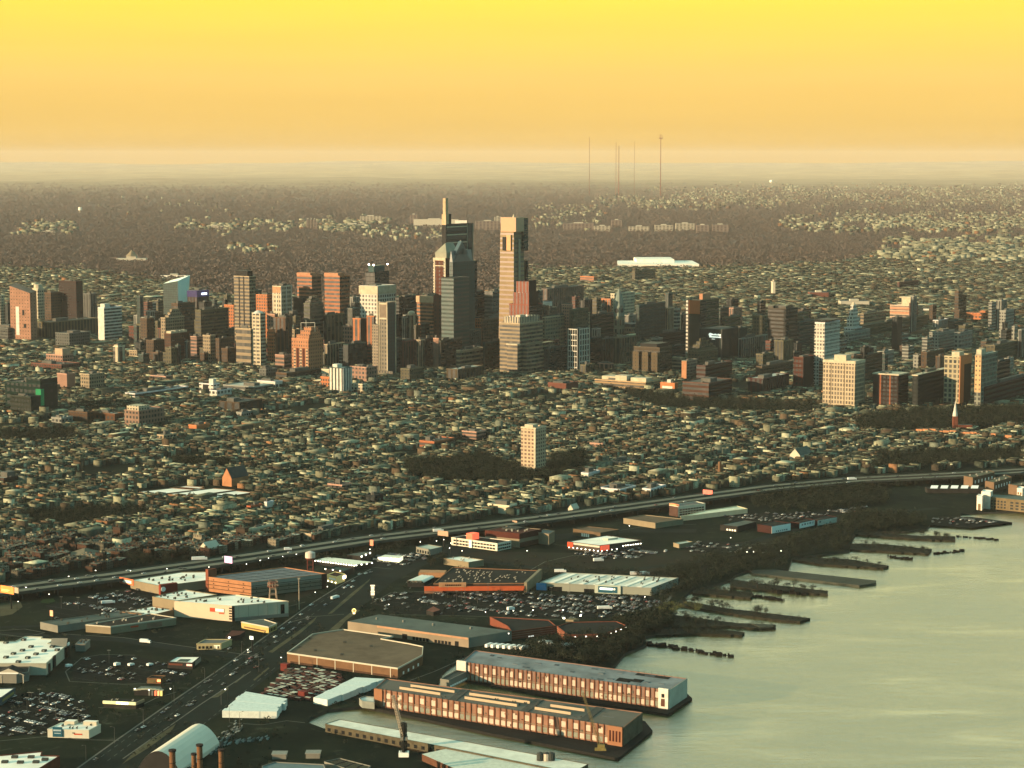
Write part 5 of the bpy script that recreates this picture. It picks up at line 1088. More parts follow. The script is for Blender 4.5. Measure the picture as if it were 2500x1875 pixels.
for k in range(4): f30.panel(0,.38+.03*k,.40+.03*k,.5,1.4,M('white_letters',(.8,.8,.7),.6,emit=.5),'sign_letter',d=.4)
f31 = Bld('brick_plaza','dark-roofed shop wing with red brick stripes and wall lamps by the river trees',ST,[(1360,1530),(1386,1551),(1475,1549),(1528,1528),(1505,1518),(1395,1520)],7,M('striped_brick',(.30,.10,.06),.9),roofd,rimm=M('striped_brick',(.30,.10,.06),.9))
for i in (0,1,2):
    for z_ in (1.5,3.5,5.5): f31.panel(i,0,1,z_,z_+.5,M('pink_stripe',(.45,.24,.16),.9),'brick_stripe')
f31.lamps(1,3,5.6,.2,.8,.5); f31.lamps(2,4,5.6,.3,.98,.5)
ra = Bld('arched_canopy','tan arched roof piece standing behind the striped brick shop wing','shed',[(1381,1512),(1400,1514),(1414,1511),(1395,1508)],5,wtan,M('tan_roof',(.30,.24,.13),.9),rim=0); ra.lamps(0,1,6,-.2,-.2,.8); ra.lamps(1,1,8,1.2,1.2,.8)
Bld('small_pitched_hut','small hut with a red-brown pitched roof in the middle of the wide lot','hut',[(1041,1490),(1058,1494),(1075,1489),(1058,1480)],4,wdk,M('red_brown_hut_roof',(.30,.12,.08),.9),rim=0)
f32 = Bld('grid_car_park','white gridded four-storey building beside the highway at right centre','office',[(1634,1234),(1656,1238),(1722,1230),(1700,1225)],12,M('white_frame_wall',(.5,.5,.40),.9,.2),roofg)
for z_ in (1.5,4.4,7.3): f32.winrow(1,9,z_,z_+1.9,f=.84)
f32.panel(0,0,1,0,12,M('brown_glass_face',(.14,.08,.06),.6),'side_wall'); f32.rbox(.0,.8,.0,.1,12,14.5,M('orange_roof_sign',(.80,.25,.10),.7,emit=.3),'sign')
Bld('lit_shop_row','low shop row with a glowing white and yellow roof line beside the white gridded building',ST,[(1662,1262),(1700,1258),(1825,1243),(1800,1236),(1720,1248)],5,M('lit_shop_wall',(.45,.40,.24),.8,.2,emit=.06),M('bright_pale_roof',(.62,.64,.46),.8,.3))
f33 = Bld('brick_shed','dark brick shed with a white-roofed half near the river field','shed',[(1758,1282),(1800,1287),(1846,1275),(1818,1270)],6,wdk,roofgg); f33.winrow(0,4,.8,2.8,.35,.95,m=whm)
f34 = Bld('white_walled_shed','dark-roofed shed with a dark left wall and white right wall near the river field','shed',[(1849,1281),(1884,1286),(1930,1278),(1890,1272)],8,M('dark_maroon_wall',(.08,.035,.03),.9),roofd); f34.panel(1,0,1,0,8.2,whm,'white_wall'); f34.winrow(1,6,1,2.6,.2,.85,m=blackp)
f35 = Bld('white_walled_shed','smaller white-walled shed with window bands right of the first one near the river field','shed',[(1930,1275),(1952,1278),(1989,1270),(1965,1266)],6,M('dark_maroon_wall',(.08,.035,.03),.9),roofd); f35.panel(1,0,1,0,6.2,whm,'white_wall'); f35.winrow(1,5,2.8,5,.1,.95,m=blackp)
f36 = Bld('white_walled_shed','narrow white-fronted shed farthest right of the sheds near the river field','shed',[(1976,1268),(1996,1271),(2043,1263),(2018,1258)],6,M('dark_maroon_wall',(.08,.035,.03),.9),roofd); f36.panel(1,0,1,0,6.2,M('greyish_white_wall',(.55,.58,.48),.9),'white_wall'); f36.winrow(1,1,3,5,.05,.2,m=blackp)
Bld('white_hut','low white hut among parked lorries right of the red-signed store','hut',[(1644,1326),(1658,1330),(1692,1324),(1676,1321)],4,wtan,M('pale_green_roof',(.46,.50,.40),.8))
# right edge waterfront
f37 = Bld('pier_terminal','long old pier building with a white gatehouse tower at the right edge','terminal',[(2400,1213),(2460,1219),(2560,1229),(2560,1213),(2420,1207)],14,M('tan_lattice_wall',(.33,.25,.13),.9,.5,.12),M('green_grey_long_roof',(.20,.25,.20),.9))
for z_ in (2,5.6,9.2): 
    for i in (0,1): f37.winrow(i,7,z_,z_+2.2,f=.55)
f37b = Bld('pier_headhouse','white stone gatehouse tower with an arched door at the end of the old pier building','gatehouse',[(2385,1211),(2398,1213),(2402,1209),(2389,1207)],17,wp,whm); f37b.panel(0,.25,.75,0,8,M('arch_door',(.30,.22,.12),.9),'arched_door')
Bld('pier_headhouse','white-topped raised gatehouse wing behind the old pier building','gatehouse',[(2396,1201),(2418,1204),(2424,1198),(2402,1196)],20,wp,whm)
Bld('pier_headhouse','white square lookout tower on the roof of the old pier building at the right edge','gatehouse',[(2483,1193),(2496,1195),(2502,1190),(2489,1188)],22,wp,whm).winrow(0,2,15,18,f=.6,m=wbr)
for k,(u0,u1,v0,lab) in enumerate(((2353,2428,1160,'left'),(2405,2470,1172,'middle'),(2462,2560,1180,'right'))):
    f = Bld('waterfront_flats','long brown terraced flats near the right edge above the old pier, %s block'%lab,'apartment block',[(u0,v0+3),(u0+22,v0+7),(u1,v0-6),(u1-14,v0-12)],12,M('brown_terrace_wall',(.27,.18,.11),.9,.2,.1),M('olive_flat_roof',(.20,.20,.13),.9)); f.winrow(1,6,4,8,f=.3,m=whm); f.units(6,unitp,sz=1.2)
sr = thing('saw_roof_shed','dark shed with five bright slanted roof panels near the marina at right','shed',(*G(2318,1202)[:2],0)); 
for k in range(5):
    b = MB(); x = k*13-26; b.face([(x,-5,6),(x+9,-6,6),(x+13,6,8),(x+4,7,8)],whm); b.build('roof_panel',sr)
b = MB(); b.box(-30,44,-7,8,0,5.9,wdk); b.build('wall',sr)
# ------------------------------------------------------------------ stacks, tent, chimneys
wrap = M('white_wrapping',(.62,.68,.60),.7,.22,.4)
def stack(label, pts, h, seed, rowdir):
    P = [Vector(p[:2]) for p in PG(pts)]; c_ = sum(P, Vector((0,0)))/4; r = thing('wrapped_stack', label, 'stack', (c_.x,c_.y,0)); rr = random.Random(seed)
    n = 8
    for k in range(n):
        t0, t1 = k/n, (k+.99)/n; ex = rr.uniform(-.02,.03); ex2 = rr.uniform(-.03,.07); b = MB(); hh = h*rr.uniform(.99,1.01)
        q = [P[0].lerp(P[3],t0), P[1].lerp(P[2],t0), P[1].lerp(P[2],t1), P[0].lerp(P[3],t1)]
        q = [q[0].lerp(q[1],-ex), q[1].lerp(q[0],-ex2), q[2].lerp(q[3],-ex2), q[3].lerp(q[2],-ex)]
        b.prism([tuple(x-c_) for x in q], 0, hh, wrap); b.build('wrapped_bale', r)
stack('wide block of white-wrapped bales beside the road, left one of the two white stacks',[(546,1752),(668,1754),(700,1722),(598,1704)],5.5,2,0)
stack('long stepped row of white-wrapped bales, right one of the two white stacks',[(765,1718),(800,1724),(936,1672),(868,1668)],5,4,0)
# crate yard: rows of stacks with pale lids
lids = [M('pale_lid',(.62,.66,.52),.8),M('dark_red_crate',(.10,.05,.045),.9),M('grey_lid',(.28,.32,.27),.8),M('brown_lid',(.13,.10,.07),.9)]
cy_p = [p[:2] for p in PG([(640,1700),(700,1640),(740,1633),(835,1652),(838,1670),(768,1712),(720,1712)])]
protos = []
for k in range(4):
    b = MB(); b.box(-2.6,2.6,-1.15,1.15,0,2.5,lids[1],lids[1]); b.box(-2.5,2.5,-1.05,1.05,2.5,2.62,lids[k]); o = b.build('cargo_crate'); protos.append(o)
labs = ['dark red crate with a pale lid in the crate yard beside the road','all dark red crate in the crate yard beside the road','dark red crate with a grey lid in the crate yard beside the road','dark red crate with a brown lid in the crate yard beside the road']
grp = ['pale-lidded crates in the crate yard','dark red crates in the crate yard','grey-lidded crates in the crate yard','brown-lidded crates in the crate yard']
A_ = [p[0]*D1[0]+p[1]*D1[1] for p in cy_p]; Bq = [p[0]*D2[0]+p[1]*D2[1] for p in cy_p]; used = set(); rr = random.Random(8)
a_ = min(A_)+2
while a_ < max(A_):
    b_ = min(Bq)+2
    while b_ < max(Bq):
        x, y = a_*D1[0]+b_*D2[0], a_*D1[1]+b_*D2[1]
        if inpoly(np.array([x]), np.array([y]), cy_p)[0] and rr.random() < .9:
            k = rr.choices([0,1,2,3],[4,3,2.5,1.5])[0]; o = protos[k] if k not in used else protos[k].copy()
            if k in used: COL.objects.link(o)
            used.add(k); o.location = (x,y,.1); o.rotation_euler = (0,0,math.radians(-33)); o.scale = (1,1,rr.choice([1,1,1.05])); tag(o, labs[k], 'crate', grp[k])
        b_ += rr.choice([3.2,3.2,4.6])
    a_ += 6.4
for k, q in enumerate(((697,1637),(740,1705))):
    x,y,_ = G(*q); r = thing('red_container','stacked dark red container at the %s corner of the crate yard'%['top left','bottom'][k],'container',(x,y,0)); r.rotation_euler=(0,0,math.radians(-33)); b = MB(); b.box(-3.4,3.4,-2.4,2.4,0,6,M('container_red',(.30,.05,.04),.7,.3,.3)); b.build('body',r); b = MB(); b.box(-3.3,3.3,-2.5,-2.4,.3,5.7,M('container_door',(.22,.045,.035),.7,.3,.3)); b.build('door',r)
# rubble heaps
r_ = random.Random(4)
for (u0,v0,u1,v1,n,lab) in ((520,1830,590,1768,70,'jumbled heap of grey-green scrap left of the dark yard'),(545,1818,655,1803,46,'curved line of pale scrap lumps above the chimneys'),(60,0,0,0,0,'')):
    if not n: continue
    cx,cy,_ = G((u0+u1)/2,(v0+v1)/2); b = MB()
    for k in range(n):
        t = r_.random(); x,y,_ = G(u0+(u1-u0)*t+r_.uniform(-9,9)*(1 if n>50 else .4),v0+(v1-v0)*t+r_.uniform(-14,14)*(1 if n>50 else .25)); x-=cx; y-=cy; s_=r_.uniform(.5,1.4)
        b.tube((x-s_,y,0),(x+s_*.3,y+s_*.3,s_*1.4),s_,s_*.3,M('scrap_%d'%(k%2),[(.36,.42,.38),(.10,.13,.12)][k%2],.8),5)
    o = b.build('scrap_heap'); o.location = (cx,cy,0); tag(o,lab,'heap',kind='stuff')
# arched tent
tn = thing('arched_tent','big cream fabric tent with an arched roof at the bottom, behind the rusty chimneys','tent',(*G(400,1860)[:2],0))
cx,cy = tn.location.x, tn.location.y; fab = M('cream_fabric',(.80,.74,.58),.8,.08,.05)
A0 = Vector(G(338,1884)[:2]); A1 = Vector(G(440,1815)[:2]); B0 = Vector(G(438,1892)[:2]); ax = (A1-A0); wdv = Vector((D1[0],D1[1]))*0+ (B0-A0)
b = MB(); n = 10; ht = 13
for j in range(n):
    t0, t1 = j/n, (j+1)/n; hz_ = lambda t: 3+ht*math.sin(math.pi*t)**.8 if 0<t<1 else 3
    q = [A0+wdv*t0, A0+wdv*t1, A1+wdv*t1, A1+wdv*t0]; zz = [hz_(t0),hz_(t1),hz_(t1),hz_(t0)]
    b.face([(p.x-cx,p.y-cy,z) for p,z in zip(q,zz)],fab)
b.build('fabric_roof',tn)
b = MB(); b.face([((A0+wdv*(j/n)).x-cx,(A0+wdv*(j/n)).y-cy,hz_(j/n)-.1) for j in range(n+1)]+[(B0.x-cx,B0.y-cy,0),(A0.x-cx,A0.y-cy,0)][:2],wdk)  # dark sheet stands in for the shaded inside of the open arch
e0, e1 = A1, A1+wdv; b.face([((A1+wdv*(j/n)).x-cx,(A1+wdv*(j/n)).y-cy,hz_(j/n)-.1) for j in range(n+1)]+[(e1.x-cx,e1.y-cy,0),(e0.x-cx,e0.y-cy,0)],fab); b.build('end_wall',tn)
b = MB()
for p,q in ((A0,A1),(A0+wdv,A1+wdv)): b.face([(p.x-cx,p.y-cy,0),(q.x-cx,q.y-cy,0),(q.x-cx,q.y-cy,3),(p.x-cx,p.y-cy,3)],fab)
b.build('side_wall',tn)
rust = M('rusty_steel',(.42,.22,.10),.85,.75,1.6,col2=(.10,.045,.025)); rim_ = M('dark_rim',(.05,.035,.03),.8)
for k,(u,vt,wd,lab) in enumerate(((423,1830,16,'leftmost of the four rusty chimneys at the bottom edge'),(475,1839,12,'shortest and thinnest of the four rusty chimneys'),(489.5,1817,15,'tallest of the four rusty chimneys, touching the thinnest one'),(542,1829,14,'rightmost of the four rusty chimneys, standing apart'))):
    x,y,_ = G(u,1960); h_ = zat(x,y,vt); s_ = F/(y*CP+H*SP-h_*SP); r = thing('rusty_chimney',lab,'chimney',(x,y,0))
    b = MB(); b.tube((0,0,0),(0,0,h_-1.2),wd/2/s_,wd/2/s_*.95,rust,14); b.build('shaft',r); b = MB(); b.tube((0,0,h_-1.2),(0,0,h_),wd/2/s_*1.2,wd/2/s_*1.2,rim_,14); b.build('rim',r)
    for z_ in (.25,.5,.75): b = MB(); b.tube((0,0,h_*z_),(0,0,h_*z_+.4),wd/2/s_*1.06,wd/2/s_*1.06,rim_,14); b.build('ring',r)
# ================================================================== cranes, tanks, poles, billboards
steel = M('pale_crane_steel',(.50,.42,.30),.7,.3,.5); ysteel = M('yellow_crane_steel',(.48,.38,.12),.7,.4,.5); dsteel = M('dark_steel',(.035,.04,.035),.7)
def lattice(b, p, q, w0, w1, m, n=12, r=.22):
    p, q = Vector(p), Vector(q); d = (q-p).normalized(); a = d.orthogonal().normalized(); c_ = d.cross(a); prev = None
    for k in range(n+1):
        t = k/n; c0 = p.lerp(q,t); w_ = (w0+(w1-w0)*t)/2; ring = [c0+a*w_+c_*w_, c0-a*w_+c_*w_, c0-a*w_-c_*w_, c0+a*w_-c_*w_]
        if prev:
            for i in range(4): b.tube(prev[i],ring[i],r,r,m,4,False); b.tube(prev[i],ring[(i+1)%4],r*.6,r*.6,m,4,False)
        for i in range(4): b.tube(ring[i],ring[(i+1)%4],r*.6,r*.6,m,4,False)
        prev = ring
x,y,_ = G(986,1846); r = thing('dock_crane','tall dock crane with a dark tower, a left-leaning pale boom and a white base','crane',(x,y,0))
s_ = F/(y*CP+H*SP); zt = zat(x,y,1765)
b = MB(); b.box(-3.6,3.6,-3,3,0,3.2,whm); b.build('base',r)
b = MB(); lattice(b,(0,0,3),(0,0,zt),3.2,3.0,dsteel,10,.35); b.box(-1.3,1.3,-1.3,1.3,3,zt,dsteel); b.build('tower',r)
b = MB(); bx = (963-986)/s_; zt2 = zat(x,y,1700); lattice(b,(0,-.0,zat(x,y,1800)),(bx-1,2,zt2),2.6,1.6,steel,16,.25); b.build('boom',r)
b = MB(); b.tube((1,0,zt),(bx,2,zt2),.12,.12,dsteel,4); b.tube((bx-1,2,zt2),(bx-1,2,zt2-12),.1,.1,dsteel,4); b.build('cable',r)
b = MB(); b.box(-2.4,2.8,-2,2,zat(x,y,1806),zat(x,y,1798),wgr); b.build('cab',r)
x,y,_ = G(1466,1834); r = thing('yellow_crane','yellow dock crane with a thin lattice boom in front of the near pier warehouse','crane',(x,y,-.1))
s_ = F/(y*CP+H*SP); b = MB(); b.box(-4,4,-2,2,0,2.2,ysteel); b.box(-2,3,-1.5,1.5,2.2,5,ysteel); b.build('cab',r)
b = MB(); b.box(-4.4,4.4,-2.4,-1.8,0,1,dsteel); b.box(-4.4,4.4,1.8,2.4,0,1,dsteel); b.build('track',r)
b = MB(); lattice(b,(0,0,4),((1422-1466)/s_,1,zat(x,y,1692)),2,1.1,M('faint_yellow_steel',(.34,.27,.12),.8),18,.13); b.build('boom',r)
def legs(r, h, spread, top, m, n=4, rr=.3):
    for k in range(n):
        a = math.pi/4+k*2*math.pi/n; b = MB(); b.tube((math.cos(a)*spread,math.sin(a)*spread,0),(math.cos(a)*top,math.sin(a)*top,h),rr,rr,m,5); b.build('leg',r)
    for z_ in (.3,.6,.9):
        b = MB(); R = spread+(top-spread)*z_
        for k in range(n):
            a,a2 = math.pi/4+k*2*math.pi/n, math.pi/4+(k+1)*2*math.pi/n; b.tube((math.cos(a)*R,math.sin(a)*R,h*z_),(math.cos(a2)*R,math.sin(a2)*R,h*z_),rr*.6,rr*.6,m,4)
        b.build('brace',r)
x,y,_ = G(758,1402); h_ = zat(x,y,1363); ht_ = zat(x,y,1349); r = thing('water_tower','white drum-shaped water tank on thin red legs above the brick warehouse','water tower',(x,y,0)); legs(r,h_,4.2,4.0,M('red_oxide',(.28,.08,.06),.8),4,.35)
b = MB(); b.tube((0,0,h_-.5),(0,0,h_+.8),5,5.2,M('rust_base',(.25,.09,.06),.8),14); b.build('tank_floor',r); b = MB(); b.tube((0,0,h_+.8),(0,0,ht_),5.2,5.2,M('cream_tank',(.72,.62,.50),.8,.1),16); b.tube((0,0,ht_),(0,0,ht_+1.6),5.2,1,M('cream_tank',(.72,.62,.50),.8,.1),16); b.build('tank',r)
x,y,_ = G(667,1478); h_ = zat(x,y,1432); r = thing('tank_frame','bare four-legged tank frame with rusty platform in front of the brick warehouse','water tower',(x,y,0)); legs(r,h_,5.6,3.6,M('peach_steel',(.55,.42,.30),.8),4,.4)
b = MB(); b.tube((0,0,h_),(0,0,h_+.7),5.4,5.4,M('rust_base',(.25,.09,.06),.8),12); b.build('platform',r); b = MB()
for k in range(12): a=k*math.pi/6; b.tube((math.cos(a)*5,math.sin(a)*5,h_+.7),(math.cos(a)*5,math.sin(a)*5,h_+4+(k%3)),.35,.35,M('peach_steel',(.55,.42,.30),.8),4)
b.tube((0,0,h_+3.4),(0,0,h_+4.4),5.2,5.2,M('rust_base',(.25,.09,.06),.8),12); b.build('tank_ring',r)
x,y,_ = G(730.5,1488); r = thing('tall_pole','single tall pale pole right of the bare tank frame','pole',(x,y,0)); b = MB(); h_=zat(x,y,1411); b.tube((0,0,0),(0,0,h_),.55,.35,steel,6); b.build('shaft',r); b = MB(); b.box(-1.4,1.4,-.3,.3,h_-.8,h_,steel); b.build('lamp_bar',r)
def billboard(label, u, vb, vt, vm, wpx, m, base=True, du=0, extra=None, yaw=-33, name='billboard', cat='billboard', z0=0):
    x,y,_ = G(u,vb); s_ = F/(y*CP+H*SP); r = thing(name,label,cat,(x,y,z0)); r.rotation_euler=(0,0,math.radians(yaw)); w_ = wpx/s_/math.cos(math.radians(yaw)); zt = zat(x,y,vt); zm = zat(x,y,vm)
    b = MB(); b.tube((0,.6,-z0),(0,.6,zt-z0-1),.7,.7,dsteel,8); b.build('pole',r)
    b = MB(); b.box(-w_/2+du/s_,w_/2+du/s_,-.5,0,zm-z0,zt-z0,m); b.build('board',r)
    b = MB(); b.box(-w_/2+du/s_-.2,w_/2+du/s_+.2,-.8,.4,zm-z0-.5,zm-z0,dsteel); b.build('catwalk',r)
    if extra: extra(r,w_,zm-z0,zt-z0,du/s_)
    return r
def ex1(r,w_,a,c_,d):
    b = MB(); b.box(-w_*.42+d,w_*.2+d,-.7,-.5,a+(c_-a)*.42,a+(c_-a)*.52,M('yellow_marks',(1,.6,.25),.6,emit=.2)); b.box(-w_*.42+d,w_*.1+d,-.7,-.5,a+(c_-a)*.25,a+(c_-a)*.33,M('yellow_marks',(1,.6,.25),.6,emit=.2)); b.build('printed_marks',r)
    b = MB(); b.box(w_*.56+d,w_*.86+d,-.4,.3,a+(c_-a)*.25,c_*1.0,M('cream_board',(.72,.58,.40),.8)); b.build('side_board',r)
billboard('glowing orange billboard on a black pole at the left edge beside the highway',27,1487,1432,1450,38,M('orange_board',(.85,.25,.06),.7,.3,.2,emit=.35),du=-11,extra=ex1)
billboard('pink screen billboard above the highway left of centre',563,1396,1359,1375,20,M('pink_screen',(.80,.42,.62),.6,.5,.4,emit=.5),du=-6)
billboard('orange-framed billboard on the highway edge left of the white office',1082,1335,1296,1308,26,M('orange_pale_board',(.65,.42,.28),.7,.3,.2))
billboard('small orange and cream sign on a thin pole in the left lots',127,1531,1490,1504,8,M('orange_cream_sign',(.85,.40,.20),.7,.5,.8,emit=.3),name='pole_sign',cat='sign')
billboard('small orange-lit billboard above the highway at centre',1257,1292,1271,1277,12,M('orange_pale_board',(.65,.42,.28),.7,.3,.2))
billboard('red and white billboard beside the highway at right centre',1728,1222,1196,1210,22,M('red_white_board',(.75,.18,.12),.7,.5,.5,emit=.3),extra=None)
billboard('small white panel sign on a pole left of the wide road',615,1592,1553,1561,9,M('white_glow_panel',(.85,.88,.8),.6,emit=.4),name='pole_sign',cat='sign')
billboard('tall red and white stacked sign beside the car yard',908,1368,1318,1332,8,M('red_orange_panel',(.75,.2,.1),.7,.3,emit=.4),name='pole_sign',cat='sign')
x,y,_ = G(910,1472); r = thing('stacked_sign','tall sign of stacked cream panels on a pole beside the wide lot','sign',(x,y,0)); s_=F/(y*CP+H*SP)
b = MB(); b.tube((0,.4,0),(0,.4,zat(x,y,1430)),.6,.6,dsteel,6); b.build('pole',r)
for v0,v1,w_ in ((1428,1431,11),(1432,1438,8),(1439,1442,8),(1443,1445.5,10),(1446.5,1453,9),(1454,1456,7),(1457,1460,5)):
    b = MB(); b.box(-w_/2/s_,w_/2/s_,-.4,.2,zat(x,y,v1),zat(x,y,v0),M('cream_lit_panel',(.85,.72,.52),.6,.15,.8,emit=.35) if w_>8 or v0<1440 else shg); b.build('sign_panel',r)
x,y,_ = G(864.5,1506); r = thing('round_sign','round yellow-ringed sign on a pole beside the junction','sign',(x,y,0)); zc=zat(x,y,1490.5); b = MB(); b.tube((0,0,0),(0,0,zc),.3,.3,dsteel,5); b.build('pole',r)
b = MB(); b.tube((0,-.2,zc),(0,-.6,zc),2.0,2.0,M('yellow_ring',(.95,.72,.25),.6,.05,emit=.9),16); b.build('ring',r); b = MB(); b.tube((0,-.6,zc),(0,-.8,zc),1.35,1.35,M('dark_disc',(.12,.07,.02),.6),14); b.build('disc',r)
b = MB(); b.box(-.25,.25,-1.0,-.8,zc-.9,zc+1,M('orange_bar',(1,.6,.15),.6,emit=.8)); b.build('bar',r); b = MB(); b.box(-1.1,1.1,-.8,-.4,zc-3.2,zc-2.1,M('yellow_plate',(.95,.8,.4),.6,emit=.9)); b.build('plate',r)
# car yard canopies with lamps
f = Bld('lit_canopy','long white canopy with a row of glowing lamps above the brick warehouse','canopy',[(770,1367),(865,1379),(910,1372),(800,1360)],5,wdk,M('lit_white_roof',(.75,.75,.60),.8,.2,.3),rim=0); f.lamps(0,16,4.2,.0,1,.55); f.lamps(1,4,4.2,.1,.95,.6)
f = Bld('lit_canopy','bright low car showroom with many lamps right of the long white canopy','canopy',[(925,1360),(975,1363),(984,1357),(940,1354)],4.5,M('lit_showroom_wall',(.8,.78,.5),.6,emit=.6),M('lit_white_roof',(.75,.75,.60),.8,.2,.3),rim=0); f.lamps(0,6,3.5,0,1,.7)
f = Bld('lit_canopy','thin grey forecourt canopy on posts behind the long white canopy','canopy',[(847,1354),(881,1358),(905,1348),(890,1347)],6,wdk,roofgg,rim=0); f.lamps(1,3,5.5,.05,.9,.9)
f = Bld('yellow_shop','small yellow-lit shop with a red stripe right of the brick warehouse','store',[(799,1404),(822,1410),(842,1402),(818,1397)],7,M('yellow_lit_wall',(.62,.50,.20),.8,.3,.2,emit=.08),M('dark_red_roof',(.16,.06,.045),.9)); f.lamps(0,3,1.5,.1,.9,.5); f.panel(0,.2,.9,3.5,5.4,whm,'sign'); f.panel(1,.75,1.05,3,6,M('bright_round_lamp',(1,.8,.6),.5,emit=3),'lamp_panel',d=.8)
Bld('teal_lot_building','dark teal-lit flat building behind the brick warehouse','store',[(795,1390),(840,1396),(862,1388),(820,1383)],5,wdk,M('teal_roof',(.02,.08,.07),.7)).lamps(0,3,5.5,.0,.8,.5)
# street lamps
lp = thing('street_lamp','tall street lamp with one glowing head beside the roads and lots','street lamp',(0,0,0),'street lamps along the roads and in the lots')
b = MB(); b.tube((0,0,0),(0,0,9.5),.18,.12,dsteel,5); b.build('post',lp); b = MB(); b.tube((0,0,9.4),(-1.6,0,9.9),.1,.1,dsteel,4); b.build('arm',lp); b = MB(); b.box(-2.1,-1.5,-.3,.3,9.55,9.95,lampm); b.build('lamp_head',lp)
LP = [(66,1443),(165,1416),(232,1401),(315,1402),(405,1398),(508,1394),(600,1385),(633,1376),(660,1371),(690,1366),(725,1362),(1030,1330),(1062,1328),(1085,1324),(1100,1334),(905,1348),(700,1398),(770,1455),(802,1443),(1305,1500),(1415,1505),(945,1487),(1245,1560),(1370,1500),(420,1698),(556,1698),(600,1600),(690,1620),(1190,1505),(1258,1502),(1570,1468),(1820,1355),(1838,1356),(1908,1352),(1780,1320),(42,1480),(120,1460),(1290,1352),(1540,1290),(1100,1345),(1130,1352)]
first = True
for u,v in LP:
    x,y,_ = G(u,v+14)
    if first: o = lp; first = False
    else:
        o = lp.copy(); COL.objects.link(o)
        for ch in lp.children: c2 = ch.copy(); COL.objects.link(c2); c2.parent = o
    o.location = (x,y,0); o.rotation_euler = (0,0,random.uniform(0,6))
# unlit lamp posts beside the wide road
up = thing('lamp_post','thin unlit lamp post beside the wide road','lamp post',(0,0,0),'unlit lamp posts along the wide road')
b = MB(); b.tube((0,0,0),(0,0,12),.16,.1,MECH,5); b.build('post',up); b = MB(); b.tube((0,0,12),(2.4,0,12.6),.09,.07,MECH,4); b.box(2,3.2,-.25,.25,12.5,12.75,MECH); b.build('arm',up)
first = True
for u,v in [(210,1860),(280,1815),(350,1770),(425,1715),(500,1665),(590,1600),(660,1545),(725,1500),(560,1762),(585,1778),(470,1805),(632,1640),(540,1720),(400,1880),(820,1440)]:
    x,y,_ = G(u,v)
    if first: o = up; first = False
    else:
        o = up.copy(); COL.objects.link(o)
        for ch in up.children: c2 = ch.copy(); COL.objects.link(c2); c2.parent = o
    o.location = (x,y,0); o.rotation_euler = (0,0,random.uniform(0,6))
# ------------------------------------------------------------------ radio masts on the far ridge
mm = M('mast_red_steel',(.38,.13,.07),.8)
for u, vt, rad, lab in ((1439,335,3.2,'leftmost thin radio mast on the far ridge'),(1504,347,3.0,'second radio mast on the far ridge, left one of the close pair'),(1511,356,5.0,'third radio mast on the far ridge, right one of the close pair'),(1549,345,2.2,'fourth and faintest radio mast on the far ridge'),(1613,328,5.5,'rightmost radio mast with a forked top on the far ridge')):
    y_ = 24000; x_ = (u-1250)/F*y_*CP; zb = float(tz(x_,y_)); r = thing('radio_mast',lab,'radio mast',(x_,y_,zb)); h_ = zat(x_,y_,vt)-zb
    b = MB(); b.tube((0,0,0),(0,0,h_),rad,rad*.7,mm,5); b.build('mast',r)
    if u == 1613:
        b = MB(); b.box(-22,22,-2,2,h_*.93,h_*.945,mm); b.tube((-20,0,h_*.93),(-20,0,h_*1.0),2,2,mm,4); b.tube((20,0,h_*.93),(20,0,h_*.99),2,2,mm,4); b.build('fork',r)
# ------------------------------------------------------------------ far landmarks
def terr(u, v):
    cx_, cz_ = (u-1250)/F, -(v-937.5)/F; dx,dy,dz = cx_, CP+SP*cz_, -SP+CP*cz_
    t = 2000.
    while t < 78000:
        if H+dz*t < tz(dx*t,dy*t): break
        t += 40
    return dx*t, dy*t, float(tz(dx*t,dy*t))
x,y,z_ = terr(1602,652); r = thing('reservoir_roof','broad white covered reservoir lying flat in front of the dark woods right of centre','reservoir',(x,y,z_)); s_=F/(y*CP+H*SP)
b = MB(); b.prism([(-98/s_,-120),(98/s_,-120),(96/s_,160),(-90/s_,160)],0,18,roofw); b.build('white_cover',r); b = MB(); b.prism([(-48/s_,0),(44/s_,0),(44/s_,200),(-48/s_,200)],18,30,roofw); b.build('raised_cover',r)
x,y,z_ = terr(322,640); r = thing('memorial_hall','small white domed hall in the woods at upper left','hall',(x,y,z_)); b = MB(); b.box(-62,62,-20,20,0,16,trimm); b.build('wing',r); b = MB(); b.box(-20,20,-16,16,16,26,trimm); b.build('centre_block',r); b = MB(); b.tube((0,0,26),(0,0,50),24,2,wtan,8); b.build('dome',r)
x,y,z_ = terr(1883,450); r = thing('far_water_tower','round white water tower on the far ridge at right','water tower',(x,y,z_)); b = MB(); b.tube((0,0,0),(0,0,30),6,6,trimm,8); b.build('stem',r); b = MB(); b.tube((0,0,28),(0,0,42),20,34,roofw,12); b.tube((0,0,42),(0,0,72),34,24,roofw,12); b.build('tank',r)
x,y,z_ = terr(196,520); r = thing('far_water_tower','small white water tower in the woods at far upper left','water tower',(x,y,z_)); b = MB(); b.tube((0,0,0),(0,0,22),5,8,trimm,8); b.build('stem',r); b = MB(); b.tube((0,0,22),(0,0,46),15,13,roofw,10); b.build('tank',r)
farw = FAC('g',(.55,.5,.38),22,9,.5,.5); farp = FAC('g',(.34,.27,.22),22,9,.5,.5)
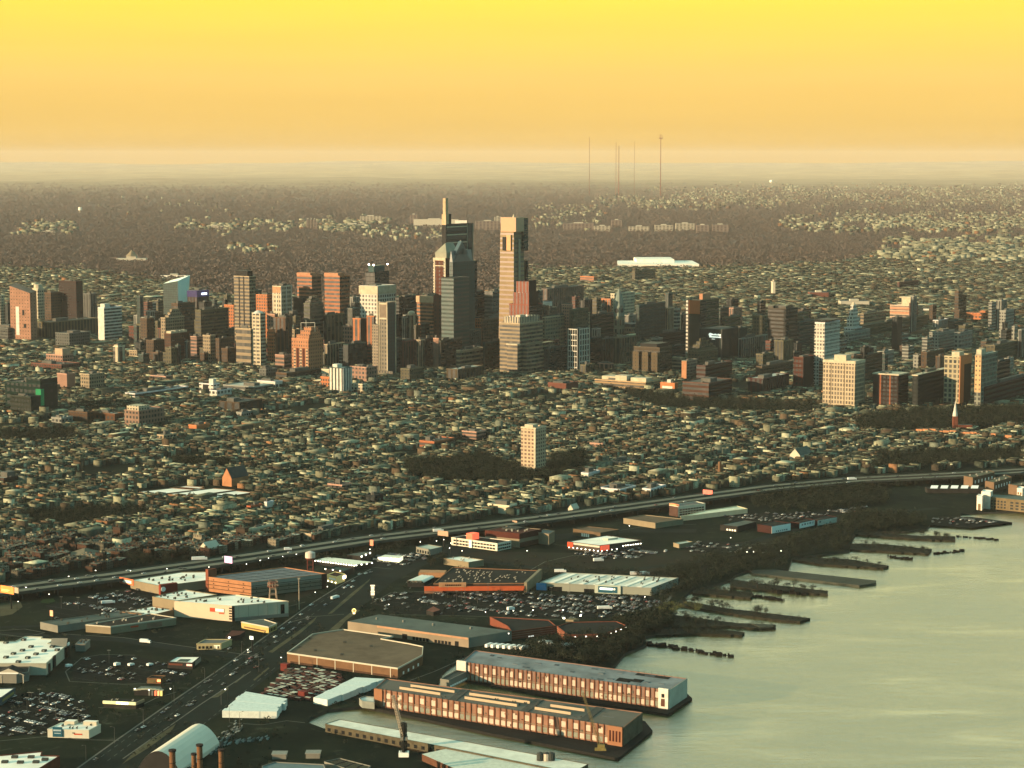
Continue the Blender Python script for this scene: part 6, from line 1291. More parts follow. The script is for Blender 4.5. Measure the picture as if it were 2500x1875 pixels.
for u,v,wd,hh,m_,lab in ((1060,550,100,34,trimm,'wide white institutional block behind the tallest skyscraper'),(1110,548,60,26,roofw,'white hall right behind the tallest skyscraper'),(1010,546,18,48,farp,'grey tower block left of the wide white institutional block'),(905,540,52,30,farw,'cream campus block in the far woods left of the tallest skyscraper'),(860,552,70,16,farw,'low cream campus wing in the far woods'),(752,556,6,44,farp,'first of four thin tower blocks in the far woods'),(760,556,6,44,farp,'second of four thin tower blocks in the far woods'),(768,556,6,44,farp,'third of four thin tower blocks in the far woods'),(774,557,5,36,farp,'fourth of four thin tower blocks in the far woods'),
    (1190,560,60,44,farp,'pinkish block left of the tapered skyscraper top'),(1215,545,18,36,farw,'small grey tower left of the tapered skyscraper top'),(1412,560,75,34,farp,'broad brownish block in the distance right of the tapered skyscraper'),(1505,552,26,34,farp,'narrow brownish block right of the broad brownish one'),(1470,562,40,26,farw,'pale low block in the distance at centre right'),(1560,562,50,24,farw,'first of the pale apartment blocks in the distance right of centre'),(1620,562,44,30,farw,'second of the pale apartment blocks in the distance right of centre'),(1672,560,46,34,farw,'third of the pale apartment blocks in the distance right of centre'),
    (1715,565,30,36,farp,'left half of the wide brownish slab in the distance'),(1758,565,40,38,farp,'right half of the wide brownish slab in the distance'),(1080,580,60,14,farw,'low white campus rows left of the tallest skyscraper'),(525,556,40,16,farw,'low pale blocks in the far woods left of centre'),(425,678,62,16,roofw,'long pale glasshouse in the trees above the slanted white glass tower'),(118,568,36,14,farw,'small pale block in the far woods at left'),
    (2085,745,70,26,trimm,'wide stone temple-like building in the far right district'),(2240,760,50,20,roofw,'white gabled hall in the far right district'),(1888,720,6,70,trimm,'thin stone column tower rising in the far right district'),(1998,722,46,20,M('far_brick',(.34,.14,.10),.9),'low red brick row in the far right district')):
    x,y,z_ = terr(u,v+4); s_ = F/(y*CP+H*SP); r = thing('distant_building',lab,'building',(x,y,z_)); w_=wd/s_; hh_=hh/ s_*.55 if hh<60 else hh/s_*.5
    b = MB(); b.box(-w_/2,w_/2,-15,25,0,hh_,m_,roofg); b.build('body',r); b = MB(); b.box(-w_*.15,w_*.15,-5,15,hh_,hh_+5,trimm); b.build('roof_block',r)
# ================================================================== old piers and their trees
earth = M('pier_earth',(.05,.05,.034),.95,.5,.1); slab = M('pier_concrete',(.11,.12,.09),.95,.4,.03)
FING = [('long flat bare concrete pier, the straightest of the old piers',[(1828,1391),(1860,1387),(2139,1417),(2139,1423),(2098,1429),(1838,1399)],slab),
 ('overgrown pier with a clump of bare trees just below the flat concrete pier',[(1783,1413),(1852,1424),(2021,1442),(2021,1450),(1909,1443),(1844,1438),(1783,1431)],earth),
 ('narrow overgrown pier ending in a row of piles, between two tree-lined piers',[(1700,1434),(1836,1445),(1840,1452),(1832,1459),(1690,1447)],earth),
 ('long tree-lined pier below the narrow one with piles',[(1655,1463),(1763,1483),(1978,1509),(1954,1517),(1885,1511),(1783,1497),(1715,1486),(1650,1475)],earth),
 ('pier with a pale concrete tip below the long tree-lined pier',[(1638,1500),(1803,1521),(1894,1525),(1894,1531),(1860,1534),(1783,1528),(1638,1531)],earth),
 ('lowest overgrown pier, dark and stubby, near the river bend',[(1600,1535),(1722,1534),(1818,1543),(1811,1550),(1702,1546),(1600,1550)],earth),
 ('overgrown pier with a bushy tip above the flat concrete pier',[(2072,1326),(2149,1328),(2275,1340),(2267,1351),(2170,1346),(2072,1340)],earth),
 ('short shrubby pier just above the flat concrete pier',[(1934,1360),(2068,1364),(2170,1381),(2157,1386),(2007,1377),(1934,1366)],earth),
 ('farthest of the overgrown piers, thin and dark',[(2088,1296),(2230,1307),(2332,1309),(2332,1318),(2235,1315),(2088,1304)],earth),
 ('pier crowded with parked cars and sheds near the right edge',[(2255,1263),(2373,1262),(2471,1275),(2373,1288),(2260,1281)],asph)]
def rough(pts, amp, rr):
    o = []
    for i in range(len(pts)):
        p, q = pts[i], pts[(i+1)%len(pts)]; n = max(1, int(math.dist(p,q)/9))
        for k in range(n):
            t = k/n; j = 0 if k == 0 else rr.uniform(-1,1); o.append((p[0]+(q[0]-p[0])*t+j*amp*2, p[1]+(q[1]-p[1])*t+j*amp))
    return o
rgh = random.Random(12)
FING = [(l, rough(p, .9 if m_ is earth else .15, rgh), m_) for l, p, m_ in FING]
for lab, pts, m_ in FING: pier_deck('old_pier', lab, pts, z=-.05, zb=-3.4, m=m_)
x,y,_ = G(1868,1530); r = thing('pier_slab','pale broken concrete slab on the tip of a lower old pier','slab',(x,y,0)); b = MB(); b.prism([(p[0]-x,p[1]-y) for p in PG([(1835,1524),(1888,1526),(1888,1531),(1855,1532)])],-.04,.6,slab); b.build('slab_body',r)
# ruined pile rows
def piles(label, p, q, n, hh, seed, beams=True):
    P, Q = Vector(G(*p,-2.5)), Vector(G(*q,-2.5)); rr = random.Random(seed); r = thing('ruined_pile_row',label,'pile row',tuple(P)); d = (Q-P)
    for k in range(n):
        t = k/(n-1); o = d*t+Vector((rr.uniform(-1,1),rr.uniform(-3,3),0)); b = MB(); w_ = rr.choice([.5,.7,1.6,2.4]); b.prism([(o.x-w_,o.y-w_),(o.x+w_,o.y-w_),(o.x+w_,o.y+w_),(o.x-w_,o.y+w_)],-1,hh*rr.uniform(.4,1.1),pile); b.build('pile',r)
    if beams:
        b = MB()
        for k in range(int(n*.7)): t0 = rr.random()*.95; a, c_ = d*t0, d*(t0+.05); b.prism([(a.x,a.y-.5),(c_.x,c_.y-.5),(c_.x,c_.y+.5),(a.x,a.y+.5)],hh*.3,hh*.45,pile)
        b.build('fallen_beam',r)
piles('crooked row of dark rotten piles in the river left of the wide water',(1580,1574),(1784,1605),40,3.2,1)
piles('row of dark piles continuing the narrow overgrown pier',(1838,1457),(1916,1468),22,2.6,2)
piles('thin broken line of piles off the farthest overgrown pier',(2340,1311),(2435,1319),16,1.6,3,False)
piles('scattered piles off the bushy-tipped pier',(2285,1352),(2350,1347),12,2.4,4,False)
piles('small dark pile cluster between the bushy-tipped and the shrubby pier',(2168,1361),(2228,1367),18,3,5)
piles('a few thick piles below the pier with the clump of bare trees',(1890,1448),(1960,1452),6,4,6,False)
# ------------------------------------------------------------------ trees
barkm = M('tree_bark',(.06,.048,.036),.95,.4,.4)
def leafmat(name, col, col2):
    m, nt, b = newmat(name); oi = N(nt,'ShaderNodeNewGeometry'); n1 = N(nt,'ShaderNodeTexNoise'); n1.inputs['Scale'].default_value=.12; n1.inputs['Detail'].default_value=5; nt.links.new(oi.outputs['Position'],n1.inputs[0])
    mr = N(nt,'ShaderNodeMapRange'); mr.inputs[1].default_value=.35; mr.inputs[2].default_value=.65; nt.links.new(n1.outputs[0],mr.inputs[0]); c_=mixc(nt,mr.outputs[0],col2,col)
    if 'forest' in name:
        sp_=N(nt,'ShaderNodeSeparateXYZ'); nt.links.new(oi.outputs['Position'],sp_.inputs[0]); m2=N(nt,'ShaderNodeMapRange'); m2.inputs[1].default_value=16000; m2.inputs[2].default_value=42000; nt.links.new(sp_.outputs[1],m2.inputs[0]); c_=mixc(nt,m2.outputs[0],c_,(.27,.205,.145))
    nt.links.new(c_,b.inputs['Base Color']); b.inputs['Roughness'].default_value=.95; b.inputs['Specular IOR Level'].default_value=.02
    if 'forest' in name:
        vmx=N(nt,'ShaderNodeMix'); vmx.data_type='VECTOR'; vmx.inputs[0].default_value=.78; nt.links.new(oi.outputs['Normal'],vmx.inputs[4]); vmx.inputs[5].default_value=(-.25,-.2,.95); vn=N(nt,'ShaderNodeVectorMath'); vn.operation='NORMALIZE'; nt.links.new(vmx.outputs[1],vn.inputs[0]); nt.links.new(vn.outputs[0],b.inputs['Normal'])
    return m
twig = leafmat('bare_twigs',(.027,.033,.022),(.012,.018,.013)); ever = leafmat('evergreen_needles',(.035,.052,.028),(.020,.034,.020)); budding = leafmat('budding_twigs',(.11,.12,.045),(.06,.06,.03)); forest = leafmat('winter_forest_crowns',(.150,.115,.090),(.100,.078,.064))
def tree_mesh(kind, seed):
    rr = random.Random(seed); h_ = 10.0; tb = MB(); tb.tube((0,0,0),(0,0,h_*.45),.28,.2,barkm,6)
    for k in range(6):
        a = rr.uniform(0,6.28); e = rr.uniform(.4,.9); z0 = h_*rr.uniform(.25,.5); L_ = h_*rr.uniform(.25,.42)
        tb.tube((0,0,z0),(math.cos(a)*L_*e*.8,math.sin(a)*L_*e*.8,z0+L_*.9),.13,.04,barkm,4,False)
    cb_ = MB(); n = 260 if kind != 'ever' else 320; m_ = {'bare':twig,'ever':ever,'bud':budding}[kind]
    lobes = [(rr.gauss(0,h_*.16),rr.gauss(0,h_*.16),h_*rr.uniform(.45,.85),h_*rr.uniform(.12,.22)) for _ in range(9)]
    for k in range(n):
        if kind == 'ever': zz = rr.uniform(.12,1)**1*h_; R = (h_-zz)*.27+.2; a = rr.uniform(0,6.28); rad = R*math.sqrt(rr.uniform(.3,1)); c_ = Vector((math.cos(a)*rad,math.sin(a)*rad,zz))
        else: l = rr.choice(lobes); c_ = Vector((l[0]+rr.gauss(0,l[3]*.6),l[1]+rr.gauss(0,l[3]*.6),l[2]+rr.gauss(0,l[3]*.55)))
        d = Vector((rr.gauss(0,1),rr.gauss(0,1),rr.gauss(.4,.8))).normalized(); e = d.orthogonal().normalized(); e.rotate(__import__('mathutils').Quaternion(d,rr.uniform(0,6.28)))
        L_, w_ = (rr.uniform(.5,1.1), rr.uniform(.16,.4)) if kind == 'bare' else (rr.uniform(.5,.9), rr.uniform(.3,.6))
        cb_.face([c_-d*L_, c_+e*w_, c_+d*L_],m_)
    return tb, cb_
kinds = {}
for kd, n in (('bare',4),('ever',2),('bud',2)):
    kinds[kd] = []
    for s_ in range(n):
        tb, cb_ = tree_mesh(kd, s_*17+3); nm = {'bare':'bare_tree','ever':'evergreen_tree','bud':'budding_tree'}[kd]
        o = bpy.data.objects.new(nm, None); t_ = tb.build('trunk'); c_ = cb_.build('crown'); kinds[kd].append([o,t_,c_,False])
def put_tree(kd, x, y, z, h_, label, group, rr):
    k = rr.choice(kinds[kd]); o, t_, c_, used_ = k
    if not used_: COL.objects.link(o); t_.parent = o; c_.parent = o; k[3] = True; q = o
    else:
        q = o.copy(); COL.objects.link(q)
        for ch in (t_,c_): z_ = ch.copy(); COL.objects.link(z_); z_.parent = q
    s_ = h_/10; w_ = s_*rr.uniform(.95,1.5); q.location = (x,y,z); q.scale = (w_,w_*rr.uniform(.85,1.15),s_); q.rotation_euler = (0,0,rr.uniform(0,6.28)); tag(q,label,'tree',group)
rr = random.Random(21); ntree = 0
def scatter(poly, n, rr):
    P = [p[:2] for p in PG(poly)]; xs_ = [p[0] for p in P]; ys_ = [p[1] for p in P]; o = []
    tries = 0
    while len(o) < n and tries < n*60:
        tries += 1; x = rr.uniform(min(xs_),max(xs_)); y = rr.uniform(min(ys_),max(ys_))
        if inpoly(np.array([x]),np.array([y]),P)[0]: o.append((x,y))
    return o
TREES = [([(1660,1466),(1763,1484),(1900,1503),(1895,1508),(1783,1495),(1700,1484),(1655,1475)],16,(5,11),'bare','bare tree on the long tree-lined old pier','bare trees on the long tree-lined pier'),
 ([(1860,1428),(2000,1442),(1990,1447),(1900,1442),(1790,1430)],11,(6,12),'bare','bare tree on the old pier just below the flat concrete one','bare trees on the pier below the concrete one'),
 ([(1700,1437),(1800,1445),(1800,1452),(1700,1445)],9,(4,8),'bare','low bare tree on the narrow old pier with piles','low bare trees on the narrow pier'),
 ([(1640,1503),(1800,1523),(1800,1527),(1640,1530)],18,(4,8),'bare','bare tree on the pier with the pale concrete tip','bare trees on the pier with the concrete tip'),
 ([(1605,1537),(1722,1536),(1800,1544),(1702,1545),(1605,1548)],16,(4,9),'bare','bare tree on the lowest stubby old pier','bare trees on the lowest old pier'),
 ([(2080,1328),(2260,1342),(2250,1348),(2080,1338)],18,(3,7),'bare','bush-like bare tree on the pier above the flat concrete one','bare trees on the bushy pier'),
 ([(1940,1361),(2068,1366),(2150,1381),(2010,1376)],16,(3,7),'bare','shrubby bare tree on the short pier above the flat concrete one','bare trees on the short shrubby pier'),
 ([(2095,1298),(2320,1311),(2320,1316),(2095,1303)],16,(3,8),'bare','dark low tree on the farthest old pier','trees on the farthest old pier'),
 ([(1640,1490),(1690,1480),(1700,1500),(1650,1510),(1600,1505)],8,(7,11),'bud','yellow-green budding tree where the piers leave the bank','budding trees at the foot of the piers'),
 ([(1290,1590),(1400,1570),(1500,1550),(1575,1545),(1578,1572),(1526,1592),(1498,1624),(1430,1625),(1330,1600)],62,(7,13),'bare','dark bare tree on the bank behind the far pier warehouse','bare trees on the bank behind the far pier warehouse'),
 ([(640,1538),(668,1536),(668,1543),(642,1545)],3,(4,6),'ever','round dark bush in front of the yellow-walled eatery','dark bushes in front of the yellow-walled eatery'),
 ([(1040,1365),(1090,1362),(1095,1378),(1045,1382)],10,(7,11),'bare','dark bare tree beside the white-roofed shop with beige walls','bare trees beside the white-roofed shop'),
 ([(1135,1330),(1200,1338),(1195,1344),(1130,1336)],7,(4,7),'bare','small bare tree in front of the white office wings','small bare trees before the white office'),
 ([(700,1656),(980,1680),(980,1690),(700,1662)],14,(2,4),'bare','low scrub tree along the front wall of the brown brick warehouse','scrub along the brown warehouse'),
 ([(1420,1470),(1600,1550),(1520,1560),(1400,1520)],0,(4,7),'bare','',''),
 ([(1120,1436),(1320,1444),(1320,1460),(1120,1470)],12,(4,7),'bare','dark bare tree in the wide lot in front of the blue-signed store','bare trees in the wide lot'),
 ([(400,1385),(640,1362),(640,1370),(400,1392)],0,(4,7),'bare','',''),
 ([(2000,1185),(2300,1165),(2300,1172),(2010,1192)],0,(4,7),'bare','',''),
 ([(300,1368),(500,1352),(505,1372),(310,1392)],22,(9,14),'bare','dark bare tree between the rowhouses and the elevated highway at left','bare trees above the highway at left')]
for poly, n, (h0,h1), kd, lab, grp_ in TREES:
    for (x,y) in scatter(poly, n, rr): put_tree(kd, x, y, 0, rr.uniform(h0,h1), lab, grp_, rr); ntree += 1
# ------------------------------------------------------------------ many small trees as one mass (vectorised)
def crowns(name, xy, hts, ntri, size, mat, z=None, flat=.45, spread=.42):
    n = len(xy); xy = np.asarray(xy); z = np.zeros(n) if z is None else z
    c = np.repeat(np.column_stack([xy, z]), ntri, 0); hh = np.repeat(hts, ntri)
    off = RNG.normal(0, 1, (n*ntri, 3)); off /= np.maximum(1e-6, np.linalg.norm(off, axis=1))[:, None]; off *= (RNG.random(n*ntri)**.45)[:, None]
    c[:, 0] += off[:, 0]*hh*spread; c[:, 1] += off[:, 1]*hh*spread; c[:, 2] += hh*(.58+off[:, 2]*flat)
    s = (size*hh*RNG.uniform(.6, 1.3, n*ntri))[:, None]
    a = RNG.normal(0, 1, (n*ntri, 3)); a /= np.linalg.norm(a, axis=1)[:, None]; b = np.cross(a, RNG.normal(0, 1, (n*ntri, 3))); b /= np.maximum(1e-6, np.linalg.norm(b, axis=1))[:, None]
    V = np.stack([c-a*s, c+b*s*.7, c+a*s], 1).reshape(-1, 3).astype(np.float32); nt_ = n*ntri
    me = bpy.data.meshes.new(name); me.vertices.add(nt_*3); me.vertices.foreach_set('co', V.ravel()); me.loops.add(nt_*3); me.loops.foreach_set('vertex_index', np.arange(nt_*3, dtype=np.int32))
    me.polygons.add(nt_); me.polygons.foreach_set('loop_start', np.arange(0, nt_*3, 3, dtype=np.int32)); me.materials.append(mat); me.update(calc_edges=True)
    o = bpy.data.objects.new(name, me); COL.objects.link(o); return o
WOODS = [([(1560,1470),(1700,1440),(1800,1405),(1920,1385),(1930,1362),(2070,1345),(2085,1300),(2200,1295),(2180,1270),(2060,1285),(1900,1325),(1780,1350),(1600,1400),(1680,1420),(1600,1460)],900,(5,11)),
 ([(1290,1392),(1500,1400),(1680,1405),(1660,1425),(1700,1432),(1600,1455),(1640,1500),(1600,1535),(1560,1545),(1540,1515),(1600,1490),(1650,1460),(1670,1415)],260,(4,9)),
 ([(1500,1520),(1570,1505),(1640,1482),(1640,1530),(1600,1540),(1560,1548),(1520,1545)],420,(5,10)),
 ([(1240,1600),(1290,1580),(1400,1560),(1540,1548),(1575,1555),(1526,1592),(1498,1622),(1430,1628),(1330,1608)],420,(5,11)),
 ([(1840,1212),(1930,1200),(2070,1190),(2180,1200),(2160,1235),(2040,1248),(1900,1250),(1830,1240)],700,(6,12)),
 ([(2090,1250),(2260,1262),(2255,1290),(2110,1296),(2040,1280)],420,(5,11)),
 ([(985,1135),(1080,1130),(1180,1120),(1270,1150),(1330,1158),(1350,1120),(1430,1110),(1440,1140),(1350,1180),(1230,1186),(1100,1186),(1000,1170)],1500,(9,15)),
 ([(60,1255),(240,1240),(370,1245),(365,1262),(290,1275),(240,1280),(160,1290),(60,1280)],520,(6,10)),
 ([(0,1060),(180,1055),(200,1075),(120,1085),(0,1082)],420,(8,13)),
 ([(420,1128),(560,1130),(560,1145),(420,1142)],330,(8,13)),
 ([(2080,1030),(2200,1010),(2500,1000),(2520,1040),(2400,1052),(2250,1060),(2100,1055)],1300,(10,16)),
 ([(2150,1110),(2500,1100),(2500,1130),(2300,1140),(2120,1150)],700,(8,13)),
 ([(1480,950),(1700,975),(1900,985),(2000,990),(1990,1010),(1800,1010),(1600,1000)],700,(8,14)),
 ([(190,990),(330,985),(330,1005),(200,1004)],260,(8,13)),
 ([(1000,1320),(1100,1308),(1160,1285),(1290,1280),(1300,1290),(1180,1300),(1100,1322)],160,(5,8)),
 ([(640,1385),(900,1350),(1000,1330),(1000,1340),(900,1362),(760,1382)],120,(5,9)),
 ([(1850,1215),(2050,1185),(2300,1165),(2330,1175),(2100,1205),(1900,1235)],300,(5,10))]
wx, wh_ = [], []
for poly, n, (h0,h1) in WOODS:
    p = scatter(poly, n, rr); wx += p; wh_ += [rr.uniform(h0,h1) for _ in p]
for lab, pts, m_ in FING[1:9]:
    p = scatter(pts, 110, rr); wx += p; wh_ += [rr.uniform(1.2,4.2) for _ in p]
o = crowns('woodland', wx, np.array(wh_), 46, .10, twig); tag(o,'dark bare winter woodland and brush along the river bank and in the city parks','woodland',kind='stuff')
SC = [([(0,1900),(0,1560),(700,1500),(900,1400),(1500,1330),(1640,1400),(1560,1545),(1500,1600),(1080,1640),(900,1720),(760,1740),(900,1800),(1200,1870),(1200,1900)],2600)]
sx = scatter(SC[0][0], SC[0][1], rr); sx = [p for p in sx if math.sin(p[0]/37+1)*math.sin(p[1]/53)+.4*math.sin(p[0]/11) > -.1]
o = crowns('scrub', sx, np.array([rr.uniform(.8,2.6) for _ in sx]), 9, .5, twig, spread=1.0); tag(o,'low weeds, scrub and litter along the edges of the yards and lots','scrub',kind='stuff')
# ------------------------------------------------------------------ rowhouses
EX = [PG(p) for p in [
 [(-420,1502),(-420,1522),(-160,1480),(60,1452),(300,1420),(568,1382),(900,1332),(1330,1282),(1640,1240),(1885,1207),(2088,1186),(2353,1172),(2620,1156),(2950,1142),(2950,1118),(2620,1132),(2353,1147),(2088,1160),(1885,1177),(1640,1208),(1330,1249),(900,1299),(568,1350),(300,1386),(-160,1444),(-420,1484)],
 [(60,1255),(240,1240),(370,1245),(370,1265),(290,1275),(240,1280),(160,1290),(60,1280)],
 [(985,1135),(1080,1130),(1180,1120),(1270,1150),(1330,1158),(1350,1120),(1430,1110),(1440,1140),(1350,1180),(1230,1186),(1100,1186),(1000,1170)],
 [(0,1060),(180,1055),(200,1075),(120,1085),(0,1082)],[(420,1128),(560,1130),(560,1145),(420,1142)],
 [(2080,1030),(2200,1010),(2500,1000),(2520,1040),(2400,1052),(2250,1060),(2100,1055)],[(2150,1110),(2500,1100),(2500,1130),(2300,1140),(2120,1150)],
 [(1480,950),(1700,975),(1900,985),(2000,990),(1990,1010),(1800,1010),(1600,1000)],
 [(330,1192),(500,1184),(625,1196),(620,1222),(470,1222),(330,1214)],[(550,1160),(600,1155),(600,1190),(550,1190)],[(160,1350),(252,1346),(255,1366),(165,1368)],
 [(840,1250),(850,1260),(860,1240)],[(300,1368),(500,1352),(505,1385),(310,1395)]]]
BOXES = [(t.location.x, t.location.y) for t in bpy.data.objects if t.parent is None and t.get('category') in ('building','store')]
def houses(ymin, ymax, ux, uy, bx, by):
    """units on the street grid: ux wide (along D1), uy deep (along D2)"""
    R_ = ymax*.56; a = np.arange(-R_*1.3, R_*1.3, ux); b = np.arange(ymin*.6, ymax*1.25, uy)
    A, B = np.meshgrid(a, b); A = A.ravel(); B = B.ravel()
    ia = np.floor(A/bx); ib = np.floor(B/by); fa = A-ia*bx; fb = B-ib*by
    rowgap = fa % (2*ux+9)                                            # pairs of rows back to back, then a street
    keep = (fb > 10) & (rowgap < 2*ux) & (RNG.random(len(A)) < .95)
    X = A*D1[0]+B*D2[0]; Y = A*D1[1]+B*D2[1]
    yc = Y*CP+H*SP; U = 1250+F*X/yc
    keep &= (Y > ymin) & (Y < ymax) & (U > -300) & (U < 2850)
    X, Y, A, B = X[keep], Y[keep], A[keep], B[keep]
    return X, Y
def vis(X, Y):
    v = pix(X, Y, 0)[1]; u = pix(X, Y, 0)[0]
    ok = np.ones(len(X), bool)
    # above (beyond) the highway line
    hv = np.interp(u, [p[0] for p in HWP], [p[1] for p in HWP]); ok &= v < hv-13
    for e in EX: ok &= ~inpoly(X, Y, [q[:2] for q in e])
    # rail yards, river end and dark gaps on the far left behind the skyline
    n1_ = np.sin(X/170+Y/260)*np.sin(X/95-Y/140+2)+.35*np.sin(X/41)*np.sin(Y/57)
    ok &= n1_ < .93
    # edge of the city against the woods
    edge = np.interp(u, [-300,200,420,520,700,1180,1300,1500,1800,2050,2150,2850], [650,655,690,715,730,720,655,652,650,640,612,560])
    ok &= v > edge+RNG.normal(0, 4, len(X))
    return ok
def HS(X, Y, ux, uy, hm, hs_):
    n = len(X); b = uy*np.where(RNG.random(n) < .08, .3, .503); a = ux*RNG.uniform(.34, .49, n)
    h_ = np.clip(RNG.normal(hm, hs_, n), 5.5, 22); big_ = RNG.random(n) < .012; h_[big_] *= 1.7
    return a, b, h_
RC = np.array([(.26,.26,.18),(.16,.165,.115),(.08,.09,.065),(.03,.04,.03),(.012,.022,.017),(.62,.60,.42),(.18,.15,.09),(.08,.05,.035),(.40,.38,.27)]); RP = [.12,.14,.15,.19,.20,.055,.06,.03,.055]
WC = np.array([(.10,.065,.042),(.065,.048,.034),(.17,.15,.10),(.30,.27,.18),(.05,.055,.042),(.15,.15,.115),(.26,.12,.06),(.45,.41,.29)]); WP = [.18,.22,.16,.08,.18,.12,.02,.04]
hm_, nt, b_ = newmat('rowhouse_painted')
at_ = N(nt,'ShaderNodeAttribute'); at_.attribute_name = 'tint'; g = N(nt,'ShaderNodeNewGeometry'); n1 = N(nt,'ShaderNodeTexNoise'); n1.inputs['Scale'].default_value=.3; n1.inputs['Detail'].default_value=5; nt.links.new(g.outputs['Position'],n1.inputs[0])
mr = N(nt,'ShaderNodeMapRange'); mr.inputs[1].default_value=.3; mr.inputs[2].default_value=.7; mr.inputs[3].default_value=.55; mr.inputs[4].default_value=1.1; nt.links.new(n1.outputs[0],mr.inputs[0])
vm = N(nt,'ShaderNodeVectorMath'); vm.operation='SCALE'; nt.links.new(at_.outputs['Color'],vm.inputs[0]); nt.links.new(mr.outputs[0],vm.inputs[3])
# rows of small dark windows on the walls
spn = N(nt,'ShaderNodeSeparateXYZ'); nt.links.new(g.outputs['Position'],spn.inputs[0]); nrm_ = N(nt,'ShaderNodeSeparateXYZ'); nt.links.new(g.outputs['Normal'],nrm_.inputs[0])
tg_ = mth(nt,'SUBTRACT',mth(nt,'MULTIPLY',spn.outputs[0],.84),mth(nt,'MULTIPLY',spn.outputs[1],.54)); tg2 = mth(nt,'ADD',mth(nt,'MULTIPLY',spn.outputs[0],.54),mth(nt,'MULTIPLY',spn.outputs[1],.84))
wu = mth(nt,'LESS_THAN',mth(nt,'FRACT',mth(nt,'DIVIDE',mth(nt,'ADD',tg_,tg2),2.6)),.42); wv = mth(nt,'LESS_THAN',mth(nt,'FRACT',mth(nt,'DIVIDE',mth(nt,'SUBTRACT',spn.outputs[2],1.0),3.1)),.48)
vert = mth(nt,'LESS_THAN',mth(nt,'ABSOLUTE',nrm_.outputs[2]),.3); msk = mth(nt,'MULTIPLY',mth(nt,'MULTIPLY',wu,wv),vert)
nt.links.new(mixc(nt,mth(nt,'MULTIPLY',msk,.75),vm.outputs[0],(.025,.03,.03)),b_.inputs['Base Color']); b_.inputs['Roughness'].default_value=.9; b_.inputs['Specular IOR Level'].default_value=.03
def boxes(name, X, Y, z0, a, b, h_, rc, wc, mat, rot=None):
    n = len(X); c_, s_ = (D1[0], D1[1]) if rot is None else (math.cos(rot), math.sin(rot)); P = []
    for sx, sy in ((-1,-1),(1,-1),(1,1),(-1,1)): P.append((X+sx*a*c_-sy*b*s_, Y+sx*a*s_+sy*b*c_))
    V = np.zeros((n, 8, 3), np.float32)
    for k in range(4): V[:,k,0], V[:,k,1], V[:,k,2] = P[k][0], P[k][1], z0-1; V[:,k+4,0], V[:,k+4,1], V[:,k+4,2] = P[k][0], P[k][1], z0+h_
    FI = np.array([[0,1,5,4],[1,2,6,5],[2,3,7,6],[3,0,4,7],[4,5,6,7]]); idx = (np.arange(n)[:,None,None]*8+FI[None]).reshape(-1).astype(np.int32)
    me = bpy.data.meshes.new(name); me.vertices.add(n*8); me.vertices.foreach_set('co', V.ravel()); me.loops.add(n*20); me.loops.foreach_set('vertex_index', idx); me.polygons.add(n*5); me.polygons.foreach_set('loop_start', np.arange(0,n*20,4,dtype=np.int32))
    me.materials.append(mat); at2 = me.attributes.new('tint','FLOAT_COLOR','FACE'); C4 = np.ones((n,5,4),np.float32); C4[:,:4,:3] = wc[:,None]; C4[:,4,:3] = rc; at2.data.foreach_set('color', C4.ravel()); me.update(calc_edges=True)
    o = bpy.data.objects.new(name, me); COL.objects.link(o); return o
RC = RC*np.array([.80,.82,.77]); WC = WC*np.array([.90,1.02,.98])
def pick(C_, P_, n, jit=.12):
    k = RNG.choice(len(C_), n, p=np.array(P_)/sum(P_)); return C_[k]*RNG.uniform(1-jit,1+jit,(n,1))
allX=[];allY=[];alla=[];allb=[];allh=[]
for (y0,y1,ux,uy,bx,by) in ((1950,3300,14,6.2,111,131),(3300,5200,15,8.5,117,140),(5200,9600,19,14,141,160)):
    X,Y = houses(y0,y1,ux,uy,bx,by); k = vis(X,Y); X,Y = X[k],Y[k]; a,b,h_ = HS(X,Y,ux,uy,7.6,1.1); allX.append(X);allY.append(Y);alla.append(a);allb.append(b);allh.append(h_)
X=np.concatenate(allX);Y=np.concatenate(allY);a=np.concatenate(alla);b=np.concatenate(allb);h_=np.concatenate(allh)
far_ = Y > 7000; h_[far_] *= 1.15
u,v = pix(X,Y,h_); inside = (u>4)&(u<2496)
order = np.argsort(Y+np.where(inside,0,1e6)); ind = order[:300]; rest = np.ones(len(X),bool); rest[ind]=False
# street patches: each block shares a habit of roof colour, single houses deviate
rc = pick(RC,RP,len(X)); wc = pick(WC,WP,len(X)); blk = (np.floor((X*D1[0]+Y*D1[1])/122)*31+np.floor((X*D2[0]+Y*D2[1])/78)*17).astype(int)
ca = X*D1[0]+Y*D1[1]; cb2 = X*D2[0]+Y*D2[1]; run = (np.floor(ca/14).astype(int)*7919+np.floor(cb2/np.where(Y>5200,52,27)).astype(int)*104729)%20011
runc = pick(RC,RP,20011); km = RNG.random(len(X)) < .62; rc[km] = runc[run[km]]*RNG.uniform(.85,1.12,(km.sum(),1))
rc = np.power(rc,1.18)*1.12; br_ = RNG.uniform(.6,1.25,4001)[np.abs(blk)%4001]; rc *= br_[:,None]
z0 = np.maximum(0, tz(X,Y)*(Y>8500))
o = boxes('rowhouse_mass',X[rest],Y[rest],z0[rest],a[rest],b[rest],h_[rest],rc[rest],wc[rest],hm_); tag(o,'dense sea of small flat-roofed rowhouses filling the city between the highway and the woods','rowhouses',kind='stuff')
NH = len(X)
nb = 420; ks = RNG.integers(0,NH,nb); bX,bY = X[ks]+RNG.normal(0,4,nb),Y[ks]+RNG.normal(0,4,nb)
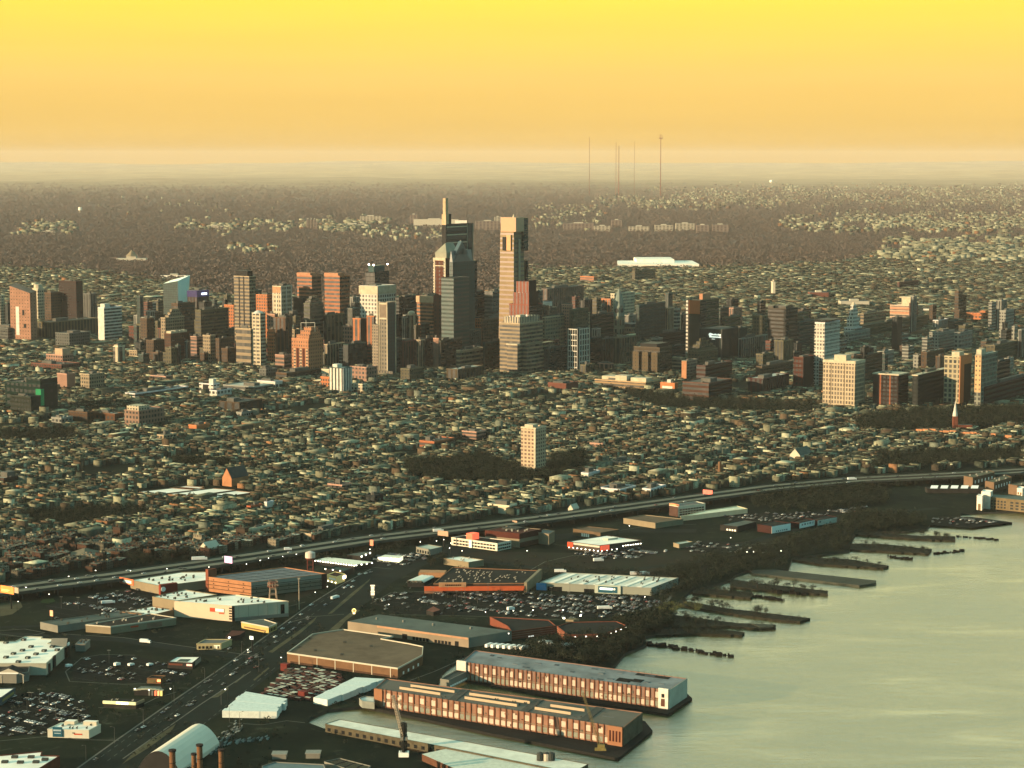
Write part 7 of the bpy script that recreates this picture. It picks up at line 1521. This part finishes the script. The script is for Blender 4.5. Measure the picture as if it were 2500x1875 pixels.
o = boxes('large_roof_mass',bX,bY,z0[ks],RNG.uniform(5,12,nb)*np.clip(bY/3300,.8,1.8),RNG.uniform(8,20,nb)*np.clip(bY/3300,.8,1.8),RNG.uniform(8.5,13,nb),pick(RC,[2,1.5,.8,.6,.6,1.6,.8,.3,1.4],nb),pick(WC,WP,nb)*1.1,hm_); tag(o,'scattered larger schools, workshops and halls with broad flat roofs among the rowhouses','large roofs',kind='stuff')
# small things on the roofs: stair huts, vents
sel = RNG.random(NH) < .30; sel &= Y < 4300
hx = X[sel]+RNG.uniform(-3,3,sel.sum())*.8; hy = Y[sel]+RNG.uniform(-3,3,sel.sum())*.8
o = boxes('roof_hut_mass',hx,hy,h_[sel],RNG.uniform(.6,1.8,sel.sum()),RNG.uniform(.6,1.8,sel.sum()),RNG.uniform(1,2.8,sel.sum()),pick(RC,RP,sel.sum()),pick(WC,WP,sel.sum()),hm_); tag(o,'stair huts, chimneys and vents scattered over the rowhouse roofs','roof huts',kind='stuff')
# the 300 nearest rowhouses as things
VAR = [('pale grey roof and brick walls',(.34,.35,.26),(.17,.09,.06)),('dark tar roof and brick walls',(.045,.055,.048),(.14,.08,.05)),('pale roof and cream walls',(.32,.32,.24),(.36,.32,.22)),('brown roof and brown walls',(.16,.13,.085),(.12,.085,.06)),('grey roof and grey walls',(.18,.19,.145),(.20,.19,.14)),('bright white roof and tan walls',(.55,.54,.42),(.26,.22,.14))]
pr = []
for nm_, rcol, wcol in VAR:
    wm_ = FAC('g',wcol,2.6,3.1,.42,.5); rm_ = M('rowhouse_roof_'+nm_.split()[0]+nm_.split()[-2], rcol, .95, .4, .3)
    q = bpy.data.objects.new('rowhouse',None); b1 = MB(); b1.prism([(-.5,-.5),(.5,-.5),(.5,.5),(-.5,.5)],0,1,wm_,top=False); w1 = b1.build('wall')
    b2 = MB(); b2.box(-.5,.5,-.5,.5,.97,1.03,wm_,rm_); b2.box(-.3,-.12,.1,.3,1.03,1.22,wm_); b2.box(.2,.3,-.3,-.2,1.03,1.12,unitm); r1 = b2.build('roof'); pr.append([q,w1,r1,False])
    uvl = w1.data.uv_layers[0].data                                  # walls in metres for a 7.5 x 14 x 8.6 m house
    for p_ in w1.data.polygons:
        L_ = 13 if abs(p_.normal.y) > .5 else 6.5
        for li, q_ in zip(p_.loop_indices, ((0,0),(L_,0),(L_,8.6),(0,8.6))): uvl[li].uv = q_
for i in ind:
    k = random.choices(range(6),[5,4,3,3,3,1])[0]; q,w1,r1,us = pr[k]
    if not us:
        COL.objects.link(q); w1.parent = q; r1.parent = q; pr[k][3] = True; o = q
    else:
        o = q.copy(); COL.objects.link(o)
        for ch in (w1,r1): c2 = ch.copy(); COL.objects.link(c2); c2.parent = o
    o.location = (X[i],Y[i],0); o.scale = (2*a[i],2*b[i],h_[i]); o.rotation_euler = (0,0,math.radians(-33)); tag(o,'small rowhouse with a %s, near the elevated highway'%VAR[k][0],'rowhouse','rowhouses with %s'%VAR[k][0])
for q,w1,r1,us in pr:
    if not us: bpy.data.objects.remove(w1); bpy.data.objects.remove(r1)
for kd in kinds.values():
    for o_,t_,c_,us in kd:
        if not us: bpy.data.objects.remove(t_); bpy.data.objects.remove(c_)
# street trees among the houses
n = 19000; k = RNG.integers(0,NH,n); tx = X[k]+RNG.normal(0,9,n); ty = Y[k]+RNG.normal(0,9,n)
o = crowns('street_trees', np.column_stack([tx,ty]), RNG.uniform(6,12,n)*np.where(ty>5200,1.25,1), 16, .15, twig, z=z0[k]); tag(o,'bare street trees scattered between the rowhouses','street trees',kind='stuff')
# ------------------------------------------------------------------ special roofs among the rowhouses
for k,(pts,lab) in enumerate((([(333,1202),(392,1207),(500,1194),(440,1190)],'upper left one of the four long white sheds among the rowhouses'),([(410,1207),(462,1212),(575,1197),(520,1193)],'middle one of the four long white sheds among the rowhouses'),([(465,1215),(500,1221),(618,1203),(575,1199)],'lower right one of the four long white sheds among the rowhouses'),([(415,1192),(470,1196),(500,1190),(450,1187)],'smallest, farthest one of the four long white sheds among the rowhouses'))):
    Bld('long_white_shed',lab,'shed',pts,7,M('orange_end_wall',(.40,.25,.15),.9),roofw,rim=.3)
for lab,u_,v_,w_,d_,eh,rh,wm_,rm_ in (('big dark gabled church with a brick end among the rowhouses at left','575',1183,16,34,11,13,wbrick,M('slate_roof',(.08,.10,.095),.7)),('white gabled church standing above the highway at right','1955',1124,16,40,10,9,trimm,M('grey_green_roof',(.17,.21,.175),.9)),('white arched-roof hall above the highway at left','512',1352,11,20,8,6,trimm,trimm),('white gabled chapel left of centre above the highway','1400',1250,7,14,5,5,trimm,trimm)):
    x,y,_ = G(float(u_),v_); r = thing('gabled_church' if 'hall' not in lab else 'arched_hall',lab,'church' if 'hall' not in lab else 'hall',(x,y,0)); r.rotation_euler=(0,0,math.radians(-33)); hw_,hd = w_/2,d_/2
    b = MB(); b.box(-hw_,hw_,-hd,hd,0,eh,wm_); b.face([(-hw_,-hd,eh),(hw_,-hd,eh),(0,-hd,eh+rh)],wm_); b.face([(hw_,hd,eh),(-hw_,hd,eh),(0,hd,eh+rh)],wm_); b.build('wall',r)
    b = MB(); b.face([(hw_+.5,-hd-.3,eh-.4),(hw_+.5,hd+.3,eh-.4),(0,hd+.3,eh+rh+.1),(0,-hd-.3,eh+rh+.1)],rm_); b.face([(-hw_-.5,hd+.3,eh-.4),(-hw_-.5,-hd-.3,eh-.4),(0,-hd-.3,eh+rh+.1),(0,hd+.3,eh+rh+.1)],rm_); b.build('roof',r)
x,y,_ = G(208,1362); r = thing('pyramid_roof_hall','low hall with a wide tan pyramid roof among the rowhouses at lower left','hall',(x,y,0)); r.rotation_euler=(0,0,math.radians(-33)); b = MB(); b.box(-16,16,-18,18,0,4,wgr); b.build('wall',r)
b = MB(); q=[(-18,-20,4),(18,-20,4),(18,20,4),(-18,20,4)]
for i in range(4): b.face([q[i],q[(i+1)%4],(0,0,11)],M('tan_shingle_roof',(.27,.25,.17),.9))
b.build('roof',r)
x,y,_ = G(1757,1165); r = thing('brick_chimney','tall brown brick chimney above the highway at right centre','chimney',(x,y,0)); b = MB(); b.tube((0,0,0),(0,0,zat(x,y,1127)),3,2.2,wbr,8); b.build('shaft',r)
x,y,_ = G(2345,1068); r = thing('orange_terrace','long low row of orange-lit terraced houses below the church spire','terrace',(x,y,0)); r.rotation_euler=(0,0,math.radians(-33))
for k in range(14): b = MB(); b.box(-70+11*k,-60+11*k,-7,7,0,9+(k%3),M('orange_terrace_wall',(.60,.28,.13),.9,.3,.2),roofb); b.build('terrace_house',r)
# ------------------------------------------------------------------ far city and far woods
def terrv(X,Y): return tz(X,Y)
pts = []
ZN = [(1560,2560,452,505,2400,.8),(1900,2560,520,572,1500,.7),(1450,1900,478,512,700,.7),(2150,2560,585,640,1500,.8),(430,720,545,562,160,.8),(730,960,540,566,240,.8),(30,190,545,572,110,.8),(1300,1480,500,560,150,.6),(200,700,475,530,60,.5),(880,1120,560,580,90,.5),(1950,2560,470,520,500,.5),(560,680,604,612,40,.6)]
Tcache = {}
def terrm(u,v):
    cx_=(u-1250)/F; cz_=-(v-937.5)/F; dy=CP+SP*cz_; dz=-SP+CP*cz_; t=np.full(len(u),6000.0); done=np.zeros(len(u),bool)
    while (~done).any() and t.max()<78000:
        hit=(H+dz*t<tz(cx_*t,dy*t)); done|=hit; t=np.where(done,t,t+60); 
    return cx_*t, dy*t, done
FX=[];FY=[];FS=[]
for u0,u1,v0,v1,n,s_ in ZN:
    u = u0+(u1-u0)*RNG.beta(1.5,1.5 if u1<2500 else 1.0,n*2); v = v0+(v1-v0)*RNG.beta(2,2,n*2)+RNG.normal(0,5,n*2); cl = np.sin(u/31)*np.sin(v/7+u/90)+RNG.normal(0,.5,n*2); kk = cl>-.1; u,v = u[kk][:n],v[kk][:n]
    x,y,d = terrm(u,v); FX.append(x[d]);FY.append(y[d]);FS.append(np.full(d.sum(),s_))
FX=np.concatenate(FX);FY=np.concatenate(FY);FS=np.concatenate(FS); n=len(FX)
o = boxes('distant_house_mass',FX,FY,tz(FX,FY),RNG.uniform(9,26,n)*FS,RNG.uniform(8,18,n)*FS,RNG.uniform(12,24,n),pick(RC,[1,1,.4,.1,.1,1.0,.5,.1,1],n)*.80,pick(WC,[.1,.1,.5,1.4,.1,.4,.2,1.2],n)*.72,M('distant_house_paint',(.48,.45,.36),.9) if False else hm_); tag(o,'pale specks of distant houses in the wooded hills beyond the skyline','distant houses',kind='stuff')
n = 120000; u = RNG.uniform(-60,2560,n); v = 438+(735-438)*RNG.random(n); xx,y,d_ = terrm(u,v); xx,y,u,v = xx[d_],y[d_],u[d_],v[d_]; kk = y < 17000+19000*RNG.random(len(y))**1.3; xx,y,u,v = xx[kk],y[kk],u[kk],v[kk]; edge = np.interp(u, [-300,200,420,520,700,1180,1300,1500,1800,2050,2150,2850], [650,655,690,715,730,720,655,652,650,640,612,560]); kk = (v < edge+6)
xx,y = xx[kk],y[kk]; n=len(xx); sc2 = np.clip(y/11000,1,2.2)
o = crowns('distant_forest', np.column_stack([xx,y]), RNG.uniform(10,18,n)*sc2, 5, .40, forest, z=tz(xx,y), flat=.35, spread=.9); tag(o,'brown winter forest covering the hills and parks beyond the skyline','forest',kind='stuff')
# ================================================================== vehicles
carcols = [('white',(.58,.59,.54)),('silver',(.27,.29,.28)),('black',(.02,.022,.022)),('dark grey',(.08,.085,.085)),('red',(.35,.04,.03)),('blue',(.05,.09,.16))]
glass_ = M('car_glass',(.02,.025,.03),.15,.1,spec=.6); tyre = M('tyre',(.015,.015,.015),.9)
def carmesh(paint, L_=4.6, W=1.85, van=False, Hh=1.45):
    b = MB(); hl,hw_ = L_/2,W/2
    if not van:
        prof = [(-hl,.35),(-hl,.85),(-hl*.92,.95),(-hl*.5,1.0),(hl*.45,.95),(hl*.95,.8),(hl,.6),(hl,.35)]; cab = [(-hl*.72,.98),(-hl*.45,Hh),(hl*.1,Hh),(hl*.42,.97)]
    else: prof = [(-hl,.35),(-hl,Hh),(hl*.72,Hh),(hl*.95,1.3),(hl,.9),(hl,.35)]; cab = None
    for s_ in (-1,1):
        f_ = [(x,s_*hw_,z) for x,z in prof]; b.face(f_ if s_<0 else f_[::-1],paint)
    for i in range(len(prof)):
        p,q = prof[i],prof[(i+1)%len(prof)]; m_ = paint
        if van and i==2: m_ = glass_
        b.face([(p[0],-hw_,p[1]),(p[0],hw_,p[1]),(q[0],hw_,q[1]),(q[0],-hw_,q[1])][::-1],m_)
    if cab:
        w2 = hw_*.82
        for s_ in (-1,1):
            f_ = [(x,s_*(w2 if z>1.1 else hw_*.97),z) for x,z in cab]; b.face(f_ if s_<0 else f_[::-1],glass_)
        for i,m_ in ((0,glass_),(1,paint),(2,glass_)):
            p,q = cab[i],cab[i+1]; wp_,wq = (w2 if p[1]>1.1 else hw_*.97),(w2 if q[1]>1.1 else hw_*.97); b.face([(p[0],-wp_,p[1]),(p[0],wp_,p[1]),(q[0],wq,q[1]),(q[0],-wq,q[1])][::-1],m_)
    for x in (-hl*.62,hl*.62):
        for s_ in (-1,1): b.tube((x,s_*hw_*.75,.33),(x,s_*hw_*1.01,.33),.33,.33,tyre,8)
    return b
paints = [M('car_paint_'+n_.replace(' ','_'),c_,.3,.05,.5,spec=.6) for n_,c_ in carcols]
carpro = []
for p_ in paints: carpro.append([carmesh(p_).build('parked_car'),False])
spots = []
for lot,(pl,occ) in LOTS.items():
    P = [p[:2] for p in PG(pl)]; A1_ = [p[0]*D1[0]+p[1]*D1[1] for p in P]; B1_ = [p[0]*D2[0]+p[1]*D2[1] for p in P]; rr = random.Random(len(lot))
    bb_ = min(B1_)+5
    while bb_ < max(B1_):
        for dd in (0,5.4):
            aa = min(A1_); run = rr.random()
            while aa < max(A1_):
                x,y = aa*D1[0]+(bb_+dd)*D2[0], aa*D1[1]+(bb_+dd)*D2[1]; run = min(1.3,max(.0,run+rr.uniform(-.25,.25)))
                if rr.random() < occ*run*1.3 and inpoly(np.array([x]),np.array([y]),P)[0]: spots.append((y,x,lot,rr.choices(range(6),[20,22,26,24,4,6])[0],rr.choice([0,math.pi])))
                aa += 2.7
        bb_ += 17
spots.sort(); restc = []
for i,(y,x,lot,k,fl) in enumerate(spots):
    if i < 262:
        o,us = carpro[k]
        if us: o = o.copy(); COL.objects.link(o)
        carpro[k][1] = True
        o.location = (x,y,.1 if 'pier' not in lot else 0); o.rotation_euler = (0,0,math.radians(57+random.uniform(-3,3))+fl); tag(o,'%s car parked in %s'%(carcols[k][0],lot),'car','%s cars in %s'%(carcols[k][0],lot))
    else: restc.append((x,y,lot,k,fl))
roadcars = [(612,1608,4),(640,1612,2),(672,1556,0),(690,1536,0),(760,1478,0),(822,1460,0),(842,1436,0),(850,1431,0),(862,1420,0),(905,1398,1),(580,1634,2),(625,1630,4),(560,1585,1),(838,1435,1),(860,1434,0),(878,1403,0),(893,1401,0),(515,1690,3),(545,1672,2),(705,1545,2)]
rr = random.Random(31)
for a_,b_ in (((230,1860),(740,1500)),((330,1820),(760,1505)),((420,1760),(830,1450))):
    for q_ in range(11): t_ = rr.random(); roadcars.append((a_[0]+(b_[0]-a_[0])*t_+rr.uniform(-4,4), a_[1]+(b_[1]-a_[1])*t_, rr.choices(range(6),[3,3,4,4,1,1])[0]))
for j,(u_,v_,k) in enumerate(roadcars):
    x,y,_ = G(u_,v_); o,us = carpro[k]
    if us: o = o.copy(); COL.objects.link(o)
    carpro[k][1] = True
    o.name = 'driving_car'; o.location = (x,y,.1); o.rotation_euler = (0,0,math.radians(62)+(0 if j%2 else math.pi)); tag(o,'%s car driving on the wide diagonal road'%carcols[k][0],'car','%s cars driving on the wide diagonal road'%carcols[k][0])
hcars = []
rr = random.Random(77)
for j in range(90):
    i = rr.randrange(3,len(hp)-2); off = rr.choice([-15.5,-11.8,-8,8,11.8,15.5]); d = (hp[i+1]-hp[i]).normalized(); n_ = Vector((-d.y,d.x,0)); p = hp[i].lerp(hp[i+1],rr.random())+n_*off; k = rr.choices(range(6),[5,4,3,3,1,1])[0]
    if not (0 < pix(p.x,p.y,8)[0] < 2500): continue
    o,us = carpro[k]
    if us: o = o.copy(); COL.objects.link(o)
    carpro[k][1] = True
    o.name='driving_car'; o.location=(p.x,p.y,hz); o.rotation_euler=(0,0,math.atan2(d.y,d.x)); tag(o,'%s car driving on the elevated highway'%carcols[k][0],'car','%s cars driving on the elevated highway'%carcols[k][0])
for o,us in carpro:
    if not us: bpy.data.objects.remove(o)
if restc:
    pm = {k: carpro[k][0].data for k in range(6) if carpro[k][1]}
    b = MB()
    for x,y,lot,k,fl in restc:
        c_,s_ = math.cos(math.radians(57)+fl), math.sin(math.radians(57)+fl); T_ = lambda q: (x+q[0]*c_-q[1]*s_, y+q[0]*s_+q[1]*c_, q[2]+.1)
        hl,hw_ = 2.3,.92
        for f_,m_ in (([(-hl,-hw_,.3),(hl,-hw_,.3),(hl,-hw_,.85),(-hl,-hw_,.95)],0),([(hl,-hw_,.3),(hl,hw_,.3),(hl,hw_,.85),(hl,-hw_,.85)],0),([(hl,hw_,.3),(-hl,hw_,.3),(-hl,hw_,.95),(hl,hw_,.85)],0),([(-hl,hw_,.3),(-hl,-hw_,.3),(-hl,-hw_,.95),(-hl,hw_,.95)],0),([(-hl,-hw_,.95),(hl,-hw_,.85),(hl,hw_,.85),(-hl,hw_,.95)],0),
          ([(-1.7,-.88,.95),(1,-.88,.92),(.2,-.72,1.45),(-1.1,-.72,1.45)],1),([(1,-.88,.92),(1,.88,.92),(.2,.72,1.45),(.2,-.72,1.45)],1),([(1,.88,.92),(-1.7,.88,.95),(-1.1,.72,1.45),(.2,.72,1.45)],1),([(-1.7,.88,.95),(-1.7,-.88,.95),(-1.1,-.72,1.45),(-1.1,.72,1.45)],1),([(-1.1,-.72,1.45),(.2,-.72,1.45),(.2,.72,1.45),(-1.1,.72,1.45)],0)):
            b.face([T_(q) for q in f_], paints[k] if m_==0 else glass_)
    o = b.build('parked_car_mass'); tag(o,'more distant parked cars filling the lots between the stores','parked cars',kind='stuff')
# vans, buses, lorries
trk = M('white_truck_side',(.74,.75,.68),.6,.1,.4)
def truck(label, u, v, L_, hh, yaw, name='lorry', cat='lorry', m=None, z=.1):
    x,y,_ = G(u,v,z); r = thing(name,label,cat,(x,y,z)); r.rotation_euler=(0,0,math.radians(yaw)); b = MB(); b.box(-L_/2,L_/2-2.4,-1.25,1.25,.9,hh,m or trk); b.build('cargo_box',r)
    b = MB(); b.box(L_/2-2.3,L_/2,-1.2,1.2,.5,hh*.75,trk); b.box(L_/2-.02,L_/2+.03,-1.1,1.1,hh*.4,hh*.68,glass_); b.build('cab',r)
    b = MB()
    for xx_ in (-L_/2+1.2,-L_/2+2.4,L_/2-1.4):
        for s_ in (-1,1): b.tube((xx_,s_*1.0,.5),(xx_,s_*1.28,.5),.5,.5,tyre,8)
    b.box(-L_/2,L_/2-.3,-.9,.9,.5,.88,dsteel); b.build('chassis',r)
for j in range(26):
    u_,v_ = random.Random(j*5+1).choice([(240,1610),(100,1720),(160,1760),(60,1740),(1000,1480),(1150,1465),(1400,1480),(1500,1470),(1250,1478),(250,1465),(320,1455),(180,1480),(1090,1452),(1350,1460)])
    r_ = random.Random(j); x,y,_ = G(u_+r_.uniform(-45,45), v_+r_.uniform(-14,14)); o = bpy.data.objects.new('lot_light_mast',None); COL.objects.link(o); o.location=(x,y,.1)
    b = MB(); b.tube((0,0,0),(0,0,11),.16,.1,MECH,5); b.build('post',o); b = MB(); b.box(-1.4,1.4,-.2,.2,11,11.25,unitp); b.build('twin_arm',o); tag(o,'thin unlit twin-armed light mast standing among parked cars','light mast','twin-armed light masts among the parked cars')
truck('long white bus among the cars in the lot below the big-box stores',264,1474,13,3.2,20,'bus','bus')
truck('white box lorry with an orange stripe on the cross street at left',355,1570,10,3.6,-16)
truck('white van parked alone in the wide lot at left, leftmost of four',168,1629,6,2.8,57,'van','van'); truck('tall white van in the wide lot at left, second of four',286,1626,6,3.2,57,'van','van'); truck('white van in the wide lot at left, third of four',320,1626,6,2.6,57,'van','van'); truck('pale van in the wide lot at left, rightmost of four',366,1626,6,2.6,57,'van','van')
truck('white lorry in the lot right below the pale end wall of the grey warehouse yard',1476,1488,14,3.5,10); truck('white box lorry in the wide lot at centre',1247,1490,8,3.6,40)
truck('bright white bus at the road junction left of the stacked sign',818,1462,12,3.2,62,'bus','bus')
truck('white lorry trailer behind the ribbed white roof store, left one',1368,1398,12,3.6,5); truck('long white lorry trailer behind the ribbed white roof store, right one',1562,1404,20,3.8,8)
truck('white box lorry in the field right of the red-signed store',1461,1371,11,3.8,15)
truck('white lorry driving on the elevated highway left of the pink screen',487,1368,16,4,14,z=8.0); truck('small white lorry driving on the elevated highway above the water tower',703,1344,8,3.4,14,z=8.0); truck('white lorry driving on the elevated highway at centre',1070,1299,12,3.6,14,z=8.0)
truck('white lorry on the elevated highway at right before the bend',2080,1172,12,3.6,14,z=8.0)
for k in range(9): truck('%s white trailer from the left in the line behind the far pier warehouse'%['first','second','third','fourth','fifth','sixth','seventh','eighth','ninth'][k],1325+k*9,1573+k*1.2,11,3.8,57,'trailer','trailer')
for k in range(7): truck('%s trailer from the left in the shadowed line below the grey warehouse'%['first','second','third','fourth','fifth','sixth','seventh'][k],1195+k*14,1580+k*1.0,11,3.6,57,'trailer','trailer')
# ================================================================== the air
hzb = MB(); x0_,x1_,y0_,y1_,zb_,zt_ = -22000,22000,-800,80500,-20,745
hzb.box(x0_,x1_,y0_,y1_,zb_,zt_,None) if False else None
hm2 = bpy.data.materials.new('haze_air'); hm2.use_nodes = True; nt = hm2.node_tree; nt.nodes.clear(); o_ = nt.nodes.new('ShaderNodeOutputMaterial'); pv = nt.nodes.new('ShaderNodeVolumePrincipled')
pv.inputs['Color'].default_value = (1.0,.92,.80,1); pv.inputs['Density'].default_value = HAZE_DENSITY; pv.inputs['Anisotropy'].default_value = 0.0
nt.links.new(pv.outputs[0], o_.inputs['Volume'])
hb = MB(); hb.prism([(x0_,y0_),(x1_,y0_),(x1_,y1_),(x0_,y1_)],zb_,zt_,hm2); hb.face([(x0_,y0_,zb_),(x0_,y1_,zb_),(x1_,y1_,zb_),(x1_,y0_,zb_)],hm2)
ho = hb.build('haze'); tag(ho,'thin warm evening haze filling the air over the whole city','haze',kind='stuff')
import bmesh as _bm
bm_ = _bm.new(); bm_.from_mesh(ho.data); _bm.ops.remove_doubles(bm_, verts=bm_.verts, dist=.01); _bm.ops.recalc_face_normals(bm_, faces=bm_.faces); bm_.to_mesh(ho.data); bm_.free()
for o in list(bpy.data.objects):
    l = o.get('label')
    if l and len(l.replace('-',' ').replace('/',' ').split()) > 16: print('LONGLABEL', len(l.replace('-',' ').split()), l)
